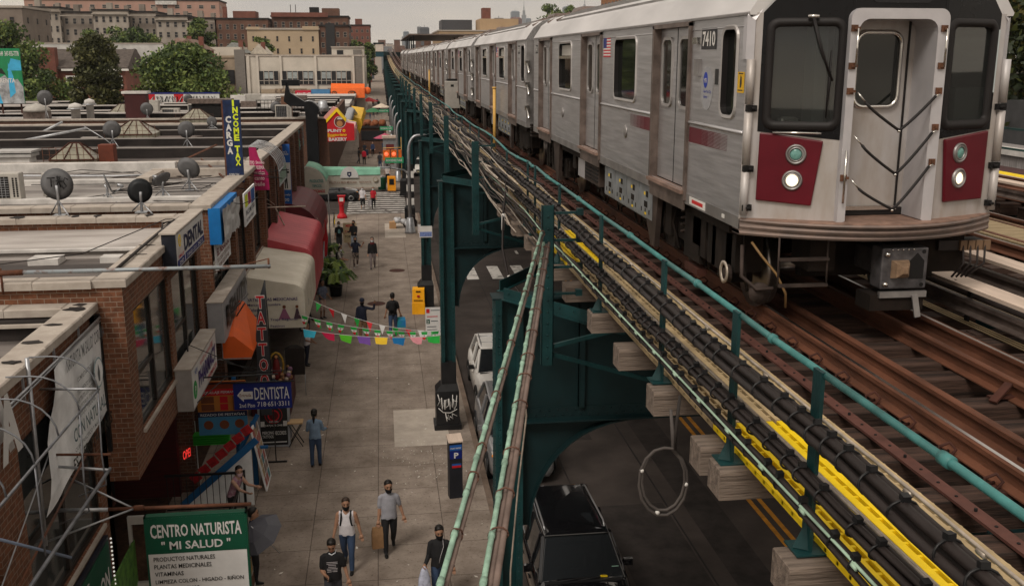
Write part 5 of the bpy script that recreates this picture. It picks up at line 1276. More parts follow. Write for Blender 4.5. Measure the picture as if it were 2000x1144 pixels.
# brick row houses behind the left trees
t = thing('brick_house', 'red brick row house with white framed windows and a big chimney', 'house')
mb = MB(); mb.box(-53,-38,160,172,-.2,9.2); mb.build('wall', REDB, t)
mb = MB(); mb.prism([(159.5,9.2),(172.5,9.2),(172.5,9.5),(166,12.2),(165,12.2),(159.5,9.5)], -53.5, -37.5, 'x'); mb.build('roof', mat('grey shingle roof',(.085,.07,.062),.9,var=.3,scale=2), t)
mb = MB(); mb.box(-50.0,-47.6,159.0,160.5,0,12.4); mb.build('chimney', REDB, t)
for a in (-52.3,-46.6,-43,-40.5):
    for z in (6.5,1.9): mb = MB(); mb.box(a,a+2.0,159.86,160,z,z+1.8); w = mb.build('window', WHITE, t); mb = MB(); mb.box(a+.2,a+.95,159.82,159.87,z+.2,z+1.6); mb.box(a+1.05,a+1.8,159.82,159.87,z+.2,z+1.6); mb.build('pane', DWIN, w)
mb = MB(); mb.box(-47,-37.4,159.4,159.7,9.0,9.3); mb.build('white_eave', WHITE, t)
t = thing('row_house_roofs', 'long white parapet wall with satellite dishes behind the red brick house', 'house')
mb = MB(); mb.box(-66,-40,200,215,0,13.4); mb.build('wall', mat('white painted parapet',(.46,.45,.43),.8,var=.15,scale=.6), t)
mb = MB(); mb.box(-66,-40,199.9,215,13.4,13.6); mb.build('roof', COPE, t)
rw = random.Random(6)
for k in range(9):
    xx = -64+k*2.4+rw.uniform(-.5,.5); mb = MB(); M = Matrix.Translation((xx,198.9,11.3+rw.uniform(-.3,1))) @ Matrix.Rotation(R(90+rw.uniform(-25,10)),4,'X'); mb.lathe([(.55,.12),(.35,.02),(.05,0)], M=M, n=12); mb.tube([(xx,198.9,11.3),(xx,199.9,10.6)], .05, 5); mb.build('dish', mat('grey dish',(.12,.12,.125),.6,var=.2), t)
GAB = ((-37,-31,190,14.2,mat('brown gable roof',(.17,.11,.085),.9,var=.3)),(-30.5,-26,205,13.8,mat('blue grey siding',(.20,.21,.20),.8)),(-43,-37.5,215,14.8,mat('pinkish roof',(.25,.17,.14),.9)),(-25.5,-22.5,212,13.6,mat('pale siding',(.42,.38,.32),.8)))
for k,(a,b,y,z,m) in enumerate(GAB):
    t = thing('gabled_house', ['brown gabled house peeping over the trees','blue grey gabled house peeping over the trees','pinkish roofed house left of the brown gabled one','pale gabled house at the right end of the group'][k], 'house', (0,0,0), 0, 'gabled houses behind the trees')
    mb = MB(); mb.box(a,b,y,y+10,0,z-2); mb.build('wall', CREAM if k%2 else REDB, t)
    mb = MB(); mb.prism([(a-.4,z-2),(b+.4,z-2),((a+b)/2,z)], y-.5, y+10, 'y'); mb.build('roof', m, t)
    mb = MB(); mb.box(b-1.2,b-.4,y+1,y+2,z-2,z+.4); mb.build('chimney', REDB, t)
# right of the train
tower('apartment_block','long tan brick building with a rooftop house behind the train','building',24.5,58,420,470,21.3,mat('yellow tan brick',(.36,.25,.15),.9,var=.12,scale=.15),2,1,15,DWIN,.02,.1,COPE,[('penthouse',(42,58,425,445,21.3,26.5),mat('yellow tan brick',(.36,.25,.15))),('roof_house',(43.5,47,430,436,26.5,31),REDB),('roof_tank',(27,40,440,460,21.3,26.5),mat('dark slate cladding',(.05,.05,.055),.6))],wside=False)
tower('brick_tower','tall orange brick building cut off by the top edge above the train','building',30.6,52,122,140,30,mat('orange brick far',(.26,.125,.065),.9,var=.2,scale=1.5),13,4,9,DWIN,.45,.6,TAR)
t = thing('roofside_wall', 'grey white rooftop parapet with a satellite dish at the right edge', 'parapet wall')
mb = MB(); mb.box(19,40,24,60,0,8.1); mb.build('wall', mat('streaked pale wall',(.30,.28,.275),.8,col2=(.10,.09,.09),scale=2.5,stretch=(8,8,.5),thresh=(.45,.75)), t)
mb = MB(); mb.box(18.9,40,23.9,24.4,8.1,8.3); mb.box(18.9,19.3,24.4,60,8.1,8.3); mb.build('coping', FLASH, t)
mb = MB(); mb.box(21.5,40,27,60,8.0,9.55); mb.build('dark_upper_wall', mat('dark grey wall',(.05,.05,.052),.8,var=.2), t)
mb = MB(); mb.box(21.4,40,26.9,27.2,9.55,9.66); mb.build('coping', COPE, t)
# skyline
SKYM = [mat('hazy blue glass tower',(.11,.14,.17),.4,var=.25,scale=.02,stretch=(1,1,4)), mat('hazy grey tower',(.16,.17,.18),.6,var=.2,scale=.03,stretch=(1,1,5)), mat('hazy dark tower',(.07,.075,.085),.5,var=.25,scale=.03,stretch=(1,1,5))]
def sky_tower(px0, px1, ytop, D, label, m, name='skyscraper', steps=()):
    K = D/1998.0; x0 = (px0-740)*K; x1 = (px1-740)*K; zt = 11+(112-ytop)/1944*D
    t = thing(name, label, 'skyscraper', ((x0+x1)/2, D, 0), 0, 'distant skyline towers'); w = (x1-x0)/2
    mb = MB()
    if steps:
        prev = 0
        for f,yt in steps:
            z = 11+(112-yt)/1944*D; mb.box(-w*f,w*f,-w*f,w*f,prev,z); prev = z
    else: mb.bbox(-w,w,-w,w,0,zt,w*.25)
    mb.build('shaft', m, t)
    mb = MB(); zc = zt if not steps else prev; mb.tube([(0,0,zc-1),(0,0,zc+.02*D*.1)], w*.04, 5); mb.build('spire', m, t)
    n = 0; mb = MB()
    zz = zt if not steps else 11+(112-steps[0][1])/1944*D
    for k in range(1,int(max(4,(zz/ (D*.0012))))): mb.box(-w*.9,w*.9,-w*1.004,-w,k*D*.0012,k*D*.0012+D*.0004)
    mb.build('window_band', SKYM[2], t)
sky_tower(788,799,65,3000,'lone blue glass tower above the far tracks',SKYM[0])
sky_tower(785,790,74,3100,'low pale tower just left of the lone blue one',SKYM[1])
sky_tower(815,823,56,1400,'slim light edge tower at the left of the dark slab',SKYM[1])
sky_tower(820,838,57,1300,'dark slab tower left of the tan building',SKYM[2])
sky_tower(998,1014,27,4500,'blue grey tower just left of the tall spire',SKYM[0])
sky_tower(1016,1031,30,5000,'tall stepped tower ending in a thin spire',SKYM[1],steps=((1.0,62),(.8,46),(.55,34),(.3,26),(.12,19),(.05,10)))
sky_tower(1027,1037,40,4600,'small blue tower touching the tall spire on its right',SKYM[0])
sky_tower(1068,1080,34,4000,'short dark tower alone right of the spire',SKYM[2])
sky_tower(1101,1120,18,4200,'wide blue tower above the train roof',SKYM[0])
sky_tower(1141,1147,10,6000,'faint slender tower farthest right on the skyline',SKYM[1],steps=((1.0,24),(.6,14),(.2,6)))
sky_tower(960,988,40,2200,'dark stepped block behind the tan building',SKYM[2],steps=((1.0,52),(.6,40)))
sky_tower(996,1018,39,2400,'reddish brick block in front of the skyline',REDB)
for k in range(26):
    rw2 = random.Random(k); px = rw2.uniform(690,840); D = rw2.uniform(420,1500); w = rw2.uniform(3,9); yt = rw2.uniform(86,100) - (8 if k%5==0 else 0)
    K = D/1998; t = thing('distant_building', 'small distant building along the hazy horizon line', 'building', ((px-740)*K,D,0), 0, 'small buildings along the horizon')
    mb = MB(); zt = 11+(112-yt)/1944*D; mb.box(-w*K*.9,w*K*.9,0,w*K,-.2,zt); mb.build('wall', [BRN,SKYM[1],COPE,REDB,SKYM[2]][k%5], t)
    mb = MB(); mb.box(-w*K,w*K,-.1,w*K,zt,zt+K*.8); mb.build('roof', [TAR,COPE][k%2], t)
tower('apartment_block','reddish brick block with a crane behind it at the end of the street','apartment block',-22,-3.5,460,490,24.5,REDB,8,4,12,DWIN,.4,.4,TAR,[('roof_block',(-20,-16,462,470,24.5,27),REDB),('roof_block',(-10,-7,462,470,24.5,27.5),REDB)],frame_m=COPE)
# ================================================================ trees
LEAF = [mat('leaf dark', (.036,.06,.018), .6, var=.35, scale=1.2), mat('leaf mid', (.085,.125,.032), .6, var=.35, scale=1.2), mat('leaf light', (.15,.19,.05), .6, var=.3, scale=1.2)]
BARK = mat('bark', (.045,.032,.024), .9, var=.3, scale=4)
def tree(label, x, y, z0, h, rx, n, leaf, shape='round', seed=1, mats=None, group=None, name='tree', ry=None, lo=.22):
    """trunk with limbs and a crown of many small leaf clumps"""
    rw = random.Random(seed); t = thing(name, label, 'tree', (x,y,z0), 0, group); ry = ry or rx
    tr = MB(); tr.tube([(0,0,0),(rx*.03,0,h*.2),(-rx*.02,0,h*.5),(0,0,h*.8)], [h*.028,h*.022,h*.014,h*.004], 8)
    centres = []
    nb = max(26, n//170)
    for k in range(nb):
        a = rw.uniform(0,6.28)
        if shape == 'cone': f = rw.random(); zc = h*(lo+(1-lo)*f*.95); rr_ = (1-f)**.8*.85
        else:
            f = rw.random(); zc = h*(lo+.08+(1-lo-.12)*f); rr_ = math.sqrt(max(.02,1-(2*f-.75)**2/1.6))*.72*rw.uniform(.5,1.05)
        c = Vector((math.cos(a)*rx*rr_, math.sin(a)*ry*rr_, zc)); centres.append((c, rw.uniform(.22,.40)*(1 if shape != 'cone' else .75)))
        tr.tube([(0,0,max(h*.1,zc*.62)),tuple(c*.55+Vector((0,0,zc*.33))),tuple(c)], [h*.010,h*.006,h*.002], 5)
    tr.build('trunk', BARK, t)
    cr_ = MB()
    per = int(n*1.5)//nb
    for c,rad in centres:
        tone = rw.choice((0,0,1,1,1,2))
        R_ = rad*rx
        for i in range(per):
            d = Vector((rw.gauss(0,1),rw.gauss(0,1),rw.gauss(0,1))).normalized()*R_*(rw.random()**.4)
            d.z *= .72; p = c + d
            nrm = Vector((rw.gauss(0,1),rw.gauss(0,1),rw.gauss(0,.7)+.5)).normalized(); a = nrm.orthogonal().normalized(); b = nrm.cross(a)
            ang = rw.uniform(0,6.28); a, b = a*math.cos(ang)+b*math.sin(ang), b*math.cos(ang)-a*math.sin(ang)
            s = leaf*rw.uniform(.6,1.35); cr_.cur = min(2,max(0,tone+rw.choice((-1,0,0,1))))
            cr_.add([p-a*s, p-b*s*.55, p+a*s, p+b*s*.55],[(0,1,2,3)],False)
    cr_.build('crown', mats or LEAF, t)
    return t
OLIVE = [mat('olive leaf dark',(.034,.038,.014),.6,var=.3),mat('olive leaf',(.062,.066,.022),.6,var=.3),mat('olive leaf light',(.10,.098,.035),.6,var=.3)]
tree('dark conical olive tree in front of the red brick house', -31.8,120,0,13.4,3.6,14000,.24,'round',3,OLIVE,lo=.05)
tree('broad bright green tree beside the conical one, behind the rooftops', -23.6,126,0,12.0,6.9,13000,.25,'round',5,lo=.2,ry=5)
tree('tall dark tree behind the green billboard at the left edge', -48.5,140,0,15.2,6.5,6500,.26,'round',8,lo=.15)
tree('shrubby dark tree right of the green billboard', -42.5,138,0,9.2,4.2,3800,.24,'round',9,lo=.15)
for k,(x,y,h,r) in enumerate(((-70,265,17.5,6),(-63,262,17.8,6.5),(-57,260,18.2,5.5),(-50,290,16.5,5),(-44.5,270,20.5,5.2),(-31.5,285,17.0,4.0),(-40,300,15.5,3.5))):
    tree(['leftmost rounded tree before the grey apartment row','second rounded tree before the grey apartment row','third rounded tree before the grey apartment row','small tree before the fire escape','tall rounded tree before the last grey blocks','slim tree left of the tan apartment block','low tree at the foot of the brown brick block'][k], x,y,0,h,r,2600,.42,'round',20+k,group='trees before the apartment row',lo=.3)
for k,(x,y,h,r) in enumerate(((-7.5,330,17,4.5),(-3.4,345,16,4),(-5,300,12,3))):
    tree('green street tree at the far end of the left sidewalk', x,y,0,h,r,1500,.4,'round',40+k,group='street trees at the far end',lo=.2)
for k,(x,y,h,r) in enumerate(((50,300,26.5,5),(57,310,26,5),(73,290,27,5.5),(62,330,28.5,4))):
    tree(['tree top left of the skyline over the train roof','second tree top over the train roof','tree top under the wide blue tower','small tree top beside the faint tower'][k], x,y,0,h,r,1500,.4,'round',50+k,group='tree tops beyond the train',lo=.4)
AUT = [mat('deep green leaf',(.018,.026,.010),.6,var=.3),mat('yellow green leaf',(.055,.065,.016),.6,var=.3),mat('ochre leaf',(.10,.085,.025),.6,var=.3)]  # deep green, yellow green and ochre, dealt at random over the leaf clumps
tree('large tree with ochre green leaves at the right edge behind the front car', 25.0,34,0,15.8,5.2,9000,.15,'round',60,AUT,lo=.42)
tree('second leafy tree farther right behind the front car', 33,44,0,16.5,6,5000,.2,'round',61,AUT,lo=.4)
# ================================================================ signs, awnings, banners
def cm(name, hexs, rough=.6, var=.12, **k): return mat(name, lin(hexs), rough, var=var, **k)
SW = mat('sign white', (.55,.54,.53), .45, var=.08, scale=2)
SWD = mat('dirty vinyl white', (.74,.75,.76), .55, var=.2, scale=1.3)
NAVY = cm('navy print','1c2140'); DBLUE = cm('sign deep blue','0d1c66'); SBLUE = cm('sign blue','1c4f94'); SRED = cm('sign red','b01722'); SYEL = cm('sign yellow','e6c21e'); SGREEN = cm('sign dark green','0a4632')
SORG = cm('sign orange','e06a1c'); LIME = cm('lime letters','c9d62a'); PINKM = cm('magenta vinyl','96184f',var=.25,scale=2.5); INKD = cm('dark ink','23231f'); GREYI = cm('grey ink','5a5f63'); BROWNI = cm('brown ink','6b3a22')
XR, YR, UP = (1,0,0), (0,1,0), (0,0,1)
DBOX = mat('dark sign casing', (.012,.014,.022), .45, var=.2)
# dental light box on the brick facade
s = thing('light_box_sign', 'blue and white dental light box sign on the brick upper floor', 'sign', (-4.2,20.6,6.76))
mb = MB(); mb.box(-.28,-.006,0,3.25,0,.75); mb.build('casing', DBOX, s)
mb = MB(); mb.bbox(-.32,.02,-.04,3.3,.75,.79,.01); mb.build('top_cover', COPE, s)
M = frame((0,0,0),YR,UP); mb = MB(); plate(mb,M,[(.04,.03),(3.2,.03),(3.2,.72),(.04,.72)],-.006,0); mb.build('face', SW, s)
draw([('t','DENTAL',.25,.34,.70,.46,NAVY,.03),('r',.28,.98,.07,.26,DBLUE,'phone_band'),('r',.02,.25,.07,.25,DBLUE,'phone_band'),('t','718-651-3311  2ND FL',.31,.11,.62,.11,SW,.01),('t','2ND',.06,.11,.14,.10,SW,.01),('c',.12,.74,.13,SYEL,'logo'),('c',.12,.74,.085,SW,'logo_ring'),('t','S',.09,.68,.055,.13,SYEL,.02),('r',.05,.20,.40,.58,mat('pale tooth',(.5,.46,.44),.4),'tooth'),('t','SMILE',.04,.29,.18,.09,SRED,.01)], M, s, 3.24, .75)
# pharmacy light box, slanted along the sill
s = thing('light_box_sign', 'pharmacy light box sign with purple letters under the upper windows', 'sign', (-4.15,20.9,3.62))
mb = MB(); mb.box(-.34,-.006,0,3.2,0,.92); mb.build('casing', mat('grey sign casing',(.30,.28,.27),.5,.3,var=.15), s)
mb = MB(); mb.bbox(-.36,.01,-.03,3.23,.92,.96,.01); mb.build('top_cover', COPE, s)
mb = MB(); plate(mb,M,[(.05,.05),(3.15,.05),(3.15,.87),(.05,.87)],-.006,0); mb.build('face', SW, s)
PURP = cm('purple print','3a2a66')
draw([('t','PHARMACY',.22,.30,.72,.42,PURP,.03),('t','NEW',.10,.76,.10,.13,SBLUE,.01),('t','WE ACCEPT ALL INSURANCE',.30,.78,.45,.1,SRED,.01),('c',.09,.42,.20,cm('leaf green','1f8a3f'),'logo'),('t','P',.07,.32,.04,.2,SW,.03),('t','FARMACIA',.55,.10,.40,.13,SRED,.015),('t','RX',.76,.76,.08,.15,SRED,.02)], M, s, 3.2, .92)
# blue box with torn white sheet + printed banner below
s = thing('light_box_sign', 'blue sign box wrapped in crumpled white sheeting', 'sign', (-4.2,26.3,6.25))
mb = MB(); mb.box(-.3,0,0,3.2,0,.95); mb.build('casing', cm('bright blue casing','1467a8'), s)
mb = MB(); rw = random.Random(4); n = 14
g = [[(.03+rw.uniform(0,.07), .12+2.9*i/n, .02+.88*j/5+rw.uniform(-.04,.04)) for i in range(n+1)] for j in range(6)]
for j in range(5):
    for i in range(n): mb.add([g[j][i],g[j][i+1],g[j+1][i+1],g[j+1][i]],[(0,1,2,3)],False)
mb.build('sheeting', mat('crumpled white sheet',(.42,.42,.42),.4,var=.15), s)
s = sign('wall_banner','white printed banner with dark red letters below the blue sign box','banner',(-4.42,26.55,5.45),YR,UP,2.6,.95,.03,SWD,None,
 [('t','INCOME TAX',.12,.72,.72,.16,BROWNI,.015),('t','EL NEGOCIO',.08,.42,.84,.22,cm('dark red ink','7a1f2a'),.02),('t','TUS CASAS Y TU FUTURO',.06,.24,.86,.11,BROWNI,.01),('t','718-555-0140',.14,.07,.70,.11,BROWNI,.01)])
s = sign('window_poster','pale poster panel with coloured pictures hung outside the third upper window','poster',(-4.15,30.6,6.0),YR,UP,2.6,1.0,.04,SWD,None,
 [('r',.06,.30,.55,.92,LIME,'photo'),('r',.34,.58,.55,.92,PINKM,'photo'),('r',.62,.94,.5,.92,SBLUE,'photo'),('t','INCOME TAX',.08,.30,.8,.16,NAVY,.01),('t','NOTARY PUBLIC',.08,.1,.7,.1,NAVY,.01)])
# CARGA INCOME TAX tall sign
STAR = mat('starry navy vinyl', (.006,.013,.045), .45, col2=(.014,.036,.11), scale=3)
s = sign('vertical_sign','tall navy sign reading CARGA and INCOME TAX in white and lime letters','sign',(-4.96,33,7.06),XR,UP,.52,2.62,.12,STAR,None,
 [('t','2ND FLOOR',.05,.025,.90,.045,SW,.015),('t','GOBIN TAX',.12,.085,.62,.03,SW,.01)]+
 [('t',c,.11,.725-.094*i,.34,.084,SW,.05) for i,c in enumerate('CARGA')]+
 [('t',c,.56,(.925-.083*i) if i<6 else (.925-.083*(i+.62)),.32 if c!='I' else .12,.077,LIME,.05) for i,c in enumerate('INCOMETAX')])
mb = MB(); mb.bar((.02,.2,0),(-1.9,6.5,.15),.05,.05); mb.bar((-.3,.2,1.2),(-2.6,6.5,.1),.05,.05); mb.box(-.05,0,-.0,.05,-1.0,2.6); mb.build('brace', RUST, s)
# pink academy banner on a curved wire frame
s = thing('awning_banner', 'magenta banner of a music academy hung on a bare hooped awning frame', 'banner', (-4.62,36,6.42))
M = frame((0,0,0),XR,UP); mb = MB()
mb.loft([[M @ Vector((p[0],p[1],n)) for p in ((0,0),(.64,0),(.62,.60),(.47,.82),(.32,1.18),(.24,1.5),(0,1.52))] for n in (-.015,0)], smooth=False); mb.build('cloth', PINKM, s)
PKT = cm('pale pink letters','d9b7bd')
draw([('t','TPD',.03,.60,.22,.09,PKT,.02),('t','Stodio',.32,.62,.45,.07,PKT,.01),('t','ACADEMIA',.14,.49,.62,.09,PKT,.02),('t','musica',.16,.37,.62,.09,PKT,.012),('t','canto',.22,.24,.52,.08,PKT,.012),('t','baile',.22,.10,.52,.10,PKT,.012)], M, s, .66, 1.5)
mb = MB()
for k in range(7):
    y = .02+k*.42; mb.tube([(-.0+.0,y,1.5)]+[(1.0*math.sin(a*math.pi/12), y, .65+.9*math.cos(a*math.pi/12)) for a in range(7)]+[(1.0,y,.1)], .018, 5)
for x,z in ((1.0,.15),(1.0,.65),(.72,1.3),(0,1.5)): mb.tube([(x,0,z),(x,2.6,z)], .018, 5)
for k in range(9): mb.tube([(.06*k+.0,.2,1.5+.06*math.sin(k)),(.08*k+.2,1.4,1.62-.03*k)], .008, 4)
mb.build('hoop_frame', ALU, s)
mb = MB(); mb.quad((1.01,.05,.2),(1.01,2.5,.2),(1.01,2.5,.75),(1.01,.05,.55)); mb.build('torn_side_cloth', mat('pale green vinyl',(.20,.30,.24),.6,var=.3), s)
# blue vertical boutique sign
s = sign('vertical_sign','narrow blue vertical sign with a photo of a standing man','sign',(-4.60,46.5,4.2),XR,UP,.44,2.95,.10,SBLUE,None,
 [('t',"Men's",.1,.87,.62,.035,SW,.012),('t','boutique',.06,.83,.8,.04,SW,.012),('r',.02,.98,.30,.72,SW,'photo_panel'),('p',[(.35,.32),(.45,.32),(.48,.44),(.5,.44),(.56,.32),(.66,.32),(.62,.52),(.34,.52)],INKD,'photo_trousers'),('p',[(.3,.5),(.66,.5),(.68,.62),(.52,.65),(.36,.63)],GREYI,'photo_shirt'),('c',.50,.675,.04,BROWNI,'photo_head'),('p',[(.44,.675),(.58,.675),(.56,.705),(.46,.705)],INKD,'photo_hair'),('p',[(.48,.55),(.85,.56),(.85,.585),(.48,.59)],INKD,'photo_bag'),('t','Novelty',.1,.20,.78,.04,SW,.012),('t','DVD',.28,.12,.44,.045,SW,.02)])
# Lotto sign on the far facade
sign('wall_sign','green and blue shop sign high on the corner of the brick row','sign',(-4.44,53.7,6.05),YR,UP,5.2,1.05,.06,cm('dull teal sign','2f5a60'),None,[('t','Lotto',.06,.2,.3,.6,cm('sign leaf green','3fae6a'),.03),('t','ROOSEVELT',.42,.55,.5,.28,SRED,.015),('t','GROCERY',.42,.15,.5,.3,SW,.02)])
# DENTISTA
s = sign('hanging_sign','blue DENTISTA sign with a white arrow and phone number','sign',(-3.85,24.3,2.40),XR,UP,1.42,.70,.06,DBLUE,None,
 [('p',[(.06,.55),(.17,.80),(.17,.68),(.33,.68),(.33,.40),(.17,.40),(.17,.30)],SW,'arrow'),('t','Entrada',.105,.49,.20,.12,BROWNI,.008),('t','DENTISTA',.36,.36,.60,.46,SW,.006),('t','718·651·3311',.40,.10,.55,.18,SW,.008),('t','2nd Piso',.09,.09,.27,.15,SW,.008)])
mb = MB(); mb.tube([(-.9,-.03,.73),(1.5,-.03,.72)], .02, 6); mb.tube([(-.9,-.03,.98),(1.45,-.03,1.0)], .012, 6); mb.tube([(-.9,.1,1.35),(.9,-.02,1.02)], .008, 4); mb.tube([(-.9,.0,1.55),(.55,-.02,1.03)], .008, 4); mb.build('bracket', BLACK, s)
# MAQUILLAJE / PESTANAS board
s = sign('shop_board','board advertising permanent make up and eyelash curling below the DENTISTA sign','sign',(-4.82,24.7,1.62),XR,UP,1.22,1.42,.05,cm('warm orange board','a86a2a'),None,
 [('r',0,1,.86,1,cm('dark orange top','7a2c12'),'top_strip'),('r',0,1,.74,.86,SRED,'title_strip'),('t','MAQUILLAJE PERMANENTE',.05,.765,.9,.06,SW,.008),('r',.08,.34,.60,.72,BROWNI,'eye_photo'),('r',.08,.34,.46,.58,BROWNI,'eye_photo'),('r',.46,.62,.60,.72,SRED,'lip_photo'),('r',.46,.62,.46,.58,SRED,'lip_photo'),('r',.72,.96,.46,.72,BROWNI,'eye_photo'),
  ('r',0,1,.34,.44,NAVY,'title_band'),('t','RIZADO DE PESTAÑAS',.05,.36,.9,.055,SW,.008),('r',0,1,0,.34,cm('sky blue print','3a7396'),'blue_field'),('c',.2,.19,.12,BROWNI,'lash_photo'),('c',.52,.19,.12,BROWNI,'lash_photo'),('c',.83,.2,.12,BROWNI,'lash_photo')])
# orange awning and grey box above it
s = thing('sign_box', 'grey sign box with a row of black letters above the orange awning', 'sign', (-4.12,25.2,3.9))
mb = MB(); mb.box(-.38,0,0,4.6,0,1.05); mb.build('casing', mat('light grey casing',(.33,.33,.35),.5,.2,var=.1), s)
mb = MB(); mb.bbox(-.40,.02,-.02,4.62,1.05,1.08,.01); mb.build('top_cover', COPE, s)
M = frame((0.02,0.3,.25),YR,UP); mb = MB(); 
for i,c in enumerate('BEAUTY'): add_text(mb,c,M,.15+.68*i,.05,.5,.55,.05,.03); add_text(mb,c,M,.15+.68*i,.05,.5,.55,.0,.03)
mb.build('lettering', BLACK, s)
ORG = cm('orange awning cloth','cf5a22',var=.08)
s = thing('awning', 'bright orange awning over the goods shop beside the TATTOO flag', 'awning', (-4.28,25.8,3.28))
mb = MB(); mb.loft([[(0,y,.62 if y < 1 else 1.1),(0,y,0),(.70,y,-.02),(.78,y,.20),(.30,y,.62 if y < 1 else 1.0)] for y in (0,2.3)], smooth=False); o = mb.build('cloth', ORG, s)
mb = MB(); mb.box(-.02,.0,-.02,.0,0,.6); mb.bar((0,-.01,.02),(.72,-.01,.02),.03,.03); mb.bar((0,.02,-.0),(-.5,.02,-.0),.03,.03); mb.build('frame', ALU, s)
mb = MB(); mb.tube([(.06,.3,1.0),(.35,.6,1.3),(.4,2.4,1.2)], .02,5); mb.tube([(.05,1.2,.6),(.45,1.3,1.2)], .02,5); mb.tube([(.1,.2,1.4),(.12,.2,.6)], .03,5); mb.build('bracket', BLACK, s)
# TATTOO feather flag
s = thing('feather_flag', 'dark feather flag reading TATTOO in red letters', 'flag', (-3.58,26.6,.0))
M = frame((0,0,1.4),XR,UP); mb = MB(); mb.loft([[M @ Vector((p[0],p[1],n)) for p in ((.08,0),(.37,0),(.39,1.6),(.38,2.5),(.36,3.80),(.25,3.45),(.14,3.0),(.06,2.3),(.03,1.2))] for n in (-.01,0)], smooth=False); mb.build('cloth', mat('charcoal flag cloth',(.035,.037,.042),.7,var=.15), s)
mb = MB(); mb2 = MB()
for i,c in enumerate('TATTOO'):
    add_text(mb2,c,M,.095,3.02-.44*i,.25,.38,.006,.05); add_text(mb,c,M,.11,3.04-.44*i,.22,.34,.010,.015)
mb2.build('letter_outline', SW, s); mb.build('lettering', SRED, s)
mb = MB(); mb.tube([(.40,.02,0),(.40,.02,4.2),(.37,.02,5.2)], .018, 6); mb.bar((.1,0,.02),(.7,0,.02),.05,.04); mb.build('pole', BLACK, s)
# awnings: cream (hand painted), red, dark red barrel
def box_awning(name, label, x0, x1, y0, y1, ztop_w, ztop, zb, m, ribs=True, rnd=.35, endm=None):
    t = thing(name, label, 'awning'); n = max(2, round((y1-y0)/.45)); mb = MB(); ys = [y0+(y1-y0)*k/n for k in range(n+1)]
    def prof(sag):
        P = [(x0,zb),(x0,ztop_w),(x1-rnd,ztop+.02-sag*.3)]
        for a in range(1,6): P.append((x1-rnd+(rnd-sag)*math.sin(a*math.pi/10), ztop-rnd*.95+ (rnd*.95)*math.cos(a*math.pi/10)-sag*.2))
        P.append((x1,zb)); return P
    yy = []
    for k,y in enumerate(ys): 
        yy.append((y,0)); 
        if k < n and ribs: yy.append(((ys[k]+ys[k+1])/2,.05))
    rings = [[(p[0],y,p[1]) for p in prof(s_)] for y,s_ in yy]
    k = len(rings[0]); fs = []
    mb.loft(rings, cap=True, smooth=False, close=False); mb.build('canopy', m, t)
    return t
CRM = mat('dusty cream awning', (.50,.46,.38), .7, col2=(.64,.60,.52), scale=1.4, detail=9)
REDA = mat('faded red awning', (.34,.03,.045), .55, col2=(.48,.085,.10), scale=1.0, detail=8)
DRED = mat('dark red awning', (.105,.012,.018), .6, var=.25, scale=1.5)
t = box_awning('awning','cream awning with painted text and two dolls in long dresses on its end',-4.5,-2.62,32.0,37.3,4.15,3.85,2.42,CRM)
M = frame((-4.5,31.985,2.42),XR,UP)
draw([('t','ARTESANIAS MEXICANAS',.02,.66,.86,.075,PURP,.012),('t','Merceria y Hombre',.03,.53,.56,.075,PURP,.01),('t','Telas',.04,.42,.16,.075,PURP,.01),('t','Servilletas',.04,.29,.30,.08,PURP,.01),('t','Manteles',.08,.18,.26,.07,PURP,.01),('t','Traje Regional',.40,.17,.46,.075,PURP,.01),('t','Adornos',.04,.07,.26,.07,PURP,.01),('t','Festivos',.40,.03,.24,.06,PURP,.01),
  ('p',[(.545,.22),(.745,.22),(.69,.38),(.665,.46),(.625,.46),(.60,.38)],cm('pink doll dress','8f5a78'),'doll_dress'),('c',.645,.51,.055,BROWNI,'doll_head'),('p',[(.80,.22),(.93,.22),(.895,.36),(.88,.46),(.845,.46),(.83,.36)],cm('violet doll dress','4d3a44'),'doll_dress'),('c',.862,.51,.05,BROWNI,'doll_head')], M, t, 1.88, 1.40)
box_awning('awning','big faded red awning with ribbed curve behind the cream one',-4.5,-2.72,37.4,44.2,4.45,4.05,2.0,REDA)
t = thing('awning','dark red barrel awning beside the stone stoop','awning'); mb = MB()
pr = [(-4.5,3.15)]+[(-4.5+1.55*math.sin(a*math.pi/16),3.1+1.35*math.cos(a*math.pi/16)) for a in range(9)]+[(-2.95,2.5),(-4.5,2.5)]
mb.loft([[(p[0],y,p[1]) for p in pr] for y in [46.4+.6*k for k in range(12)]], smooth=False); mb.build('canopy', DRED, t)
M = frame((-2.93,46.6,2.55),YR,UP); draw([('r',0,1,0,1,cm('pinkish valance','9a5a5a'),'valance'),('t','RESTAURANT',.05,.15,.9,.65,SRED,.03)], M, t, 6.2, .5)
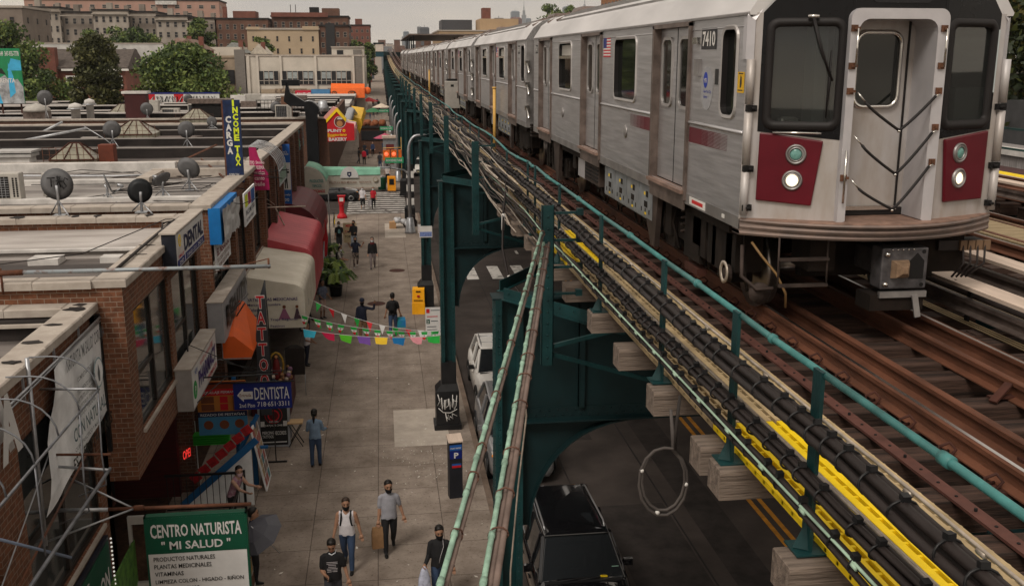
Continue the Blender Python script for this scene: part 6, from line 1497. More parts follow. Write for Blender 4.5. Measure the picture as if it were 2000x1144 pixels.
# mexican products end awning and green and white corner awning
WG = mat('grubby white awning', (.42,.39,.34), .7, var=.12, scale=1.5); GA = mat('faded mint awning', (.16,.36,.26), .65, var=.2, scale=1.5)
t = thing('awning','white and mint awning end with product words over the corner shop','awning'); mb = MB()
pr = [(-4.55,3.45)]+[(-4.3+1.15*math.sin(a*math.pi/14),3.9+1.12*math.cos(a*math.pi/14)) for a in range(8)]+[(-3.12,3.45)]
mb.prism(pr, 57.0, 59.3, 'y'); mb.build('end_cloth', WG, t)
mb = MB(); mb.loft([[(p[0]+.02,y,p[1]+.02) for p in pr[1:8]] for y in (57.2,59.9)], cap=False, close=False, smooth=True); mb.build('mint_top', GA, t)
M = frame((-4.4,56.98,3.45),XR,UP); draw([('t','PRODUCTOS',.25,.50,.58,.13,cm('teal ink','2c7a78'),.02),('t','TIPICOS',.35,.30,.40,.12,cm('teal ink','2c7a78'),.02),('t','MEXICANOS',.27,.08,.62,.13,SRED,.025)], M, t, 1.3, 1.35)
t = thing('awning','long mint and white awning with a round shield badge over the corner','awning'); mb = MB()
mb.box(-3.3,-.12,60.2,61.3,3.42,4.16); mb.build('white_valance', WG, t)
mb = MB(); mb.loft([[(-4.6,60.15,4.16),(-4.6,60.3,4.5),(-4.6,60.8,4.62),(-4.6,61.3,4.6),(-4.6,61.3,4.16)],[(-.12,60.15,4.16),(-.12,60.3,4.45),(-.12,60.8,4.55),(-.12,61.3,4.5),(-.12,61.3,4.16)]], smooth=False); mb.build('mint_top', GA, t)
M = frame((-3.3,60.12,3.5),XR,UP)
draw([('p',[(.42+.17*math.cos(a*math.pi/10),.55+.75*math.sin(a*math.pi/10)) for a in range(11)],SW,'badge'),('p',[(.38,.95),(.46,.95),(.46,.72),(.42,.58),(.38,.72)],NAVY,'shield'),('c',.42,.80,.05,SW,'shield_star'),('t','POLLOS A LA BRASA MEXICANO',.05,.18,.50,.16,BROWNI,.012),('t','RESTAURANTE',.60,.2,.22,.12,BROWNI,.01),('c',.9,.42,.15,cm('dim ring','8a7a60'),'ring'),('c',.9,.42,.12,WG,'ring_fill')], M, t, 3.2, .9)
for x in (-3.25,): mb = MB(); mb.tube([(x,60.4,0),(x,60.4,3.5)], .04, 6); mb.build('post', ALU, t)
# PUNTO Ecuatoriano bakery house sign
s = thing('shop_sign','red house shaped bakery sign with a yellow roof edge and round picture','sign',(-4.62,88.6,3.85))
HP_ = [(0,0),(2.3,.1),(2.3,1.5),(1.66,1.62),(1.5,1.7),(.85,2.55),(0,1.7)]
mb = MB(); mb.prism(HP_, .0, .5, 'y'); mb.build('board', SRED, s)
mb = MB(); mb.prism([(-.06,1.62),(.85,2.56),(1.62,1.68),(1.62,1.92),(.85,2.85),(-.06,1.92)], -.08, 1.6, 'y'); mb.build('roof_edge', SYEL, s)
mb = MB(); mb.prism([(-.1,1.9),(.85,2.86),(.5,2.95),(-.3,2.1)], .0, 1.6, 'y'); mb.build('pink_roof', cm('dusty pink','c98f8a'), s)
M = frame((0,-.004,0),XR,UP)
draw([('c',.38,.58,.50,SW,'medallion'),('c',.38,.58,.46,cm('medallion dark','5a2f22'),'medallion_field'),('c',.37,.53,.26,cm('tan face','a8764a'),'picture'),('p',[(.30,.66),(.47,.66),(.44,.71),(.33,.71)],SW,'picture_hat'),('t','PUNT',.01,.28,.42,.09,SW,.04),('c',.49,.325,.12,SYEL,'pin'),('c',.49,.325,.06,SRED,'pin_hole'),('t','Ecuatoriano',.0,.165,.56,.085,SYEL,.015,.15),('r',.0,.22,.135,.145,SYEL,'underline'),('t','BAKERY',.03,.02,.54,.10,SW,.03)], M, s, 2.9, 2.9)
t = thing('awning','striped yellow, pink and violet box awning above the bakery walkway','awning')
for (y0,y1,c) in ((89.4,90.4,'d4a09a'),(90.4,91.4,'7d7aa8'),(91.4,92.4,'d8b94a')):
    mb = MB(); mb.loft([[(-3.0,y0,5.3),(-2.25,y0,5.15),(-2.15,y0,4.9),(-2.25,y0,4.0),(-3.0,y0,4.0)],[(-3.0,y1,5.5),(-2.2,y1,5.35),(-2.1,y1,5.0),(-2.2,y1,4.0),(-3,y1,4.0)]], smooth=False); mb.build('stripe_cloth', cm('awning '+c,c), t)
t = thing('awning','yellow canopy on the bakery row with a silver duct behind','awning'); mb = MB(); mb.loft([[(-2.9,100,5.4),(-1.9,100,5.1),(-1.8,100,4.6),(-2.1,100,3.7)],[(-3.0,108,6.0),(-1.7,108,5.8),(-1.5,108,5.3),(-1.8,108,4.4)]], smooth=False); mb.build('canopy', cm('yellow canvas','cfa52a'), t)
mb = MB(); mb.tube([(-3.2,93,4.9),(-3.0,97,5.4),(-2.9,101,5.8),(-2.6,103,5.2)], .42, 10); mb.build('duct', ALU, t)
t = thing('awning','orange pizza awning far down the left sidewalk','awning')
mb = MB(); mb.loft([[(-9.3,197.8,5.4),(-9.3,197.2,5.2),(-9.3,197,3.4),(-9.3,199,3.4),(-9.3,199,6.1)],[(-2.9,197.8,5.4),(-2.9,197.2,5.2),(-2.9,197,3.4),(-2.9,199,3.4),(-2.9,199,6.0)]], smooth=False); mb.build('canopy', cm('orange canvas','e0672a'), t)
M = frame((-9.3,196.98,3.5),XR,UP); draw([('p',[(.10+.08*math.cos(a*.628),.5+.22*math.sin(a*.628)) for a in range(10)],INKD,'oval_badge'),('t','PIZZA',.05,.4,.1,.2,SORG,.02),('p',[(.62+.12*math.cos(a*.628),.5+.24*math.sin(a*.628)) for a in range(10)],INKD,'oval_badge'),('t','PIZZA',.53,.4,.16,.2,SORG,.02)], M, t, 6.4, 1.7)
mb = MB(); mb.lathe([(.7,-.5),(.7,0),(.55,.2),(.01,.21)], M=Matrix.Translation((-2.4,198.3,4.7)) @ Matrix.Rotation(R(90),4,'X'), n=14); mb.build('barrel_end', cm('orange canvas','e0672a'), t)
t = thing('awning','blue and red shop awning left of the orange one','awning'); mb = MB(); mb.box(-13.0,-9.5,197,199,3.4,5.0); mb.build('canopy', cm('dull blue canvas','3f6f98'), t); mb = MB(); mb.box(-16.0,-13.1,197,199,3.2,4.8); mb.build('red_panel', cm('crimson canvas','a8182f'), t)
M = frame((-15.9,196.98,3.3),XR,UP); draw([('t','CONTACT',.02,.2,.42,.6,SW,.03),('t','LENSES AND FRAMES',.55,.4,.4,.25,SW,.015)], M, t, 6.4, 1.4)
t = thing('street_kiosk','dark wooden kiosk with goods piled on its roof down the sidewalk','kiosk'); mb = MB(); mb.box(-2.6,.6,118,122,0,3.0); mb.build('body', BRICKD, t)
mb = MB(); mb.box(-2.7,.7,117.8,122,3.0,3.2); mb.build('roof', TAR, t)
rw = random.Random(5); mb = MB()
for k in range(14): mb.ball((rw.uniform(-2.2,.3),119,3.3+rw.uniform(0,.3)),rw.uniform(.2,.5),7,5)
mb.build('goods', mat('orange brown goods',(.26,.09,.04),.8,var=.4), t)
mb = MB(); mb.box(-2.3,.3,117.9,117.98,1.6,2.7); mb.build('window', DWIN, t)
# street level boards across: red parasol, pink umbrella etc.
def parasol(x, y, z, r, m, label, name='parasol', tilt=0):
    t = thing(name, label, 'parasol', (x,y,0)); mb = MB(); n = 8
    ring_ = [(r*math.cos(a*2*math.pi/n), r*math.sin(a*2*math.pi/n), z) for a in range(n)]; top_ = (0,0,z+r*.42)
    vs = ring_+[top_]; mb.add(vs,[(i,(i+1)%n,n) for i in range(n)],False); mb.build('canopy', m, t)
    mb = MB(); mb.tube([(0,0,0),(0,0,z+r*.44)], .025, 5); mb.build('pole', ALU, t); return t
parasol(-2.2,205,2.4,1.9,cm('bright red cloth','c4242c'),'bright red parasol far down the sidewalk')
parasol(.4,112,2.3,1.3,cm('pink cloth','b04a66'),'pink parasol over a street stall beside the kiosk')
parasol(-1.2,165,2.4,1.6,cm('green cloth','2f6a45'),'green parasol far along the sidewalk')
parasol(.2,180,2.4,1.7,cm('pale cloth','c9b9a8'),'pale parasol far along the sidewalk')
# RENTA billboard on the far roof
s = sign('billboard','tall green and blue billboard with torn paper leaning on the far roof','billboard',(-34.0,95,7.0),(1,-.08,0),UP,2.7,4.75,.15,cm('billboard green','1f7a4e'),None,
 [('t','929-435-7549  347-935-7778',.03,.86,.94,.09,SW,.02),('p',[(0,0),(1,0),(1,.30),(.85,.45),(.62,.40),(.45,.52),(.2,.44),(0,.5)],mat('torn grey paper',(.16,.16,.165),.8,col2=(.42,.44,.46),scale=1.5),'torn_paper'),('p',[(.55,.60),(1,.60),(1,.78),(.7,.82)],cm('sky blue vinyl','3f9fc8'),'blue_patch'),('p',[(.0,0),(.3,0),(.22,.2),(.0,.45)],cm('sky blue vinyl','6fb2cf'),'blue_patch'),('p',[(.55,.1),(.75,.2),(.72,.5),(.6,.75),(.56,.5)],cm('sky blue vinyl','3f9fc8'),'blue_patch'),('p',[(.12,.52),(.22,.63),(.38,.64),(.5,.52),(.3,.55)],INKD,'dark_patch'),('t','RENTA',.28,.38,.5,.08,SW,.03),('t','TER',.08,.28,.22,.08,SW,.03)])
mb = MB(); mb.bar((-.2,.3,-.9),(-.2,.3,4.7),.15,.15); mb.bar((-.4,1,-.8),(-2.6,-1,2.4),.12,.12); mb.bar((-.3,.4,2.8),(-2.8,2,-.5),.2,.2); mb.bar((.6,.3,-.9),(.6,.3,0),.12,.12); mb.bar((2.2,.3,-.9),(2.2,.3,0),.12,.12); mb.build('scaffold', RUSTD, s)
# long graffiti parapet
s = thing('graffiti_wall','long white and red graffiti parapet with a blue top edge on the far roofs','wall',(-28.6,119,5.6))
mb = MB(); mb.box(0,10.4,0,.3,0,1.35); mb.build('wall', SW, s)
mb = MB(); mb.box(-.1,10.5,-.05,.35,1.35,1.5); mb.build('blue_edge', DBLUE, s)
M = frame((0,-.004,0),XR,UP); rw = random.Random(12)
draw([('r',0,.32,0,.98,SRED,'red_field'),('r',.52,.62,.1,.98,SRED,'red_field')], M, s, 10.4, 1.35)
mb = MB()
for k in range(16):
    x0_ = .3+k*.62; mb.tube([(x0_+rw.uniform(0,.5),-.03,.2+rw.uniform(0,.3)),(x0_+rw.uniform(0,.5),-.03,1.1),(x0_+rw.uniform(.1,.6),-.03,.7),(x0_+rw.uniform(.1,.6),-.03,.25)], .05, 4)
mb.build('graffiti', SW, s)
mb = MB()
for k in range(16):
    x0_ = 3.4+k*.42; mb.tube([(x0_+rw.uniform(0,.5),-.03,.2+rw.uniform(0,.3)),(x0_+rw.uniform(0,.5),-.03,1.1),(x0_+rw.uniform(.1,.6),-.03,.7),(x0_+rw.uniform(.1,.6),-.03,.25)], .035, 4)
mb.build('graffiti', INKD, s)
# ---- nearest facade: torn banner, hooped frame, letter, centro sign, hair salon
s = thing('wall_banner','torn white vinyl banner hanging crookedly on the nearest brick front','banner',(-4.95,13.7,4.2))
mb = MB(); n = 16; rw = random.Random(7)
top = lambda f: 2.36+.10*f; bot = lambda f: .30+.62*f if f > .0 else .1
g = []
for j in range(9):
    row = []
    for i in range(n+1):
        f = i/n; l = .28+.72*f if True else f; v = j/8
        y = .05+(3.62-.05)*f + (1-f)*(.95*v); zt_, zb_ = 2.34+.12*f, .45+.33*f
        wav = (.045*(1-f)**2)*math.sin(v*9+f*5)+.012*math.sin(f*16+v*4)
        row.append((.03+wav+.05*(1-f), y, zb_+(zt_-zb_)*v))
    g.append(row)
for j in range(8):
    for i in range(n): mb.add([g[j][i],g[j][i+1],g[j+1][i+1],g[j+1][i]],[(0,1,2,3)],True)
mb.build('vinyl', SWD, s)
M = frame((.115,0,0),YR,UP)
items = [('t','NATURISTA "MI SALUD" CORONA',.40,.86,.58,.085,GREYI,.006),('t','COMPLETAMENTE',.52,.74,.22,.03,GREYI,.004),('t','TRATAMIENTO NATURAL',.50,.66,.28,.032,GREYI,.004),('t','ARTRITIS DIABETES',.49,.61,.26,.032,GREYI,.004),('t','COLESTEROL CANCER',.48,.56,.29,.032,GREYI,.004),('t','MASAJES TERAPIA',.47,.51,.28,.032,GREYI,.004),('t','CON NATURAL',.40,.40,.50,.09,cm('slate teal ink','52666b'),.015),('t','QUIROPRACTICO Y MASAJES',.40,.335,.42,.035,GREYI,.004),('t','ES Y FROTACIONES',.36,.235,.62,.085,INKD,.02),('c',.84,.66,.26,cm('pale teal ring','8fa3a8'),'logo_ring'),('c',.84,.66,.23,SWD,'logo_fill'),('p',[(.83,.60),(.85,.60),(.86,.66),(.84,.72),(.82,.66)],GREYI,'logo')]
draw([(a[0],a[1])+tuple(a[2:]) if a[0]=='t' else a for a in items], M, s, 3.62, 2.5)
mb = MB(); mb.box(-.02,.05,3.62,3.72,.0,2.5); mb.build('side_trim', BLACK, s)
FRM = mat('dull tube frame', (.17,.175,.19), .5, .4, var=.3, scale=6)
s = thing('hoop_canopy','bare hooped metal awning frame on the nearest brick front','awning frame',(-5.0,0,0))
mb = MB()
for k,y in enumerate((14.1,13.2,12.3,11.4,10.5,9.6)):
    mb = MB(); mb.tube([(.02,y,6.92)]+[(.32+.58*math.sin(a*math.pi/12),y,6.40+.52*math.cos(a*math.pi/12)) for a in range(7)], .012, 7); mb.build('hoop', FRM, s)
    if k in (2,4): continue
    mb = MB(); mb.tube([(.90,y,6.40),(.86,y,5.4),(.88,y+.02,4.95),(.45,y+.1,4.75)] if k in (0,1) else [(.90,y,6.4),(.9,y,5.25)], .012, 7); mb.build('strut', FRM, s)
mb = MB(); mb.tube([(.90,8,6.40),(.90,14.15,6.40)], .018, 7); mb.build('front_rail', FRM, s)
mb = MB(); mb.tube([(.90,6,5.22),(.90,14.3,5.12)], .026, 7); mb.build('lower_rail', FRM, s)
mb = MB(); mb.tube([(.9,14.15,6.4),(.02,14.4,6.35)], .018, 6); mb.tube([(.9,14.2,5.14),(.02,14.5,5.12)], .022, 6); mb.build('cross_bar', ALU, s)
mb = MB(); mb.tube([(.1,13.8,7.0),(.06,13.8,4.2)], .03, 6); mb.tube([(.06,11,4.0),(.1,14.4,5.5)],.012,5); mb.build('post', ALU, s)
mb = MB(); mb.tube([(.5,10,4.55),(.5,14.6,5.25)], .018, 6); mb.tube([(.05,14.5,5.3),(.9,14.4,5.3)], .02, 6); mb.build('rusty_bar', RUST, s)
mb = MB(); mb.tube([(.0,11,5.9),(.85,12.4,4.7)], .022, 6); mb.build('loose_tube', cm('blue grey tube','7d8aa0'), s)
s = thing('sign_letter','big white sign letter A at the left edge on brick','sign letter',(-4.86,12.2,5.95)); M = frame((0,0,0),YR,UP); mb = MB(); add_text(mb,'A',M,0,.1,.72,.85,.0,.05); add_text(mb,'A',M,0,.1,.72,.85,.10,.05)
vs,fs = text_mesh('A',.05); mb.build('letter', SW, s)
s = sign('hanging_sign','green and white sign of the natural remedies shop hanging from a rusty arm','sign',(-3.80,14.8,2.55),XR,UP,1.50,1.50,.10,SW,None,
 [('r',0,1,.60,1,SGREEN,'green_header'),('t','CENTRO NATURISTA',.04,.79,.92,.135,SW,.02,0,.25),('t','" MI SALUD "',.14,.645,.70,.095,SW,.02),('t','PRODUCTOS NATURALES',.05,.515,.62,.05,INKD,.01),('t','PLANTAS MEDICINALES',.05,.43,.58,.05,INKD,.01),('t','VITAMINAS',.05,.345,.29,.05,INKD,.01),('t','LIMPIEZA COLON - HIGADO - RIÑON',.05,.26,.90,.055,INKD,.01),('t','ELIMINE TOXINAS',.05,.17,.44,.05,INKD,.01),('t','PARASITOS - GRASAS',.05,.085,.50,.05,INKD,.01)])
mb = MB(); mb.box(-.03,0,-.0,.12,0,1.53); mb.box(1.5,1.53,0,.12,0,1.53); mb.box(-.03,1.53,0,.12,1.5,1.53); mb.build('frame', SGREEN, s)
mb = MB(); mb.tube([(-.5,-.1,1.74),(-1.3,-.05,1.75)], .03, 7); mb.tube([(-.1,-.1,1.72),(-1.3,.4,2.15)], .016, 6); mb.tube([(-.1,-.1,1.74),(-1.3,-.6,1.5)], .016, 6); mb.build('arm', ALU, s)
mb = MB(); mb.tube([(-.5,-.1,1.74),(1.62,-.05,1.68)], .03, 7); mb.tube([(-.12,-.1,1.74),(.02,-.1,1.74)], .045, 7); mb.build('rusty_arm', RUST, s)
s = thing('wall_sign','dark hair salon sign edged with small white bulbs low on the nearest brick front','sign',(-4.9,13.2,1.85)); mb = MB(); mb.box(-.08,0,0,3.4,0,1.1); mb.build('casing', DBOX, s)
M = frame((.003,0,0),YR,UP); draw([('r',.02,.98,.05,.95,SGREEN,'face'),('t','HAIR SALON',.36,.22,.58,.34,SW,.02),('t','S&C',.42,.64,.2,.2,SW,.01)], M, s, 3.4, 1.1)
mb = MB()
for k in range(14): mb.ball((.03,3.42,1.1*k/14),.02,5,4)
mb.build('bulb', mat('bulb glow',(.9,.88,.8),.4,emit=(1,.95,.85),estr=.3), s)
# bare sign arms above the cream awning and over the roofs
s = thing('projecting_pipe','long rusty grey pipe arm crossing over the brick roof and out above the cream awning','pipe',(-6.4,17.3,7.46)); mb = MB(); mb.tube([(-8,0,-.02),(-.6,0,0)], .035, 8); mb.tube([(.3,0,.02),(4.43,0,.02)], .035, 8); mb.build('pipe', mat('flaking grey pipe',(.26,.29,.31),.5,.3,col2=(.15,.07,.045),scale=5,thresh=(.5,.65)), s)
mb = MB(); mb.tube([(-.7,0,0),(-.2,0,.0)], .042, 8); mb.tube([(-.25,0,.01),(.35,0,.02)], .05, 8); mb.tube([(4.4,0,-.02),(4.4,0,.16)], .02, 6); mb.tube([(4.4,0,.15),(3.3,.1,-.12)], .010, 5); mb.tube([(-.0,0,.1),(.0,0,-.35)], .02, 6); mb.build('rusty_joint', RUST, s)
s = thing('guyed_bracket','thin black bracket arm with guy wires in front of the orange awning','bracket',(-4.4,22.2,3.95)); mb = MB(); mb.tube([(-.05,0,0),(1.9,0,0.02)], .018, 6); mb.tube([(-.05,0,0),(-.05,0,.9)], .022, 6); mb.tube([(-.05,0,.8),(1.45,0,.05)], .010, 5); mb.tube([(.1,-1.2,-.35),(.75,0,.0)], .012, 5); mb.tube([(1.0,0,-.05),(1.0,0,.06)], .014, 5); mb.build('arm', BLACK, s)
s = thing('guyed_bracket','pale pipe bracket with guy wires beside the blue vertical sign','bracket',(-4.5,40.5,5.15)); mb = MB(); mb.tube([(-1.6,0,-.02),(1.4,0,.02)], .03, 6); mb.tube([(-1.3,0,1.3),(.2,0,.1)], .012, 4); mb.tube([(-1.3,0,.8),(.1,0,.05)], .012, 4); mb.tube([(.2,0,0),(1.0,1.5,-2.4)], .03, 5); mb.build('arm', PIPE, s)
# lamp signs far along the walk: green street name plates + cobra lamps are in the street file
# ================================================================ things on the roofs
DISHM = mat('grey dish', (.060,.064,.070), .55, var=.15); DISHB = mat('black dish', (.016,.018,.020), .5, var=.2)
def dish(x, y, z, r, yaw, label, m=DISHM, elev=35, h=.9, scrawl=False, arm=True):
    t = thing('satellite_dish', label, 'satellite dish', (x,y,z), 0, 'satellite dishes on the roofs')
    M = Matrix.Translation((0,0,h)) @ Matrix.Rotation(R(yaw),4,'Z') @ Matrix.Rotation(R(90-elev),4,'X')
    mb = MB(); k = 22
    rg = lambda q,zz: [M @ Vector((r*q*math.cos(a*2*math.pi/k), r*q*1.08*math.sin(a*2*math.pi/k), zz)) for a in range(k)]
    mb.loft([rg(1,.12*r),rg(1.02,.15*r),rg(.98,.15*r),rg(.6,.055*r),rg(.05,0)], smooth=True, cap=True); mb.loft([rg(1,.12*r),rg(.6,.03*r),rg(.05,-.02*r)], smooth=True); mb.build('reflector', m, t)
    mb = MB(); mb.tube([(0,0,0),(0,0,h*.75),tuple(M @ Vector((0,0,-.06)))], .035, 7); mb.box(-.14,.14,-.14,.14,0,.03); mb.tube([(0,0,h*.5),(.32,-.32,.0)], .018, 5); mb.tube([(0,0,h*.5),(-.3,.3,.0)], .018, 5); mb.build('mast', ALU, t)
    if arm:
        p = M @ Vector((0,-r*1.0,.1*r)); q = M @ Vector((0,-r*.75,r*1.25)); mb = MB(); mb.tube([tuple(p),tuple(q)], .022, 5); mb.tube([tuple(q),tuple(q+(M.to_3x3()@Vector((0,.1,-.14))))], [.035,.05], 7); mb.build('feed_arm', ALU, t)
    if scrawl:
        mb = MB(); F = lambda u,v: tuple(M @ Vector((u*r, v*r, -.02*r-.035)))
        for P in ([(.55,.5),(.05,.5)],[(.3,.52),(.32,-.1)],[(-.05,.6),(-.25,-.15)],[(-.28,.6),(.02,-.1)],[(-.0,.3),(-.4,.25)],[(-.12,.62),(-.05,.55),(-.2,.5),(-.12,.62)],[(-.75,.35),(-.55,.5),(-.45,.2),(-.6,-.1),(-.4,-.25),(-.3,.0)]): mb.tube([F(*p) for p in P], .016, 4)
        mb.build('marker_scrawl', BLACK, t)
    return t
dish(-7.74,25.0,7.28,.36,180+8,'big grey dish with black marker scrawl on its back, on the near parapet',elev=8,h=.75,scrawl=True)
dish(-7.78,29.5,7.0,.31,105,'dish seen edge on beside the scrawled one',DISHM,elev=20,h=.5)
dish(-5.9,25.3,7.28,.29,200,'blackest dish on the parapet behind the dental sign',DISHB,elev=10,h=.52)
dish(-6.4,30.2,7.0,.28,230,'grey dish half hidden behind the blackest dish',DISHM,elev=45,h=.5)
dish(-5.9,31.6,7.0,.34,170,'grey dish standing alone left of the INCOME TAX sign',DISHM,elev=25,h=.67)
dish(-11.95,47,7.05,.38,200,'grey dish facing left on the dark stepped roof',DISHM,elev=15,h=.78)
dish(-8.6,46.3,7.05,.36,195,'grey dish near the sloping rusty brace of the tall navy sign',DISHM,elev=15,h=.8)
dish(-20.2,91.5,5.6,.53,190,'light grey dish above the dark red bin on the far roof',DISHM,elev=20,h=1.0)
dish(-20.2,111,5.7,.46,200,'pale dish in front of the white end of the graffiti parapet',DISHM,elev=20,h=1.0)
dish(-28.4,91,5.6,.62,195,'dark dish on a post below the green billboard',DISHM,elev=15,h=2.0)
dish(-9.3,93,5.6,.5,190,'grey dish next to the brick chimney beyond the street',DISHM,elev=15,h=1.0)
dish(-9.2,57.0,7.2,.27,185,'dish at the roof corner just behind the tall navy sign',DISHM,elev=15,h=.35)
dish(24.6,38.5,8.1,.5,200,'pale dish on the roof at the right edge of the picture',mat('pale dish',(.22,.22,.23),.5,var=.1),elev=40,h=1.0)
ACW = mat('air conditioner case', (.36,.34,.31), .55, var=.15, scale=3)
def ac_unit(x, y, z, w, d, h, label, grille=True, rz=0):
    t = thing('air_conditioner', label, 'air conditioner', (x,y,z), rz, 'air conditioners on the roofs'); mb = MB(); mb.bbox(0,w,0,d,.08,h,.02); mb.box(.05,.15,.05,d-.05,0,.08); mb.box(w-.15,w-.05,.05,d-.05,0,.08); mb.build('case', ACW, t)
    mb = MB(); mb.box(w*.06,w*.70,-.012,.004,.16,h-.1); g = mb.build('fan_opening', DARK, t)
    mb = MB()
    for k in range(1,6): xx = w*.06+w*.64*k/6; mb.box(xx-.006,xx+.006,-.02,-.012,.16,h-.1)
    for k in range(1,9): zz = .16+(h-.26)*k/9; mb.box(w*.06,w*.70,-.024,-.018,zz-.006,zz+.006)
    mb.build('wire_grille', ALU, g)
    mb = MB()
    for k in range(9):
        for q in (0,1): mb.box(w*.80+q*.09,w*.80+q*.09+.05,-.004,.004,.18+k*(h-.3)/9,.18+k*(h-.3)/9+.05)
    mb.build('vent_slot', DARK, t); return t
ac_unit(-11.05,29.4,7.0,.95,.4,.85,'big air conditioner with a gridded front at the left edge')
ac_unit(-9.75,30.2,7.0,.5,.4,.75,'small grey air conditioner behind the scrawled dish')
ac_unit(-17.2,94,5.5,1.3,.8,1.4,'white air conditioner with a gridded front below the graffiti parapet')
ac_unit(-19.6,94.5,5.5,1.5,.8,1.0,'low white air conditioner beside the dark red roof bin')
ac_unit(-9.2,90.9,5.6,1.4,.7,1.3,'white air conditioner half hidden by the tall navy sign')
def skylight(x, y, z, w, d, h, label):
    t = thing('skylight', label, 'skylight', (x,y,z), 0, 'pyramid skylights'); GL = mat('dirty wired glass',(.17,.16,.125),.3,col2=(.30,.28,.22),scale=2)
    mb = MB(); mb.box(-w/2,w/2,-d/2,d/2,0,.3); mb.loft([[(-w/2,-d/2,.3),(w/2,-d/2,.3),(w/2,d/2,.3),(-w/2,d/2,.3)],[(-w*.12,-.05,.3+h),(w*.12,-.05,.3+h),(w*.12,.05,.3+h),(-w*.12,.05,.3+h)]], smooth=False); mb.build('glazing', GL, t)
    mb = MB()
    for sx in (-1,1):
        for sy in (-1,1): mb.bar((sx*w/2,sy*d/2,.31),(sx*w*.12,sy*.05,.32+h),.05,.05)
    for f in (.33,.66): mb.bar((-w/2+w*f,-d/2-.01,.31),(-w*.12+w*.24*f,-.06,.32+h),.035,.035)
    mb.bar((-w/2,-d/2-.02,.3),(w/2,-d/2-.02,.3),.05,.05); mb.bar((-w*.12,0,.33+h),(w*.12,0,.33+h),.06,.05); mb.build('glazing_bar', RUSTD, t)
    mb = MB()
    for k in range(9): mb.tube([(-w*.6+w*1.2*k/8,-d*.6,0),(-w*.6+w*1.2*k/8,-d*.6,.75)], .01, 4); 
    for zz in (.3,.5,.75): mb.tube([(-w*.6,-d*.6,zz),(w*.6,-d*.6,zz)], .008, 4)
    mb.build('wire_guard', RUST, t); return t
skylight(-11.4,39.4,7.0,1.6,1.2,.55,'nearest pyramid skylight with rusty bars beside a red brown flue')
skylight(-12.2,52.4,7.0,2.0,2,.6,'small pyramid skylight left of the middle dish on the dark roof')
skylight(-15.9,90.9,5.5,2.6,2,.8,'pyramid skylight in front of the dark cooling unit')
skylight(-23.5,97,5.5,2.8,2,1.0,'pyramid skylight under a wire cage on the far roof')
def simple(name, label, cat, part, m, shapes, loc=(0,0,0), group=None, bevel=0):
    t = thing(name, label, cat, loc, 0, group); mb = MB()
    for b in shapes: mb.box(*b)
    mb.build(part, m, t, bevel); return t
t = simple('roof_hatch','stacked pale metal roof hatch near the left edge','roof hatch','lid',mat('pale hatch metal',(.40,.39,.38),.5,.2,var=.15),[(-.75,.55,-.5,.5,.30,.42),(-.8,.6,-.55,.55,.46,.54)],(-13.8,40.6,7.0)); mb = MB(); mb.box(-.65,.45,-.4,.4,0,.3); mb.build('curb', FLASH, t)
simple('roof_flue','small red brown square flue beside the nearest skylight','flue','body',mat('red brown flue',(.13,.035,.02),.8,var=.2),[(-.28,.28,-.25,.25,0,.8)],(-10.3,39.6,7.0),bevel=.02)
t = simple('roof_bin','tall dark maroon bin standing among the far rooftop units','bin','body',mat('dark maroon metal',(.05,.012,.012),.7,var=.2),[(-.9,.9,-.6,.6,0,2.4)],(-21.2,92.5,5.5)); mb = MB(); mb.box(-1.1,1.1,-.7,.7,2.4,2.6); mb.build('lid', FLASH, t)
t = simple('cooling_unit','dark low cooling unit behind a pyramid skylight','cooling unit','body',DARK,[(-1.6,1.6,-.6,.6,.3,1.5)],(-15.0,93.2,5.5)); mb = MB(); mb.box(-1.9,1.9,-.8,.8,1.5,1.9); mb.build('cover', STEELB, t)
t = thing('roof_cage','black wire cage on the far roof beside the pale dish','cage',(-8.5,94,5.5)); mb = MB()
for k in range(16): mb.box(-2.6+.33*k-.02,-2.6+.33*k+.02,0,.04,.3,1.7)
for z in (.3,1.0,1.7): mb.box(-2.7,2.6,0,.05,z-.03,z+.03)
mb.build('bars', DARK, t)
for k,(x,y,r,h,lb) in enumerate(((-26.0,91,.55,1.2,'round capped white vent right of the dark dish'),(-25.2,92.5,.45,1.5,'second white vent tube beside the capped one'))):
    t = thing('roof_vent', lb, 'roof vent', (x,y,5.5)); mb = MB(); mb.lathe([(r*.7,0),(r*.7,h),(r*1.1,h),(r*.9,h+.35),(.02,h+.5)], n=14); mb.build('tube', FLASH, t); mb = MB(); mb.lathe([(r*1.25,h-.05),(r*1.25,h+.03)], n=14); mb.build('cap', ALU, t)
t = thing('roof_vent','low broad dome vent in front of the green billboard','roof vent',(-29.8,93,5.5)); mb = MB(); mb.box(-1,1,-.6,.6,0,.9); mb.build('curb', STEELB, t); mb = MB(); mb.lathe([(1.1,.9),(1.1,1.1),(.7,1.45),(.02,1.6)], n=16); mb.build('dome', ACW, t)
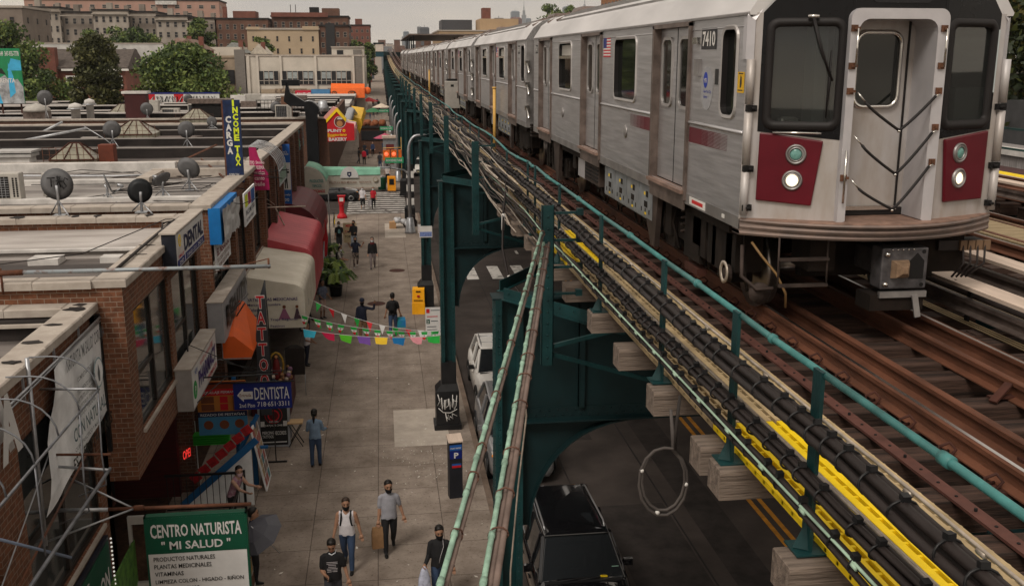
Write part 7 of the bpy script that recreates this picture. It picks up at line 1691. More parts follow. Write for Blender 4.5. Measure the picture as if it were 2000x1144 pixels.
# black kitchen duct
DUCT = mat('black duct steel', (.010,.011,.013), .38, .4, var=.3, scale=2)
t = thing('exhaust_duct','big black kitchen exhaust duct bending over the wall of the far brick building','duct',(-5.95,89.6,0)); mb = MB(); mb.box(-.5,.5,-.7,.1,1.6,6.2); mb.box(-.55,.55,-.75,.12,4.8,4.9); mb.build('riser', DUCT, t)
mb = MB(); mb.prism([(-.5,6.2),(.5,6.2)]+[(-.2+ .95*math.cos(a*math.pi/10),6.2+1.1*math.sin(a*math.pi/10)) for a in range(1,7)]+[(-1.7,8.0),(-1.7,6.9),(-.6,6.9)], -.7, .2, 'y'); mb.build('elbow', DUCT, t)
mb = MB(); mb.loft([[(-1.7,-.6,6.8),(-1.7,.2,6.8),(-1.7,.2,7.9),(-1.7,-.6,7.9)],[(-2.3,-.6,7.3),(-2.3,.2,7.3),(-2.0,.2,9.0),(-2.0,-.6,9.0)]], smooth=False); mb.box(-2.4,-.9,-.6,.2,8.6,9.1); mb.build('outlet', DUCT, t)
mb = MB(); mb.tube([(-.15+1.0*math.cos(a*math.pi/10),-.76,6.2+1.15*math.sin(a*math.pi/10)) for a in range(0,7)], .05, 5); mb.build('seam', ALU, t)
t = simple('chimney','short square brick chimney beside the black duct','chimney','stack',BRICK,[(-.45,.45,-.4,.4,0,2.2)],(-8.3,92.5,5.4)); mb = MB(); mb.box(-.5,.5,-.45,.45,2.2,2.3); mb.build('cap', COPE, t)
t = thing('roof_fan','mushroom roof fan with a dark cone base behind the bakery sign','roof fan',(-5.2,93.5,5.5)); mb = MB(); mb.lathe([(.3,0),(.5,.7)], n=14); mb.build('base', DARK, t); mb = MB(); mb.lathe([(.55,.7),(.55,1.1),(.42,1.3),(.42,1.6),(.02,1.7)], n=16); mb.build('hood', ALU, t)
rw = random.Random(33)
for k in range(10):
    x, y = rw.uniform(-24,-8), rw.uniform(100,134); simple('roof_unit','small square rooftop unit far back on the roofs','roof unit','case',[ACW,FLASH,STEELB][k%3],[(-.8,.8,-.5,.5,.12,rw.uniform(.7,1.4)),(-.7,-.5,-.4,.4,0,.12),(.5,.7,-.4,.4,0,.12)],(x,y,5.55),'small units on the far roofs')
# antenna masts
for k,(x,y,z,h,lb) in enumerate(((-19.3,47.5,7.3,1.1,'thin crooked antenna on the dark roof'),(-10.9,44,7.1,1.1,'bent white antenna pole near the first skylight'))):
    t = thing('antenna', lb, 'antenna', (x,y,z)); mb = MB(); mb.tube([(0,0,0),(-.6,0,h*.5),(-1.4,0,h)], .02, 5); mb.box(-.1,.1,-.1,.1,0,.04); mb.build('mast', ALU, t)
# ================================================================ cars
TYRE = mat('tyre rubber', (.012,.012,.012), .8, var=.2); RIM = mat('alloy rim', (.33,.33,.34), .35, .8, var=.1); LENSW = mat('headlight lens', (.45,.43,.40), .12, var=.3, scale=12, spec=.8); AMBER = mat('amber lens', (.55,.20,.03), .2, var=0)
CGL = mat('car glass', (.014,.016,.018), .05, var=0, spec=.7)
def car(label, loc, rz, paint, L=4.6, W=.92, zr=1.66, zb=1.0, cowl=1.25, rails=True, hood=.98, rear=.35, group=None):
    t = thing('parked_car', label, 'car', loc, rz, group); mb = MB(); mb.smooth = True
    st = [(0,.34,.66,.72),(.08,.24,.74,.84),(.35,.2,hood-.12,.94),(.8,.2,hood-.02,.99),(cowl,.2,zb+.02,1.0),(L*.5,.2,zb+.02,1.0),(L-.5,.22,zb+.02,.99),(L-.12,.28,zb,.95),(L,.36,zb-.08,.86)]
    rg = []
    for y,z0,z1,f in st:
        w = W*f; rg.append([(-w*.9,y,z0),(-w,y,z0+.12),(-w*1.0,y,(z0+z1)/2+.05),(-w*.955,y,z1-.05),(-w*.86,y,z1),(-w*.4,y,z1+.025),(w*.4,y,z1+.025),(w*.86,y,z1),(w*.955,y,z1-.05),(w,y,(z0+z1)/2+.05),(w,y,z0+.12),(w*.9,y,z0)])
    mb.loft(rg, smooth=True); body = mb.build('body', paint, t)
    A = [(-W*.90,cowl-.02,zb),(W*.90,cowl-.02,zb),(W*.92,L*.5,zb),(W*.86,L-rear,zb),(-W*.86,L-rear,zb),(-W*.92,L*.5,zb)]
    ry = cowl+.72; B = [(-W*.70,ry,zr-.05),(W*.70,ry,zr-.05),(W*.72,L*.55,zr-.03),(W*.66,L-rear-.32,zr-.06),(-W*.66,L-rear-.32,zr-.06),(-W*.72,L*.55,zr-.03)]
    mb = MB(); mb.loft([A,B], smooth=False); gh = mb.build('windows', CGL, t, .05)
    mb = MB(); C = [(p[0]*1.015,p[1]+(-.03 if i<2 else .03 if i in (3,4) else 0),p[2]) for i,p in enumerate(B)]
    mb.loft([C,[(p[0]*.97,p[1],p[2]+.04) for p in C],[(p[0]*.8,p[1]+(.12 if i<2 else -.1 if i in (3,4) else 0),p[2]+.065) for i,p in enumerate(C)]], smooth=False)
    for s in (-1,1):
        for (ya,yb) in ((cowl-.02,ry),(L*.42,L*.42+.03),(L*.62,L*.62+.05),(L-rear,L-rear-.32)):
            xa = W*.905 if ya < L*.4 else W*.925 if ya < L*.7 else W*.87; xb = W*.715 if ya < L*.4 else W*.73 if ya < L*.7 else W*.675
            mb.bar((s*xa,ya,zb),(s*xb,yb,zr-.04),.075,.05,(0,1,0))
    mb.build('roof', paint, t, .03)
    for s in (-1,1):
        for yy in (.82,L-.85):
            M = Matrix.Translation((s*(W-.20),yy,.33)) @ Matrix.Rotation(R(90*s),4,'Y'); mb = MB(); mb.lathe([(.20,0),(.31,.0),(.335,.03),(.335,.18),(.31,.215),(.2,.215)], M=M, n=22); w = mb.build('wheel', TYRE, t)
            mb = MB(); mb.lathe([(.21,.205),(.19,.222),(.06,.20),(.001,.205)], M=M, n=18); mb.build('rim', RIM, w)
            mb = MB(); mb.tube([(s*(W+.004),yy+.40*math.cos(a*math.pi/8),.30+.42*math.sin(a*math.pi/8)) for a in range(9)], .03, 5); mb.build('wheel_arch', BLACK, t)
        mb = MB(); mb.loft([[(s*W*.95,cowl+.45,zb+.02),(s*(W*.95+.2),cowl+.42,zb+.02),(s*(W*.95+.2),cowl+.42,zb+.17),(s*W*.98,cowl+.45,zb+.15)],[(s*W*.95,cowl+.56,zb+.03),(s*(W*.95+.19),cowl+.52,zb+.03),(s*(W*.95+.19),cowl+.52,zb+.16),(s*W*.98,cowl+.56,zb+.14)]], smooth=False); mb.build('mirror', BLACK if paint.name.startswith('white') else paint, t)
        mb = MB(); mb.loft([[(s*W*.50,.0,.62),(s*W*.82,.06,.64),(s*W*.86,.12,.76),(s*W*.52,.03,.74)],[(s*W*.52,.30,.72),(s*W*.84,.42,.80),(s*W*.90,.48,.87),(s*W*.60,.36,.85)]], smooth=False); h = mb.build('headlight', LENSW, t)
        mb = MB(); mb.ball((s*W*.87,.33,.79),.06,8,5,(.6,1.2,.8)); mb.build('indicator', AMBER, h)
        mb = MB(); mb.box(*sorted((s*W*.99,s*(W*.985+.035))),1.9,2.05,.83,.86); mb.box(*sorted((s*W*.99,s*(W*.985+.035))),2.95,3.1,.83,.86); mb.build('door_handle', paint, t)
        if rails: mb = MB(); mb.tube([(s*W*.64,ry+.2,zr+.0),(s*W*.65,ry+.35,zr+.065),(s*W*.62,L-rear-.6,zr+.06),(s*W*.6,L-rear-.45,zr)], .02, 6); mb.build('roof_rail', RIM, t)
    mb = MB(); mb.box(-W*.42,W*.42,-.02,.05,.46,.66); mb.box(-W*.6,W*.6,.0,.05,.26,.38); mb.build('grille', BLACK, t)
    mb = MB(); mb.tube([(-.55,cowl-.05,zb+.03),(.1,cowl+.02,zb+.05)], .012, 5); mb.tube([(-.1,cowl-.05,zb+.03),(.6,cowl+.05,zb+.06)], .012, 5); mb.box(-W*.8,W*.8,cowl-.1,cowl-.01,zb-.0,zb+.03); mb.build('wiper', BLACK, t)
    mb = MB(); mb.box(-.28,.28,-.035,-.015,.42,.53); mb.build('licence_plate', mat('pale plate',(.5,.45,.3),.5), t)
    return t
c = car('white sport utility car parked at the kerb behind the graffiti column', (3.72,30.0,-.15), 0, mat('white car paint',(.62,.60,.57),.3,var=.04,coat=.4), L=4.5, W=.90)
mb = MB(); mb.tube([(-.6,2.5,1.7),(.6,2.5,1.7)], .015, 5); mb.tube([(-.6,3.3,1.69),(.6,3.3,1.69)], .015, 5); mb.build('roof_bar', RIM, c)
car('silver grey car mostly hidden behind the nearest steel bent', (3.50,24.4,-.15), 0, mat('silver car paint',(.30,.30,.31),.3,.6,var=.05,coat=.4), L=4.9, W=.92, zr=1.62)
c = car('shiny black sport utility car parked at the bottom of the picture', (3.70,16.3,-.15), 0, mat('black car paint',(.006,.006,.007),.08,var=0,coat=1.0), L=5.0, W=.97, zr=1.75, zb=1.08)
mb = MB(); mb.box(-.45,.45,2.35,2.8,1.762,1.768); mb.build('sunroof', CGL, c)
mb = MB(); mb.bar((.36,1.28,1.13),(.5,1.28,1.13),.06,.02); mb.build('windscreen_sticker', YELLOW, c)
mb = MB(); mb.bar((.62,1.45,1.24),(.76,1.45,1.24),.06,.02); mb.build('windscreen_label', mat('mint label',(.3,.5,.4)), c)
car('dark car waiting on the side street behind the green awning', (-1.7,80.5,-.2), R(90), mat('charcoal car paint',(.012,.012,.014),.25,var=0,coat=.6), L=4.7, W=.92)
car('dark car at the crossing behind the street name sign', (4.6,80,-.15), 0, mat('dark blue car paint',(.012,.015,.025),.25,var=0,coat=.6), L=4.7, W=.92)
for k,y in enumerate((96,104,112)): car(['white car parked beyond the crossing','dark car parked second beyond the crossing','silver car parked third beyond the crossing'][k], (3.6,y,-.15), 0, [mat('white car paint',(.6,.6,.6)),mat('charcoal car paint',(.01,.01,.01)),mat('silver car paint',(.3,.3,.3))][k], L=4.6, W=.9, zr=1.5)
# ================================================================ street furniture
t = thing('parking_meter','dark parking ticket machine with a white P on a blue panel','parking meter',(1.62,23.75,0),R(8)); mb = MB(); mb.bbox(-.17,.17,-.12,.12,0,1.52,.01); mb.build('case', mat('dark meter case',(.014,.015,.02),.45,var=.2), t)
mb = MB(); mb.loft([[(-.19,-.14,1.52),(.19,-.14,1.52),(.19,.16,1.60),(-.19,.16,1.60)],[(-.19,-.14,1.55),(.19,-.14,1.55),(.19,.16,1.66),(-.19,.16,1.66)]], smooth=False); mb.build('cap', PALEB, t)
M = frame((-.17,-.121,0),XR,UP); draw([('r',.04,.96,.87,.97,SBLUE,'blue_band'),('t','muni meter',.1,.90,.8,.035,SW,.01),('r',.04,.96,.72,.86,DBLUE,'blue_panel'),('t','P',.36,.735,.34,.10,SW,.03),('r',.2,.9,.56,.60,SRED,'red_sticker'),('r',.2,.9,.60,.63,SBLUE,'blue_sticker')], M, t, .34, 1.5)
t = thing('newspaper_box','yellow newspaper box with a red mark beside a column','newspaper box',(1.42,42.8,0),R(-6)); mb = MB(); mb.bbox(-.28,.28,-.22,.22,0,.52,.02); mb.loft([[(-.27,-.2,.53),(.27,-.2,.53),(.27,.2,.53),(-.27,.2,.53)],[(-.26,-.16,1.1),(.26,-.16,1.1),(.26,.18,1.16),(-.26,.18,1.16)]], smooth=False); mb.build('case', cm('newspaper box yellow','eaa416',var=.1), t)
mb = MB(); mb.box(-.05,.06,-.235,-.2,.78,.86); mb.build('red_mark', SRED, t); mb = MB(); mb.box(-.2,.2,-.225,-.185,.62,.64); mb.box(-.1,.1,-.2,-.16,1.0,1.04); mb.build('handle', DARK, t)
t = sign('leaning_board','white notice board with small red and green squares leaning on a column','notice board',(1.55,38.9,.05),XR,(0,.1,1),.62,1.15,.03,SW,None,[('r',.06,.28,.80,.95,SRED,'red_square'),('r',.35,.95,.88,.91,GREYI,'text_line'),('r',.1,.8,.66,.69,SRED,'red_line'),('r',.06,.28,.42,.58,SGREEN,'green_square'),('t','2',.11,.45,.1,.1,SW,.02),('r',.35,.8,.50,.53,GREYI,'text_line'),('r',.1,.7,.3,.33,GREYI,'text_line'),('r',.1,.75,.2,.22,GREYI,'text_line')])
t = thing('fire_alarm_box','red street fire alarm pillar at the corner','fire alarm',(-2.9,70.3,0)); mb = MB(); mb.lathe([(.36,0),(.34,.18),(.20,.32),(.16,.4),(.17,.95),(.22,1.0),(.12,1.04),(.12,1.1)], n=12); mb.build('pedestal', SRED, t); mb = MB(); mb.bbox(-.22,.22,-.16,.16,1.1,1.55,.02); mb.box(-.28,.28,-.2,.2,1.55,1.6); mb.build('head', SRED, t); mb = MB(); mb.box(-.14,.14,-.17,-.16,1.2,1.45); mb.build('call_door', SW, t)
def lamp_post(x, y, h, label, arm, mast=True, m=ALU):
    t = thing('street_lamp', label, 'street lamp', (x,y,0), 0, 'curved street lamps at the kerb'); mb = MB(); mb.lathe([(.38,0),(.34,.12),(.22,.95),(.16,1.0)], n=8); mb.build('base', m, t)
    mb = MB(); mb.tube([(0,0,.9),(0,0,h-1.0)]+[(arm*.35*(1-math.cos(a*math.pi/10)) , 0, h-1.0+1.0*math.sin(a*math.pi/10)) for a in range(1,6)]+[(arm,0,h+.05)], [.12,.10]+[.09]*5+[.07], 8); mb.build('pole', m, t)
    mb = MB(); mb.loft([[(arm-.1,-.12,h),(arm+.5*(1 if arm>0 else -1),-.1,h),(arm+.5*(1 if arm>0 else -1),.1,h),(arm-.1,.12,h)],[(arm,-.08,h+.12),(arm+.4*(1 if arm>0 else -1),-.06,h+.1),(arm+.4*(1 if arm>0 else -1),.06,h+.1),(arm,.08,h+.12)]], smooth=False); mb.build('lantern', m, t); return t
t = lamp_post(1.68,63.6,6.2,'nearest curved street lamp, at the crosswalk corner',1.6)
mb = MB(); mb.tube([(0,0,3.6),(-.3,0,4.05),(-1.3,0,4.2)], .06, 6); mb.box(-2.0,-1.2,-.12,.12,4.15,4.27); mb.build('low_arm', ALU, t)
for k,(y,h) in enumerate(((91,5.5),(104,5.5),(119,5.5),(135,5.5),(152,5.5))): lamp_post(1.4,y,h,['second curved street lamp, beyond the crossing','third curved street lamp along the kerb','fourth curved street lamp along the kerb','fifth curved street lamp along the kerb','sixth curved street lamp along the kerb'][k],1.5)
GSG = cm('street name green','1f8a5c')
for k,(x,y,z,rot) in enumerate(((1.1,63.2,4.55,0),(.8,91.5,4.6,0),(.7,120,4.7,0))):
    t = thing('street_name_sign',['nearest green street name sign on the lamp post','second green street name sign beyond the crossing','third green street name sign far down the kerb'][k],'street sign',(x-.9,y,z),0,'green street name signs'); mb = MB(); mb.box(0,1.15,-.02,.02,-.02,.32); mb.build('panel', GSG, t); draw([('t','ROOSEVELT AVE',.06,.25,.86,.5,SW,.02)], frame((0,-.021,0),XR,UP), t, 1.15, .3)
    mb = MB(); mb.box(1.1,1.14,.05,1.2,-.05,.27); mb.build('cross_panel', GSG, t)
t = thing('traffic_light','yellow framed traffic light with red lamps at the far corner','traffic light',(1.0,88.4,0)); mb = MB(); mb.tube([(.75,0,0),(.75,0,4.2)], .07, 6); mb.tube([(-.9,0,3.25),(.8,0,3.3)], .035, 5); mb.build('pole', YP, t)
mb = MB(); mb.box(-.9,-.3,-.15,.15,2.2,3.1); mb.box(-.2,.3,-.15,.15,2.2,3.1); mb.box(.45,.9,-.2,.2,2.1,3.1); mb.build('signal_head', cm('signal orange','c8641e'), t); mb = MB(); mb.lathe([(.18,0),(.001,.03)], M=Matrix.Translation((-.6,-.17,2.75)) @ Matrix.Rotation(R(90),4,'X'), n=12); mb.lathe([(.18,0),(.001,.03)], M=Matrix.Translation((.05,-.17,2.75)) @ Matrix.Rotation(R(90),4,'X'), n=12); mb.build('red_lamp', mat('lit red lamp',(.9,.12,.05),.3,var=0,emit=(1,.12,.05),estr=1.2), t)
t = thing('newspaper_box','orange yellow newspaper box at the far crosswalk corner','newspaper box',(.75,84.9,0)); mb = MB(); mb.bbox(-.35,.35,-.25,.25,0,1.2,.03); mb.build('case', cm('newspaper box orange','e0901a'), t); mb = MB(); mb.box(-.2,.2,-.27,-.24,.5,1.0); mb.build('window', DARK, t)
t = thing('litter_bin','dark green litter bin beside the orange newspaper box','litter bin',(-.05,85.6,0)); mb = MB(); mb.lathe([(.34,0),(.38,1.0),(.40,1.05)], n=12); mb.build('basket', SGREEN, t); mb = MB(); mb.ball((0,0,1.05),.33,9,5,(1,1,.6)); mb.build('rubbish', mat('bag pale',(.35,.34,.33),.4,col2=(.03,.03,.03),scale=6), t)
t = thing('bus_shelter','grey roofed phone and newspaper kiosk by the kerb beyond the crossing','kiosk',(.95,103,0)); mb = MB(); mb.box(-.9,.7,-.6,1.2,3.0,3.2); mb.build('roof', PALEB, t); mb = MB(); mb.box(-.8,.6,-.4,1.0,0,3.0); mb.build('body', ALU, t); mb = MB(); mb.box(-.5,.3,-.43,-.4,.4,2.4); mb.build('front_panel', cm('red brown panel','6b2a2a'), t)
t = thing('rubbish_pile','heap of cardboard and white bags at the foot of the street lamp','rubbish',(1.1,65.6,0)); mb = MB(); mb.box(-.75,-.3,-.3,.1,0,.45); mb.bar((-.6,.2,.3),(-.1,.4,.5),.5,.05); mb.build('cardboard', cm('cardboard','b08a62'), t); mb = MB(); rw = random.Random(1); [mb.ball((rw.uniform(-.3,.7),rw.uniform(-.3,.4),rw.uniform(.1,.6)),rw.uniform(.15,.28),7,5,(1,1,.8)) for _ in range(6)]; mb.build('white_bag', mat('bag white',(.45,.45,.46),.35,var=.1), t); mb = MB(); [mb.ball((rw.uniform(.2,.9),rw.uniform(-.1,.6),rw.uniform(.2,.9)),rw.uniform(.2,.3),7,5) for _ in range(5)]; mb.build('black_bag', BLACKC, t)
sign('small_notice','small white and red notice low beside the street lamp base','notice',(2.05,60.5,.5),XR,UP,.6,.55,.02,SW,None,[('r',.1,.9,.62,.7,SRED,'red_line'),('r',.1,.9,.42,.5,SRED,'red_line'),('r',.1,.9,.1,.25,SRED,'red_line')])
# A frame board of the tattoo shop, stool
t = sign('sandwich_board','black sandwich board of the tattoo shop with a round red emblem in a grey frame','sandwich board',(-3.72,27.75,.06),XR,(0,.14,1),.78,1.26,.03,BLACK,None,
 [('c',.5,.70,.25,SRED,'emblem_ring'),('c',.5,.70,.235,BLACK,'emblem_field'),('c',.5,.69,.17,SRED,'emblem'),('c',.5,.69,.13,cm('deep red','4a0c10'),'emblem_core'),('t','CUTILLO TATTOO',.2,.90,.6,.05,SW,.01,0,-.6),('t','DESIGN',.34,.53,.32,.04,SW,.01),('t','(347)435-2483',.14,.43,.72,.055,SW,.012),('t','PIERCING',.07,.26,.42,.07,SW,.02),('t','TATTOOS',.07,.17,.40,.07,SW,.02),('t','RECORDS',.52,.24,.42,.09,SW,.02),('r',.05,.95,.06,.085,SW,'white_bar'),('r',.02,.16,.44,.56,SW,'white_square'),('r',.84,.98,.44,.56,SW,'white_square')])
M = frame((0,0,0),XR,(0,.14,1)); mb = MB(); [plate(mb,M,q,-.04,.02) for q in ([(-.06,-.08),(0,-.08),(0,1.42),(-.06,1.42)],[(.78,-.08),(.84,-.08),(.84,1.42),(.78,1.42)],[(0,1.26),(.78,1.26),(.78,1.42),(0,1.42)],[(0,-.05),(.78,-.05),(.78,0),(0,0)])]; mb.bar((-.03,.62,-.02),(-.03,.2,1.4),.06,.03); mb.bar((.81,.62,-.02),(.81,.2,1.4),.06,.03); mb.build('frame', cm('grey board frame','8f9196'), t)
t = thing('folding_stool','small folding stool with tan seat and crossed black legs','stool',(-2.72,27.85,0)); mb = MB(); mb.bbox(-.22,.22,-.18,.18,.70,.74,.01); mb.build('seat', cm('tan seat','b0926a'), t)
for s in (-1,1): mb = MB(); mb.tube([(s*.2,-.16,0),(-s*.2,-.16,.7)], .014, 5); mb.tube([(s*.2,.16,0),(-s*.2,.16,.7)], .014, 5); mb.build('leg', BLACK, t)
t = thing('leaning_board','tall board of photo prints leaning on blue posts by the stair','display board',(-3.22,25.15,0)); M = frame((0,-.45,0),(0,1,0),(-.28,.0,1.55)); mb = MB(); plate(mb,M,[(0,0),(1.0,0),(1.0,1.72),(0,1.72)],-.04,0); mb.build('board', SWD, t)
rw = random.Random(3); draw([('r',.06+.3*(i%3),.30+.3*(i%3),.05+.155*(i//3),.185+.155*(i//3),[cm('print grey','7d6a62'),cm('print rose','9a5a52'),cm('print teal','4a7a82'),cm('print tan','a08a6a')][rw.randrange(4)],'photo_print') for i in range(18)], M, t, 1.0, 1.72)
t = thing('blue_rack','bright blue timber rack posts beside the leaning photo board','rack',(-3.55,25.2,0)); BLT = cm('blue timber','1d5585'); mb = MB(); mb.box(-.06,.06,-.06,.06,0,1.75); mb.box(-.5,-.4,.2,.3,0,2.9); mb.bar((-.3,-.4,1.15),(.12,.1,1.9),.07,.09); mb.box(.0,.35,-.05,.05,1.0,1.06); mb.build('post', BLT, t)
t = thing('stair_board','slanted blue edged white board above the basement stairs','stair panel',(-5.3,23.9,0)); mb = MB(); mb.prism([(.25,.2),(1.85,1.6),(1.85,.0),(.25,.0)],0,.03,'y'); mb.build('panel', SWD, t); mb = MB(); mb.bar((.1,-.02,.1),(2.0,-.02,1.75),.05,.17,(0,0,1)); mb.build('edge', BLT, t)
t = thing('basement_railing','black bar railing around the basement stairs','railing',(-3.62,23.6,0)); mb = MB(); mb.bar((-1.9,0,1.02),(0.03,0,1.02),.06,.05); mb.box(-.03,.03,-.03,.03,0,1.08); mb.bar((-1.9,0,.12),(0,0,.12),.03,.03); mb.bar((0,0,1.02),(0,-4.0,1.02),.05,.05); mb.build('frame', BLACK, t)
mb = MB(); [mb.box(-1.85+.155*k-.008,-1.85+.155*k+.008,-.008,.008,.12,1.0) for k in range(12)]; mb.build('bars', BLACK, t)
t = thing('grid_rack','white wire grid panel in the dark doorway','grid rack',(-5.55,25.0,.6)); mb = MB(); [mb.box(.08*k-.006,.08*k+.006,-.01,.0,0,1.3) for k in range(8)]; [mb.box(0,.56,-.016,-.01,.09*k-.006,.09*k+.006) for k in range(15)]; mb.build('wires', BLACK, t); mb = MB(); mb.box(-.02,.58,.0,.02,0,1.3); mb.build('back', SWD, t)
t = thing('neon_sign','small glowing red neon sign in the dark doorway','neon sign',(-5.25,24.6,1.0)); mb = MB(); add_text(mb,'OPEN',frame((0,0,0),(.4,.9,0),UP),0,0,.42,.24,0,.02); mb.build('tube', mat('red neon',(.9,.05,.04),.4,var=0,emit=(1,.05,.04),estr=.5), t)
sign('fruit_sign','dim sign with big pink letters deep in the doorway','sign',(-6.4,25.3,1.6),XR,UP,1.0,.5,.05,DARK,None,[('t','TACOS',.05,.15,.9,.7,cm('dusty pink ink','8a4a52'),.03)])
t = thing('red_packets','row of red snack packets along the slanted board','snack packets',(-5.0,24.35,.6)); mb = MB(); [mb.bar((.22*k,-.1,.2*k),(.22*k+.2,-.1,.2*k+.14),.05,.22,(0,0,1)) for k in range(7)]; mb.build('packets', cm('red packets','9c1f24',var=.35,scale=12), t)
t = thing('green_shelf','green wire shelf hung under the eyelash board','shelf',(-5.0,24.9,1.35)); mb = MB(); [mb.box(0,.9,-.2,.1,.06*k,.06*k+.015) for k in range(5)]; mb.build('wires', cm('neon green wire','2f9a2a'), t)
t = thing('window_frame_box','white framed display box beside the natural remedies sign','display box',(-4.95,18.0,1.2)); mb = MB(); mb.box(0,1.1,0,.08,1.25,1.4); mb.box(0,.06,0,.08,0,1.25); mb.box(1.04,1.1,0,.08,0,1.25); mb.box(.4,.43,0,.05,0,1.25); mb.box(.65,.68,0,.05,0,1.25); mb.box(0,1.1,0,.08,-.1,0.04); mb.build('frame', cm('off white frame','a39f9a'), t); mb = MB(); mb.box(.06,1.04,.09,.1,0,1.25); mb.build('backing', INT[1], t)
t = thing('plant_banner','green banner with printed leaves beside the display box','banner',(-4.9,16.4,1.2)); mb = MB(); mb.box(0,.03,0,2.2,0,.9); mb.build('cloth', mat('leaf print',(.03,.09,.02),.6,col2=(.12,.25,.05),scale=6), t)
t = thing('umbrella','dark grey umbrella opened beside the remedies sign','umbrella',(-2.62,18.6,1.35)); M = Matrix.Translation((0,0,.45)) @ Matrix.Rotation(R(25),4,'X') @ Matrix.Rotation(R(-28),4,'Y'); n=8; mb = MB(); rg=[M @ Vector((.50*math.cos(a*math.pi/4),.50*math.sin(a*math.pi/4),0)) for a in range(n)]; rg2=[M @ Vector((.3*math.cos(a*math.pi/4),.3*math.sin(a*math.pi/4),.17)) for a in range(n)]; tp=M @ Vector((0,0,.24)); mb.add(rg+rg2+[tp],[(i,(i+1)%n,n+(i+1)%n,n+i) for i in range(n)]+[(n+i,n+(i+1)%n,2*n) for i in range(n)],False); mb.build('canopy', mat('grey umbrella cloth',(.05,.05,.06),.5,var=.15), t); mb = MB(); mb.tube([tuple(M @ Vector((0,0,.3))),tuple(M @ Vector((0,0,-.7)))],.01,5); mb.build('shaft', ALU, t)
t = sign('photo_stand','white stand of hair photos on the sidewalk beside the remedies sign','stand',(-2.95,19.2,.02),(0,1,0),(-.1,0,1),.7,1.5,.03,SW,None,[('r',.1,.9,.06+.19*k,.22+.19*k,[cm('hair brown','5a3a28'),cm('hair tan','a88a5a'),cm('print grey','7d6a62')][k%3],'photo_print') for k in range(5)])
# goods stall with saint figure, flowers
t = thing('goods_stall','street stall with flowers and figurines under the cream awning','stall',(-3.6,31.0,0)); mb = MB(); mb.bbox(-.7,.5,-.6,1.4,0,.75,.02); mb.build('table', cm('maroon stall cloth','4a161a'), t)
rw = random.Random(14)
for k in range(3):
    mb = MB(); [mb.ball((rw.uniform(-.5,.45),rw.uniform(-.5,1.2),.82+rw.uniform(0,.35)),rw.uniform(.05,.09),6,4) for _ in range(22)]; mb.build('flowers', [cm('white flowers','b9aca0'),cm('tan flowers','8f6a4a'),cm('violet flowers','7a5a72')][k], t)
t = thing('saint_figure','statuette in a red robe with a yellow halo frame on the stall','statuette',(-3.55,31.2,.95)); mb = MB(); mb.lathe([(.12,0),(.15,.1),(.10,.5),(.08,.62),(.05,.68)], n=10); mb.build('robe', cm('red robe','6a1c1c'), t); mb = MB(); mb.ball((0,0,.74),.06,8,6); mb.build('head', cm('tan face','a8764a'), t); mb = MB(); mb.tube([(.22*math.sin(a*.5),.05,.45+.42*math.cos(a*.5)) for a in range(-5,6)], .035, 6); mb.build('halo', cm('straw yellow','9a7a2a',var=.4,scale=15), t)
t = thing('clothes_rail','black garment hanging at the stall front','garment',(-3.05,32.2,.75)); mb = MB(); mb.loft([[(-.3,0,0),(.3,0,0),(.3,.12,0),(-.3,.12,0)],[(-.32,0,.9),(.32,0,.9),(.32,.1,.9),(-.32,.1,.9)],[(-.1,.03,1.02),(.1,.03,1.02),(.1,.07,1.02),(-.1,.07,1.02)]], smooth=False); mb.build('cloth', BLACKC, t); mb = MB(); mb.tube([(-.3,.05,0),(-.3,.05,-.75)],.015,5); mb.tube([(.3,.05,0),(.3,.05,-.75)],.015,5); mb.build('stand', ALU, t)
# bunting
def bunting(label, a, b, n, cols, shape, sag, size, emblem=False, seed=1):
    t = thing('bunting', label, 'bunting'); a, b = Vector(a), Vector(b); rw = random.Random(seed)
    P = lambda f: a.lerp(b,f) - Vector((0,0,sag*4*f*(1-f)))
    mb = MB(); mb.tube([P(k/20) for k in range(21)], .008, 5); mb.build('string', SW, t); w, h = size
    for k in range(n):
        c = P((k+.5)/n); dx = (P((k+.6)/n)-P((k+.4)/n)).normalized(); tw = rw.uniform(-.3,.3); dn = Vector((tw,rw.uniform(-.5,.1),-1)).normalized()
        m = cols[k%len(cols)]; mb = MB(); th = Vector((0,.004,0))
        if shape == 'tri': pts = [c-dx*w/2, c+dx*w/2, c+dn*h]
        else: pts = [c-dx*w/2, c+dx*w/2, c+dx*w/2*rw.uniform(.7,1)+dn*h*rw.uniform(.8,1.1), c+dx*w*rw.uniform(-.1,.1)+dn*h*.9, c-dx*w/2*rw.uniform(.5,.9)+dn*h*rw.uniform(.6,1)]
        mb.loft([[p-th for p in pts],[p+th for p in pts]], smooth=False); f = mb.build('flag', m, t)
        if emblem:
            q = lambda u,v: c + dx*w*(u-.5) + dn*h*v - Vector((0,.008,0)); L3 = [MB(),MB(),MB()]
            L3[0].quad(q(0,.38),q(1,.38),q(.82,.68),q(.18,.68)); L3[1].quad(q(.18,.68),q(.82,.68),q(.6,1),q(.4,1)); L3[2].quad(q(.44,.42)-th,q(.56,.42)-th,q(.56,.6)-th,q(.44,.6)-th)
            for z,(mm,nm2) in zip(L3,((SW,'white_stripe'),(SRED,'red_stripe'),(BROWNI,'crest'))): z.build(nm2, mm, f)
FG, FR = cm('flag green cloth','1f8f3a'), cm('flag red cloth','b8202a')
bunting('string of red white and green triangular pennants, farthest of the three', (-2.9,33.5,3.2),(1.75,31.6,2.25),11,[SW,FG,FR],'tri',.35,(.22,.32),seed=2)
bunting('string of small green white and red flags across the sidewalk', (-2.75,31.0,3.12),(1.75,31.0,2.42),12,[FG],'rect',.22,(.20,.26),True,seed=3)
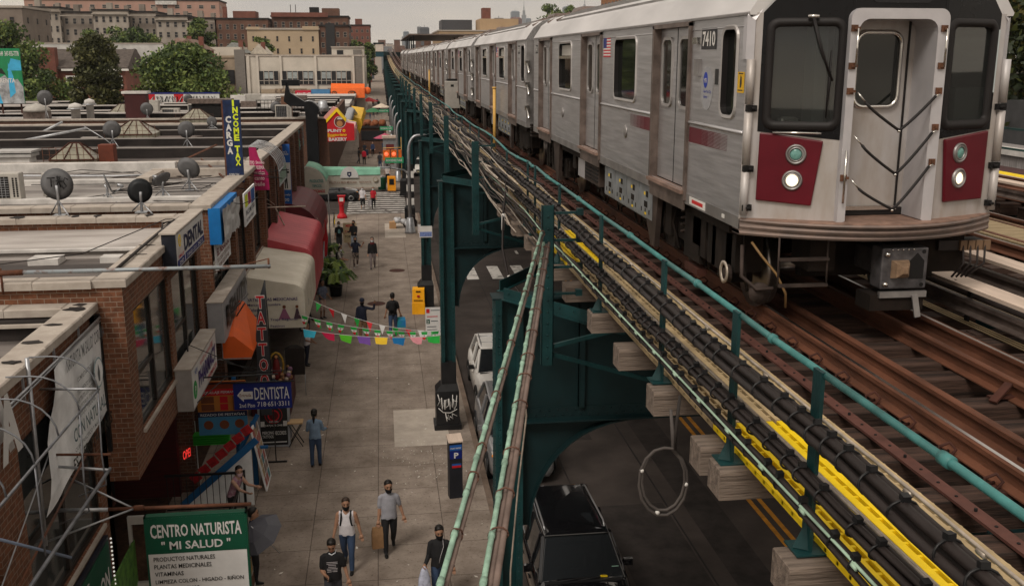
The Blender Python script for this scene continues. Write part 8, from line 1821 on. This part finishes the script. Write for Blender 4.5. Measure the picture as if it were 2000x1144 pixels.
bunting('string of bright cut paper banners, nearest of the three', (-2.62,30,2.92),(1.70,30,2.55),8,[cm('sky paper','2fa6c4'),cm('hot pink paper','c4204e'),cm('lime paper','5fc42f'),cm('violet paper','7a52a8'),cm('yellow paper','e0b92a'),cm('blue paper','1f78b8'),cm('pink paper','d9909a'),cm('emerald paper','1fa03a')],'rect',.16,(.40,.25),seed=4)
# plants, globe lamp, stoop, red flag, rail by the restaurant
PL = [mat('palm leaf dark',(.04,.08,.015),.5,var=.3),mat('palm leaf light',(.17,.24,.045),.5,var=.3)]
for k,(x,y,h) in enumerate(((-2.35,46.6,1.15),(-2.7,48.8,1.3),(-3.1,53.0,1.3),(-2.9,50.6,.9))):
    t = thing('potted_plant',['nearest arching potted palm along the restaurant terrace','second arching potted palm by the terrace','farthest potted palm beside the stone stairs','small leafy potted plant between the palms'][k],'potted plant',(x,y,0),0,'potted palms by the restaurant'); mb = MB(); mb.lathe([(.26,0),(.32,.5),(.34,.5),(.3,.46)], n=10); mb.build('pot', BLACK, t)
    rw = random.Random(70+k); mb = MB()
    for f in range(26):
        a = rw.uniform(0,6.28); l = rw.uniform(.5,.95); d = Vector((math.cos(a),math.sin(a),0)); e = d.cross(Vector((0,0,1))); mb.cur = rw.randrange(2)
        P_ = [Vector((0,0,.5)), d*l*.35+Vector((0,0,.5+h*.55)), d*l*.75+Vector((0,0,.5+h*.62)), d*l*1.1+Vector((0,0,.5+h*.28))]
        for i in range(3):
            for q in range(4):
                f0, f1 = q/4, (q+1)/4; p0 = P_[i].lerp(P_[i+1],f0); p1 = P_[i].lerp(P_[i+1],f1)
                for s in (-1,1): mb.add([p0, p1, p1+e*s*.17+d*.1-Vector((0,0,.05)), p0+e*s*.04],[(0,1,2,3)],False)
    mb.build('fronds', PL, t)
t = thing('globe_lamp','white globe lamp on a black post by the stone stairs','lamp post',(-3.3,47.0,0)); mb = MB(); mb.tube([(0,0,0),(0,0,3.3)],.06,7); mb.build('post', BLACK, t); mb = MB(); mb.ball((0,0,3.52),.26,14,9); mb.build('globe', mat('milky globe',(.55,.50,.42),.35,var=.05), t)
t = thing('stone_stoop','grey stone steps with a metal handrail beside the dark red awning','steps',(-4.5,47.2,0)); mb = MB(); [mb.box(.0,1.5,1.0+.45*k,8.0,.22*k,.22*k+.22) for k in range(7)]; mb.build('steps', mat('worn step stone',(.16,.155,.15),.85,var=.3), t); mb = MB(); mb.tube([(1.5,.6,1.0),(1.5,5,3.0)],.03,6); [mb.tube([(1.5,.6+.9*k,0),(1.5,.6+.9*k,1.0+.41*k)],.02,5) for k in range(5)]; mb.build('handrail', ALU, t)
t = thing('feather_flag','plain red narrow flag standing by the stone stairs','flag',(-3.0,50.0,0)); mb = MB(); mb.prism([(-.15,1.1),(.12,1.3),(.2,2.2),(.1,3.1),(-.05,3.1),(-.2,2.2)],0,.02,'y'); mb.build('cloth', FR, t); mb = MB(); mb.tube([(-.1,.02,0),(-.1,.02,3.2)],.02,5); mb.build('pole', ALU, t)
t = thing('terrace_table','dark terrace table with an orange chair behind the palms','table',(-3.3,47.8,0)); mb = MB(); mb.box(-.5,.5,-.4,.4,.72,.78); mb.build('top', BLACK, t); mb = MB(); mb.box(-.04,.04,-.04,.04,0,.72); mb.build('leg', BLACK, t)
t = sign('menu_board','pale menu board with red writing beside the two standing men','sign board',(-2.45,60.0,.1),XR,(0,.12,1),.8,1.2,.03,cm('cream menu','b8a686'),None,[('t','MENU',.2,.78,.6,.14,SRED,.03),('t','TACOS',.1,.5,.7,.12,SRED,.02),('t','TORTAS',.1,.25,.8,.12,INKD,.02)])
sign('poster_case','framed menu poster on the dark shop front under the corner awning','poster',(-4.4,56.6,1.2),XR,UP,1.2,1.9,.05,cm('faded poster','8f8a86'),None,[('r',.1,.9,.55,.92,GREYI,'photo'),('r',.1,.9,.1,.5,cm('print rose','9a5a52'),'photo')])
t = thing('bicycle','bicycle with yellow rims chained at the corner post','bicycle',(-3.3,67.0,0))
for s in (-.5,.5): mb = MB(); mb.tube([(0,s+.33*math.cos(a*.3927),.34+.33*math.sin(a*.3927)) for a in range(17)], .022, 5); mb.build('wheel', SYEL if s > 0 else TYRE, t)
mb = MB(); mb.tube([(0,-.5,.34),(0,-.1,.85),(0,.4,.85),(0,.5,.34)], .02, 5); mb.tube([(0,-.1,.85),(0,.05,.34),(0,.4,.8)], .02, 5); mb.tube([(-.2,.42,1.0),(.2,.42,1.0)], .015,5); mb.box(-.07,.07,-.25,.02,.92,.97); mb.build('frame', BLACK, t)
# ================================================================ people
import numpy as np
SKIN = [mat('skin light',(.42,.25,.18),.55,var=.08,scale=8), mat('skin tan',(.31,.17,.108),.55,var=.08,scale=8), mat('skin brown',(.22,.115,.072),.55,var=.08,scale=8)]
HAIR = mat('black hair',(.010,.008,.007),.5,var=.3,scale=20); HAIRB = mat('brown hair',(.03,.017,.011),.5,var=.3,scale=20)
def cloth(h): return cm('cloth '+h, h, .8, .14, scale=5, bump=.25, bscale=14)
BLK, WHT, GRY, JEAN, NVY, DGR = cloth('1b1b1d'), cloth('c4c0c4'), cloth('8b8b92'), cloth('35455f'), cloth('1c2030'), cloth('3f4046')
SHOE, SHOEW = mat('dark shoe',(.012,.012,.012),.4,var=.2), mat('white shoe',(.5,.49,.47),.5,var=.1)
def person(label, x, y, rz, H=1.7, top=BLK, bottom=JEAN, skin=1, sleeve=.5, leg=1.0, shoe=SHOE, hair='short', hairm=None, mask=None, legs=(18,-18), arms=((-15,15,8),(15,15,8)), bulk=1.0, head=(0,0), fine=1, bend=0, z=0, tank=False, extras=None, knees=None):
    """standing or walking figure facing -Y; legs = swing of left/right thigh in degrees; arms = (swing, elbow bend, spread)"""
    s = H/1.74; t = thing('person', label, 'person', (x,y,z), R(rz)); sk = SKIN[skin]; hairm = hairm or HAIR
    MT = [sk, top, bottom, shoe]; seg = []; mb = MB()
    V = lambda a,b,c: Vector((a*s,b*s,c*s)); HS = 1.13
    def limb(p, q, r0, r1, lab): mb.tube([p,p.lerp(q,.5),q], [r0*s,(r0*.52+r1*.52)*s,r1*s], 10); seg.append((p,q,r0*s,r1*s,lab))
    hipz = .915; B = bulk; ca, sa = math.cos(R(bend)), math.sin(R(bend))
    def T(px,py,pz): dz = pz-hipz; return V(px, py*ca - dz*sa, hipz + dz*ca + py*sa)
    # torso rings
    prof = [(.86,.160*B**.5,.118,.0),(.93,.172*B**.5,.122*B**.5,.0),(1.03,.160*B**.5,.108*B,.012*(1-B)*4),(1.14,.160*B**.5,.112*B,-.015*(B-1)*4),(1.26,.168,.112,-.008),(1.36,.172,.10,.0),(1.43,.13,.078,.006),(1.475,.062,.058,.010)]
    mb.loft([[T(a*math.cos(k*math.pi/8), b*math.sin(k*math.pi/8)+c, z) for k in range(16)] for z,a,b,c in prof], smooth=True)
    hem = .88 if not tank else .90
    for z in (1.0,1.1,1.2,1.3,1.38): seg.append((T(-.06,0,z),T(.06,0,z),.115*s,.115*s,1))
    seg.append((T(-.06,0,hem+.03),T(.06,0,hem+.03),.11*s,.11*s,1)); seg.append((T(-.07,0,hem-.09),T(.07,0,hem-.09),.10*s,.10*s,2))
    if tank: seg.append((T(0,-.02,1.44),T(0,-.02,1.44),.105*s,.105*s,0))
    hz = T(0,-.012,1.56); nk = T(0,.012,1.45); limb(nk, hz, .055, .052, 0)
    Rm = Matrix.Rotation(R(rz*0+head[0]),4,'Z') @ Matrix.Rotation(R(head[1]),4,'X')
    hc = hz + V(0,-.012,.075)
    HM = Matrix.Translation(hc) @ Rm
    hp = lambda a,b,c: HM @ V(a*HS,b*HS,c*HS)
    rg = []
    for zz,a,b,c in ((-.125,.028,.03,-.035),(-.105,.05,.058,-.022),(-.06,.066,.082,-.008),(0,.074,.095,.0),(.05,.075,.097,.004),(.09,.06,.078,.006),(.115,.03,.04,.006)): rg.append([hp(a*math.cos(k*math.pi/6), b*math.sin(k*math.pi/6)+c, zz) for k in range(12)])
    mb.loft(rg, smooth=True); seg.append((hp(0,0,-.06),hp(0,0,.06),.085*s,.085*s,0))
    mb.loft([[hp(-.012,-.088,-.035),hp(.012,-.088,-.035),hp(.006,-.092,.02),hp(-.006,-.092,.02)],[hp(-.010,-.118,-.038),hp(.010,-.118,-.038),hp(.003,-.10,.015),hp(-.003,-.10,.015)]], smooth=False)
    for sx in (-1,1): mb.ball(hp(sx*.078,.01,-.005), .022*s, 6, 5, (.5,1,1.4))
    # legs
    feet = []
    for i,sx in enumerate((-1,1)):
        a = R(legs[i]); kb = R((knees[i] if knees else (12 if legs[i] > 0 else 28 if legs[i] < -4 else 4)))
        h = V(sx*.088,0,.90); k = h + V(sx*.012,-.43*math.sin(a),-.43*math.cos(a)); b = a-kb; an = k + V(0,-.40*math.sin(b),-.40*math.cos(b))
        cut = leg
        if cut >= 1: limb(h,k,.098*B**.3,.070,2); limb(k,an,.068,.056,2)
        else:
            limb(h,k.lerp(h,.12),.092,.082,2); limb(k.lerp(h,.14),k,.060,.054,0); limb(k,an,.052,.036,0)
            if cut > .55: limb(k.lerp(h,.2),k.lerp(an,.08),.085,.08,2)
        pt = R(-10 if legs[i] > 8 else 22 if legs[i] < -8 else 0)
        f0 = an + V(0,.05,-.045); f1 = an + V(0,-.16*math.cos(pt),-.055-.16*math.sin(pt)*.6)
        mb.loft([[f0+V(u*.036,0,w) for u,w in ((-1,-.025),(1,-.025),(1,.04),(-1,.04))],[an+V(u*.042,-.06,w-.055) for u,w in ((-1,-.025),(1,-.025),(.8,.05),(-.8,.05))],[f1+V(u*.04,.02,w) for u,w in ((-1,-.022),(1,-.022),(.8,.025),(-.8,.025))],[f1+V(u*.02,-.03,w) for u,w in ((-1,-.02),(1,-.02),(.7,.01),(-.7,.01))]], smooth=True); seg.append((f0,f1,.05*s,.045*s,3)); feet.append(min(f0.z,f1.z)-.027*s)
    hands = []
    for i,sx in enumerate((-1,1)):
        sw, eb, sp = arms[i][:3]; tw = arms[i][3] if len(arms[i]) > 3 else 0
        sh = T(sx*.168*B**.4,0,1.375); a, c = R(sw), R(sp)
        d = Vector((sx*math.sin(c), -math.sin(a)*math.cos(c), -math.cos(a)*math.cos(c))); el = sh + d*.29*s
        b = R(sw+eb); c2 = R(sp-tw); d2 = Vector((sx*math.sin(c2), -math.sin(b)*math.cos(c2), -math.cos(b)*math.cos(c2))); wr = el + d2*.25*s
        s0 = T(sx*.09,0,1.40); mb.tube([s0, s0.lerp(sh,.6)+V(0,0,.012), sh, sh.lerp(el,.3)], [.050*s,.058*s,.060*s,.056*s], 10); seg.append((s0,sh,.058*s,.06*s,0 if sleeve <= 0 else 4))
        if sleeve <= 0: limb(sh,el,.058,.042,0); limb(el,wr,.041,.028,0)
        elif sleeve < .8: q = sh.lerp(el,.72); limb(sh,q,.062,.060,4); limb(q.lerp(sh,.1),el,.046,.042,0); limb(el,wr,.041,.028,0)
        else: limb(sh,el,.062,.052,4); limb(el,wr,.052,.040,4)
        hands.append((wr,d2,sx))
    me0 = mb.build('b', MT); rm = me0.modifiers.new('r','REMESH'); rm.mode = 'VOXEL'; rm.voxel_size = (.014 if fine > 1 else .022 if fine else .04)*s; sm = me0.modifiers.new('s','SMOOTH'); sm.iterations = 3; sm.factor = .5
    me = bpy.data.meshes.new_from_object(me0.evaluated_get(bpy.context.evaluated_depsgraph_get())); bpy.data.objects.remove(me0)
    n = len(me.polygons); cen = np.empty(n*3); me.polygons.foreach_get('center', cen); cen = cen.reshape(-1,3); best = np.full(n,1e9); lab = np.zeros(n,int)
    for p,q,r0,r1,l in seg:
        p, q = np.array(p), np.array(q); d = q-p; L2 = max(d@d,1e-9); u = np.clip(((cen-p)@d)/L2,0,1); dist = np.linalg.norm(cen-(p+u[:,None]*d),axis=1)-(r0+(r1-r0)*u); k = dist < best; best[k] = dist[k]; lab[k] = l
    hz_ = hem*s + (.015*s*np.sin(cen[:,0]*40/s)); lab[(lab==1)&(cen[:,2]<hz_)] = 2; lab[(lab==2)&(cen[:,2]>hz_)] = 1; lab[lab==4] = 1
    nv = len(me.vertices); co = np.empty(nv*3); me.vertices.foreach_get('co',co); vs = [tuple(v) for v in co.reshape(-1,3)]
    out = MB(); out.v = vs; out.f = [tuple(p.vertices) for p in me.polygons]; out.mi = [int(v) for v in lab]; out.sm = [True]*n; bpy.data.meshes.remove(me)
    lift = -min(feet)
    # hands: palm and five fingers on the same mesh
    out.cur = 0; out.smooth = True
    for wr,d,sx in hands:
        side = d.cross(Vector((0,1,0))); side = (side if side.length > .1 else Vector((1,0,0))).normalized(); nn = d.cross(side).normalized()
        out.loft([[wr-d*.02*s+side*u*.026*s+nn*w*.018*s for u,w in ((-1,-1),(1,-1),(1,1),(-1,1))],[wr+d*.045*s+side*u*.04*s+nn*w*.015*s for u,w in ((-1,-1),(1,-1),(1,1),(-1,1))],[wr+d*.09*s+side*u*.036*s+nn*w*.011*s for u,w in ((-1,-1),(1,-1),(1,1),(-1,1))]], smooth=True)
        for k,(u,l) in enumerate(((-.75,.055),(-.25,.07),(.25,.074),(.75,.066))):
            b0 = wr+d*.085*s+side*u*.036*s; b1 = b0+d*l*.5*s+nn*.012*s*(1 if sx>0 else 1); b2 = b1+d*l*.35*s+nn*.028*s; out.tube([b0,b1,b2],[.0095*s,.009*s,.007*s],5 if fine < 2 else 6)
        b0 = wr+d*.03*s-side*.035*s*sx; out.tube([b0,b0+d*.03*s-side*.022*s*sx+nn*.012*s,b0+d*.058*s-side*.022*s*sx+nn*.022*s],[.012*s,.011*s,.008*s],5)
    bo = out.build('body', MT, t, loc=(0,0,lift))
    up = lambda o: setattr(o,'location',(0,0,lift)) or o
    e = MB()
    for sx in (-1,1): e.ball(hp(sx*.03,-.090,.012), .010*s, 6, 4)
    up(e.build('eyes', DARK, t)); e = MB()
    for sx in (-1,1): e.bar(hp(sx*.014,-.097,.036),hp(sx*.046,-.088,.038),.008*s,.008*s)
    up(e.build('eyebrows', hairm, t))
    if not mask: e = MB(); e.bar(hp(-.022,-.096,-.068),hp(.022,-.096,-.068),.01*s,.008*s); up(e.build('mouth', mat('lips',(.20,.07,.06),.5,var=0), t))
    # hair
    hb = MB(); rg = []
    for zz,a,b,c in ((-.05,.070,.06,.045),(-.01,.079,.075,.03),(.03,.083,.088,.018),(.068,.082,.092,.016),(.10,.066,.082,.008),(.13,.032,.04,.008)):
        rg.append([hp(a*math.cos(k*math.pi/7), (b*math.sin(k*math.pi/7) if math.sin(k*math.pi/7) > -.3 or zz > .09 else (-.25*b if zz < .05 else -.72*b))+c, zz) for k in range(14)])
    hb.loft(rg, smooth=True)
    if hair == 'long': hb.loft([[hp(.075*math.cos(k*math.pi/5)*w, .05*math.sin(k*math.pi/5)*w+.05+q, zz) for k in range(10)] for zz,w,q in ((.05,1.0,0),(-.08,1.15,.0),(-.22,1.2,.02),(-.34,.6,.02))], smooth=True)
    if hair == 'bun': hb.ball(hp(0,.115,.02), .042*s, 9, 6); hb.loft([[hp(.03*math.cos(k*math.pi/4)*w,.10+.02*math.sin(k*math.pi/4)*w,zz) for k in range(8)] for zz,w in ((.02,1),(-.1,1.1),(-.24,.5))], smooth=True)
    up(hb.build('hair', hairm, t))
    if hair == 'cap': hb = MB(); hb.loft([[hp(.088*w*math.cos(k*math.pi/7), .108*w*math.sin(k*math.pi/7)+.004, zz) for k in range(14)] for zz,w in ((.03,1),(.075,1.0),(.115,.75),(.135,.3))], smooth=True); hb.loft([[hp(u*.06,-.09,.04),hp(u*.055,-.17,.03),hp(u*.05,-.17,.026),hp(u*.06,-.09,.032)] for u in (-1,-.4,.4,1)], smooth=False); up(hb.build('cap', NVY, t))
    if mask: mk = MB(); mk.loft([[hp(.070*w*math.cos(k), -.092*w2*abs(math.sin(k))**.8 - c, zz) for k in [math.pi*(1+j/10) for j in range(11)]] for zz,w,w2,c in ((-.115,.72,.82,.018),(-.085,.92,1.0,.016),(-.05,1.04,1.12,.014),(-.018,1.08,1.10,.006))], cap=False, close=False, smooth=True); up(mk.build('face_mask', mask, t))
    if extras: extras(t, V, T, hp, hands, up)
    return t
MK, MKW, MKP = cloth('141315'), cloth('c9cdd2'), cloth('c7a9b0')
def straps(t,V,T,hp,h,up,m=BLK,bag=True):
    b = MB(); 
    for sx in (-1,1): b.tube([T(sx*.09,.10,1.40),T(sx*.105,0,1.455),T(sx*.10,-.115,1.34),T(sx*.125,-.10,1.15),T(sx*.16,.02,1.08)], .022, 5)
    if bag: b.loft([[T(x,yy,z) for x,yy in ((-.13,.10),(.13,.10),(.11,.20),(-.11,.20))] for z in (1.05,1.2,1.38,1.43)], smooth=True)
    up(b.build('backpack', m, t))
def hold(name, label, cat, hands, i, make): pass
def carry_bag(lbl, cat, m, i, w, h, d, name='paper_bag'):
    def f(t,V,T,hp,hands,up):
        wr,dd,sx = hands[i]; p = t.matrix_basis @ (wr + dd*.10); o = thing(name, lbl, cat, (p.x,p.y,p.z+.03), t.rotation_euler.z+.1); b = MB()
        b.loft([[(-w*.5,-d*.5,-h-.08),(w*.5,-d*.5,-h-.08),(w*.5,d*.5,-h-.08),(-w*.5,d*.5,-h-.08)],[(-w*.52,-d*.4,-h*.5),(w*.5,-d*.45,-h*.5),(w*.5,d*.4,-h*.5),(-w*.5,d*.45,-h*.5)],[(-w*.44,-d*.16,-.08),(w*.42,-d*.2,-.08),(w*.42,d*.2,-.08),(-w*.44,d*.16,-.08)]], smooth=False); b.build('bag', m, o)
        b = MB(); b.tube([(-w*.2,0,-.09),(-.03,0,.0),(.03,0,.0),(w*.2,0,-.09)], .007, 5); b.build('handle', m, o)
    return f
KRAFT = mat('brown kraft paper',(.24,.135,.065),.8,var=.15,scale=6,bump=.4,bscale=9)
person('man in grey polo shirt and black trousers carrying a brown paper bag', -.08,20.95,4,1.76,GRY,BLK,1,.5,mask=MK,legs=(14,-12),arms=((2,10,7),(-12,22,16)),bulk=1.12,head=(6,8),fine=2,extras=carry_bag('brown paper bag carried by the man in the grey polo','paper bag',KRAFT,0,.30,.50,.16))
person('woman in white tank top and blue jeans with black backpack straps', -1.0,20.3,-6,1.70,WHT,JEAN,1,0,mask=MK,hair='bun',hairm=HAIRB,legs=(-14,16),arms=((8,14,12),(-10,18,14)),bulk=1.18,head=(10,6),fine=2,tank=True,extras=lambda *a: straps(*a,bag=False))
def tee_print(t,V,T,hp,h,up):
    b = MB(); rw = random.Random(2)
    for k in range(7): w = rw.uniform(.075,.11); b.loft([[T(-w,-.128-.012*(k>2),1.30-.033*k),T(w,-.128-.012*(k>2),1.30-.033*k)],[T(-w,-.133-.012*(k>2),1.316-.033*k),T(w,-.133-.012*(k>2),1.316-.033*k)]], cap=False, close=False, smooth=False)
    up(b.build('shirt_print', WHT, t)); wr,dd,sx = h[0]; b = MB(); p = wr+dd*.09; b.box(p.x-.035,p.x+.035,p.y-.07,p.y+.05,p.z+.0,p.z+.012); up(b.build('phone', DARK, t)); b = MB(); b.tube([T(-.06,-.055,1.47),T(0,-.075,1.44),T(.07,-.05,1.47),T(.085,.02,1.50)], .012, 5); up(b.build('hanging_mask', MKW, t))
person('man in black printed T shirt and dark shorts looking down at his phone', -1.22,18.35,2,1.72,BLK,DGR,1,.5,leg=.6,legs=(5,-6),arms=((10,78,6,30),(-2,18,14)),bulk=1.2,head=(0,32),fine=2,extras=tee_print)
def sheet(t,V,T,hp,hands,up):
    wr,dd,sx = hands[0]; p = t.matrix_basis @ (wr+dd*.08); o = thing('plastic_bag','white garment bag held by the man in black at the bottom','garment bag',(p.x,p.y,p.z)); b = MB(); rw = random.Random(5)
    b.loft([[(r*math.cos(k*math.pi/6)*(1+.25*(k%2)),r*.55*math.sin(k*math.pi/6)*(1+.3*(k%2)),z) for k in range(12)] for r,z in ((.02,.03),(.06,-.05),(.11,-.25),(.13,-.55),(.16,-.85),(.10,-.9))], smooth=True); b.build('bag', mat('pale plastic',(.40,.42,.52),.35,var=.3,scale=7), o)
    b = MB(); b.tube([hp(.06,.0,-.02),T(.09,-.13,1.35),T(.03,-.15,1.15),T(.0,-.14,1.0)], .005, 4); up(b.build('earphone_wire', WHT, t))
person('man in black jacket with earphones carrying a white garment bag', .93,18.6,-8,1.74,BLK,JEAN,1,1,mask=MK,legs=(8,-10),arms=((6,70,10),(-6,16,10)),bulk=1.15,head=(14,14),fine=2,extras=sheet)
person('woman with tied back hair in a blue denim shirt seen from behind', -2.05,26.2,172,1.62,cloth('6d8299'),JEAN,1,.9,hair='bun',legs=(4,-5),arms=((18,62,10),(14,50,12)),fine=2,bulk=1.1,knees=(2,2))
person('man in dark sweater lifting an arm to his cap', -.95,38.6,0,1.74,NVY,cloth('7d644c'),2,1,shoe=cloth('8a6236'),hair='cap',mask=MK,legs=(12,-10),arms=((4,10,10),(60,110,70,60)),bulk=1.1,extras=None)
person('man in black T shirt with a black backpack walking away', .25,39.2,178,1.78,BLK,JEAN,1,.5,legs=(14,-12),arms=((8,12,14),(-8,14,14)),extras=lambda *a: (straps(*a), carry_bag('green and blue shopping bag carried by the man walking away','shopping bag',cm('green blue bag','1f8a4a',col2=lin('1f6fa8'),scale=3),0,.34,.42,.2,'shopping_bag')(*a)))
person('seller in white shirt and dark jeans standing at the goods stall', -2.92,35.6,75,1.60,WHT,NVY,1,.5,legs=(3,-4),arms=((10,70,6),(6,40,8)),bulk=1.2)
def back_print(t,V,T,hp,h,up): b = MB(); b.prism([(p.x,p.z) for p in (T(-.07,0,1.1),T(.07,0,1.1),T(.07,0,1.22),T(.04,0,1.33),T(-.04,0,1.33),T(-.07,0,1.22))], -.145, -.125, 'y'); up(b.build('shirt_print', cloth('6f9aa0'), t))
person('man in black T shirt with a pale blue print talking by the palms', -2.6,57.8,10,1.72,BLK,DGR,1,.5,leg=.6,legs=(3,-3),arms=((10,10,8),(20,70,8)),mask=MKW,bulk=1.15,extras=back_print)
person('man in black hooded top and pale shorts talking by the palms', -1.75,58.0,-25,1.74,BLK,cloth('9aa3b0'),1,1,leg=.6,shoe=SHOEW,legs=(8,-6),arms=((20,75,8),(20,70,8)),mask=MK,bulk=1.2)
person('person in navy top and patterned leggings raising both hands', -1.55,53.0,5,1.66,NVY,cm('camouflage leggings','8f8078',col2=lin('2c2826'),scale=9,thresh=(.45,.55)),1,.5,shoe=SHOEW,legs=(10,-8),arms=((50,110,20),(50,110,25)),mask=MK,bulk=1.2)
person('woman with white mask and dark red scarf in a black jacket', -.65,52.6,0,1.70,BLK,cm('patterned grey leggings','8a8080',col2=lin('6a5f60'),scale=9),0,1,mask=MKW,hair='long',legs=(12,-10),arms=((5,10,8),(-5,10,8)),extras=lambda t,V,T,hp,h,up: up([b.lathe([(.11*1.0,0),(.13,.05),(.09,.11)],M=Matrix.Translation(T(0,-.01,1.37)),n=12) and b.build('scarf', cloth('5a1a20'), t) for b in (MB(),)][0]))
person('person in pale shirt and blue shorts with a black backpack seen from the side', -2.28,50.4,80,1.64,cloth('a8a29e'),cloth('4a6078'),1,.5,leg=.6,shoe=SHOEW,legs=(4,-4),arms=((20,60,6),(15,55,6)),mask=MKW,extras=straps)
person('bald man in blue plaid shirt standing beside the planter', -2.72,42.4,40,1.68,cm('blue plaid','3f475a',col2=lin('6a6f80'),scale=12),cloth('b09890'),2,.5,leg=.6,legs=(3,-3),arms=((10,60,6),(10,40,8)),bulk=1.15)
person('woman sitting low in dark clothes behind the bunting', -3.15,39.0,60,1.5,BLK,NVY,1,1,hair='long',legs=(3,-3))
person('second dark figure under the cream awning edge', -3.45,40.5,20,1.55,NVY,BLK,1,1,hair='long',legs=(3,-3))
def toy(*a): pass
person('woman with long black hair leaning on the stair railing in a plaid top', -3.78,22.75,62,1.60,cm('pink plaid','8f5a72',col2=lin('b098a0'),scale=14),BLK,0,0,hair='long',mask=MKP,legs=(3,-8),arms=((50,35,6),(45,40,6)),fine=2,tank=True,bend=20,head=(-40,8))
person('dark clothed person half hidden behind the remedies sign', -2.95,20.0,90,1.70,NVY,BLK,1,1,legs=(5,-6))
person('person in dark jacket bending over the goods stall', -3.7,30.2,20,1.6,NVY,BLK,1,1,legs=(4,-4),bend=18)
person('person in red top and black trousers on the crosswalk', -.72,74.4,0,1.64,cloth('a8202c'),BLK,1,.5,legs=(10,-10),mask=MKW,fine=0,extras=carry_bag('small white shopping bag carried over the crosswalk','shopping bag',WHT,0,.3,.4,.1,'shopping_bag'))
person('man in white T shirt and black shorts on the crosswalk', -1.5,74.0,0,1.76,WHT,BLK,1,.5,leg=.6,legs=(12,-10),mask=MKW,fine=0)
far = [('person in bright red jacket walking beyond the crossing',-1.85,106,180,'b02032',1.7),('man in dark grey T shirt walking beyond the crossing',-.2,101,180,'3a3a40',1.78),('woman in black top with long hair beside the grey shirted man',.62,104,170,'18181a',1.6),('person in white shirt by the far litter bin',.45,90,180,'b9b0ac',1.68),('person in grey jacket by the far traffic light',.55,95,170,'5f5a58',1.7),('person pushing a dark stroller beyond the crossing',-1.9,114,0,'232833',1.66),
 ('person in blue top beside the stroller',-1.0,115,0,'2f3a55',1.66),('person with a backpack walking away far along the sidewalk',-.1,132,180,'5f7088',1.75),('small dark figure near the far kiosk',.2,118,0,'2a3044',1.5),('person in pink top by the far stall',-1.9,152,90,'a86a72',1.6),('person in black near the pink clothed one',-2.6,153,0,'1c1c20',1.65),('dark pedestrian in the far crowd under the red parasol',-1.3,190,0,'22242c',1.7),('second dark pedestrian in the far crowd',-.6,196,0,'3a2f2f',1.7),('third pedestrian in the far crowd',-1.9,186,0,'4a3a3a',1.7),('pedestrian in brown in the far crowd',-.2,210,0,'6a5040',1.7),('pedestrian in pale shirt in the far crowd',-1.1,222,0,'a09a94',1.7),('pedestrian in purple at the farthest crowd',-.7,240,0,'5a4a70',1.7),('dark couple member standing near the bakery',-2.4,107,120,'1a1a1c',1.7),('pedestrian in orange far down',-1.6,232,0,'a05a30',1.7),('pedestrian in green far down',-.3,228,0,'2f5a40',1.7)]
for k,(l,x,y,rz,c,h) in enumerate(far): person(l,x,y,rz,h,cloth(c),[BLK,JEAN,DGR][k%3],k%3,.5 if k%2 else 1,legs=((12,-12),(-10,12))[k%2],fine=0,hair='long' if 'woman' in l else 'short')
t = thing('pushchair','dark blue pushchair on the sidewalk beyond the crossing','pushchair',(-1.75,112.9,0)); mb = MB(); mb.loft([[(-.25,-.3,.35),(.25,-.3,.35),(.25,.3,.45),(-.25,.3,.45)],[(-.25,-.1,.9),(.25,-.1,.9),(.25,.4,.95),(-.25,.4,.95)]], smooth=False); mb.build('seat', NVY, t)
for sx in (-1,1): mb = MB(); mb.lathe([(.14,-.02),(.14,.02)], M=Matrix.Translation((sx*.27,-.25,.14)) @ Matrix.Rotation(R(90),4,'Y'), n=10); mb.lathe([(.14,-.02),(.14,.02)], M=Matrix.Translation((sx*.27,.3,.14)) @ Matrix.Rotation(R(90),4,'Y'), n=10); mb.bar((sx*.26,.3,.15),(sx*.26,.6,1.0),.03,.03); mb.build('wheels', TYRE, t)
# ================================================================ air
HZ = bpy.data.materials.new('air'); HZ.use_nodes = True; hn = HZ.node_tree; hn.nodes.clear()
ho = hn.nodes.new('ShaderNodeOutputMaterial'); hv = hn.nodes.new('ShaderNodeVolumePrincipled')
hv.inputs['Color'].default_value = (.88,.90,.94,1); hv.inputs['Density'].default_value = .00009; hv.inputs['Anisotropy'].default_value = .2
hn.links.new(hv.outputs[0], ho.inputs['Volume'])
g = MB(); g.box(-9100,9100,-300,12100,-2.2,900); tag(g.build('haze', HZ), kind='stuff')
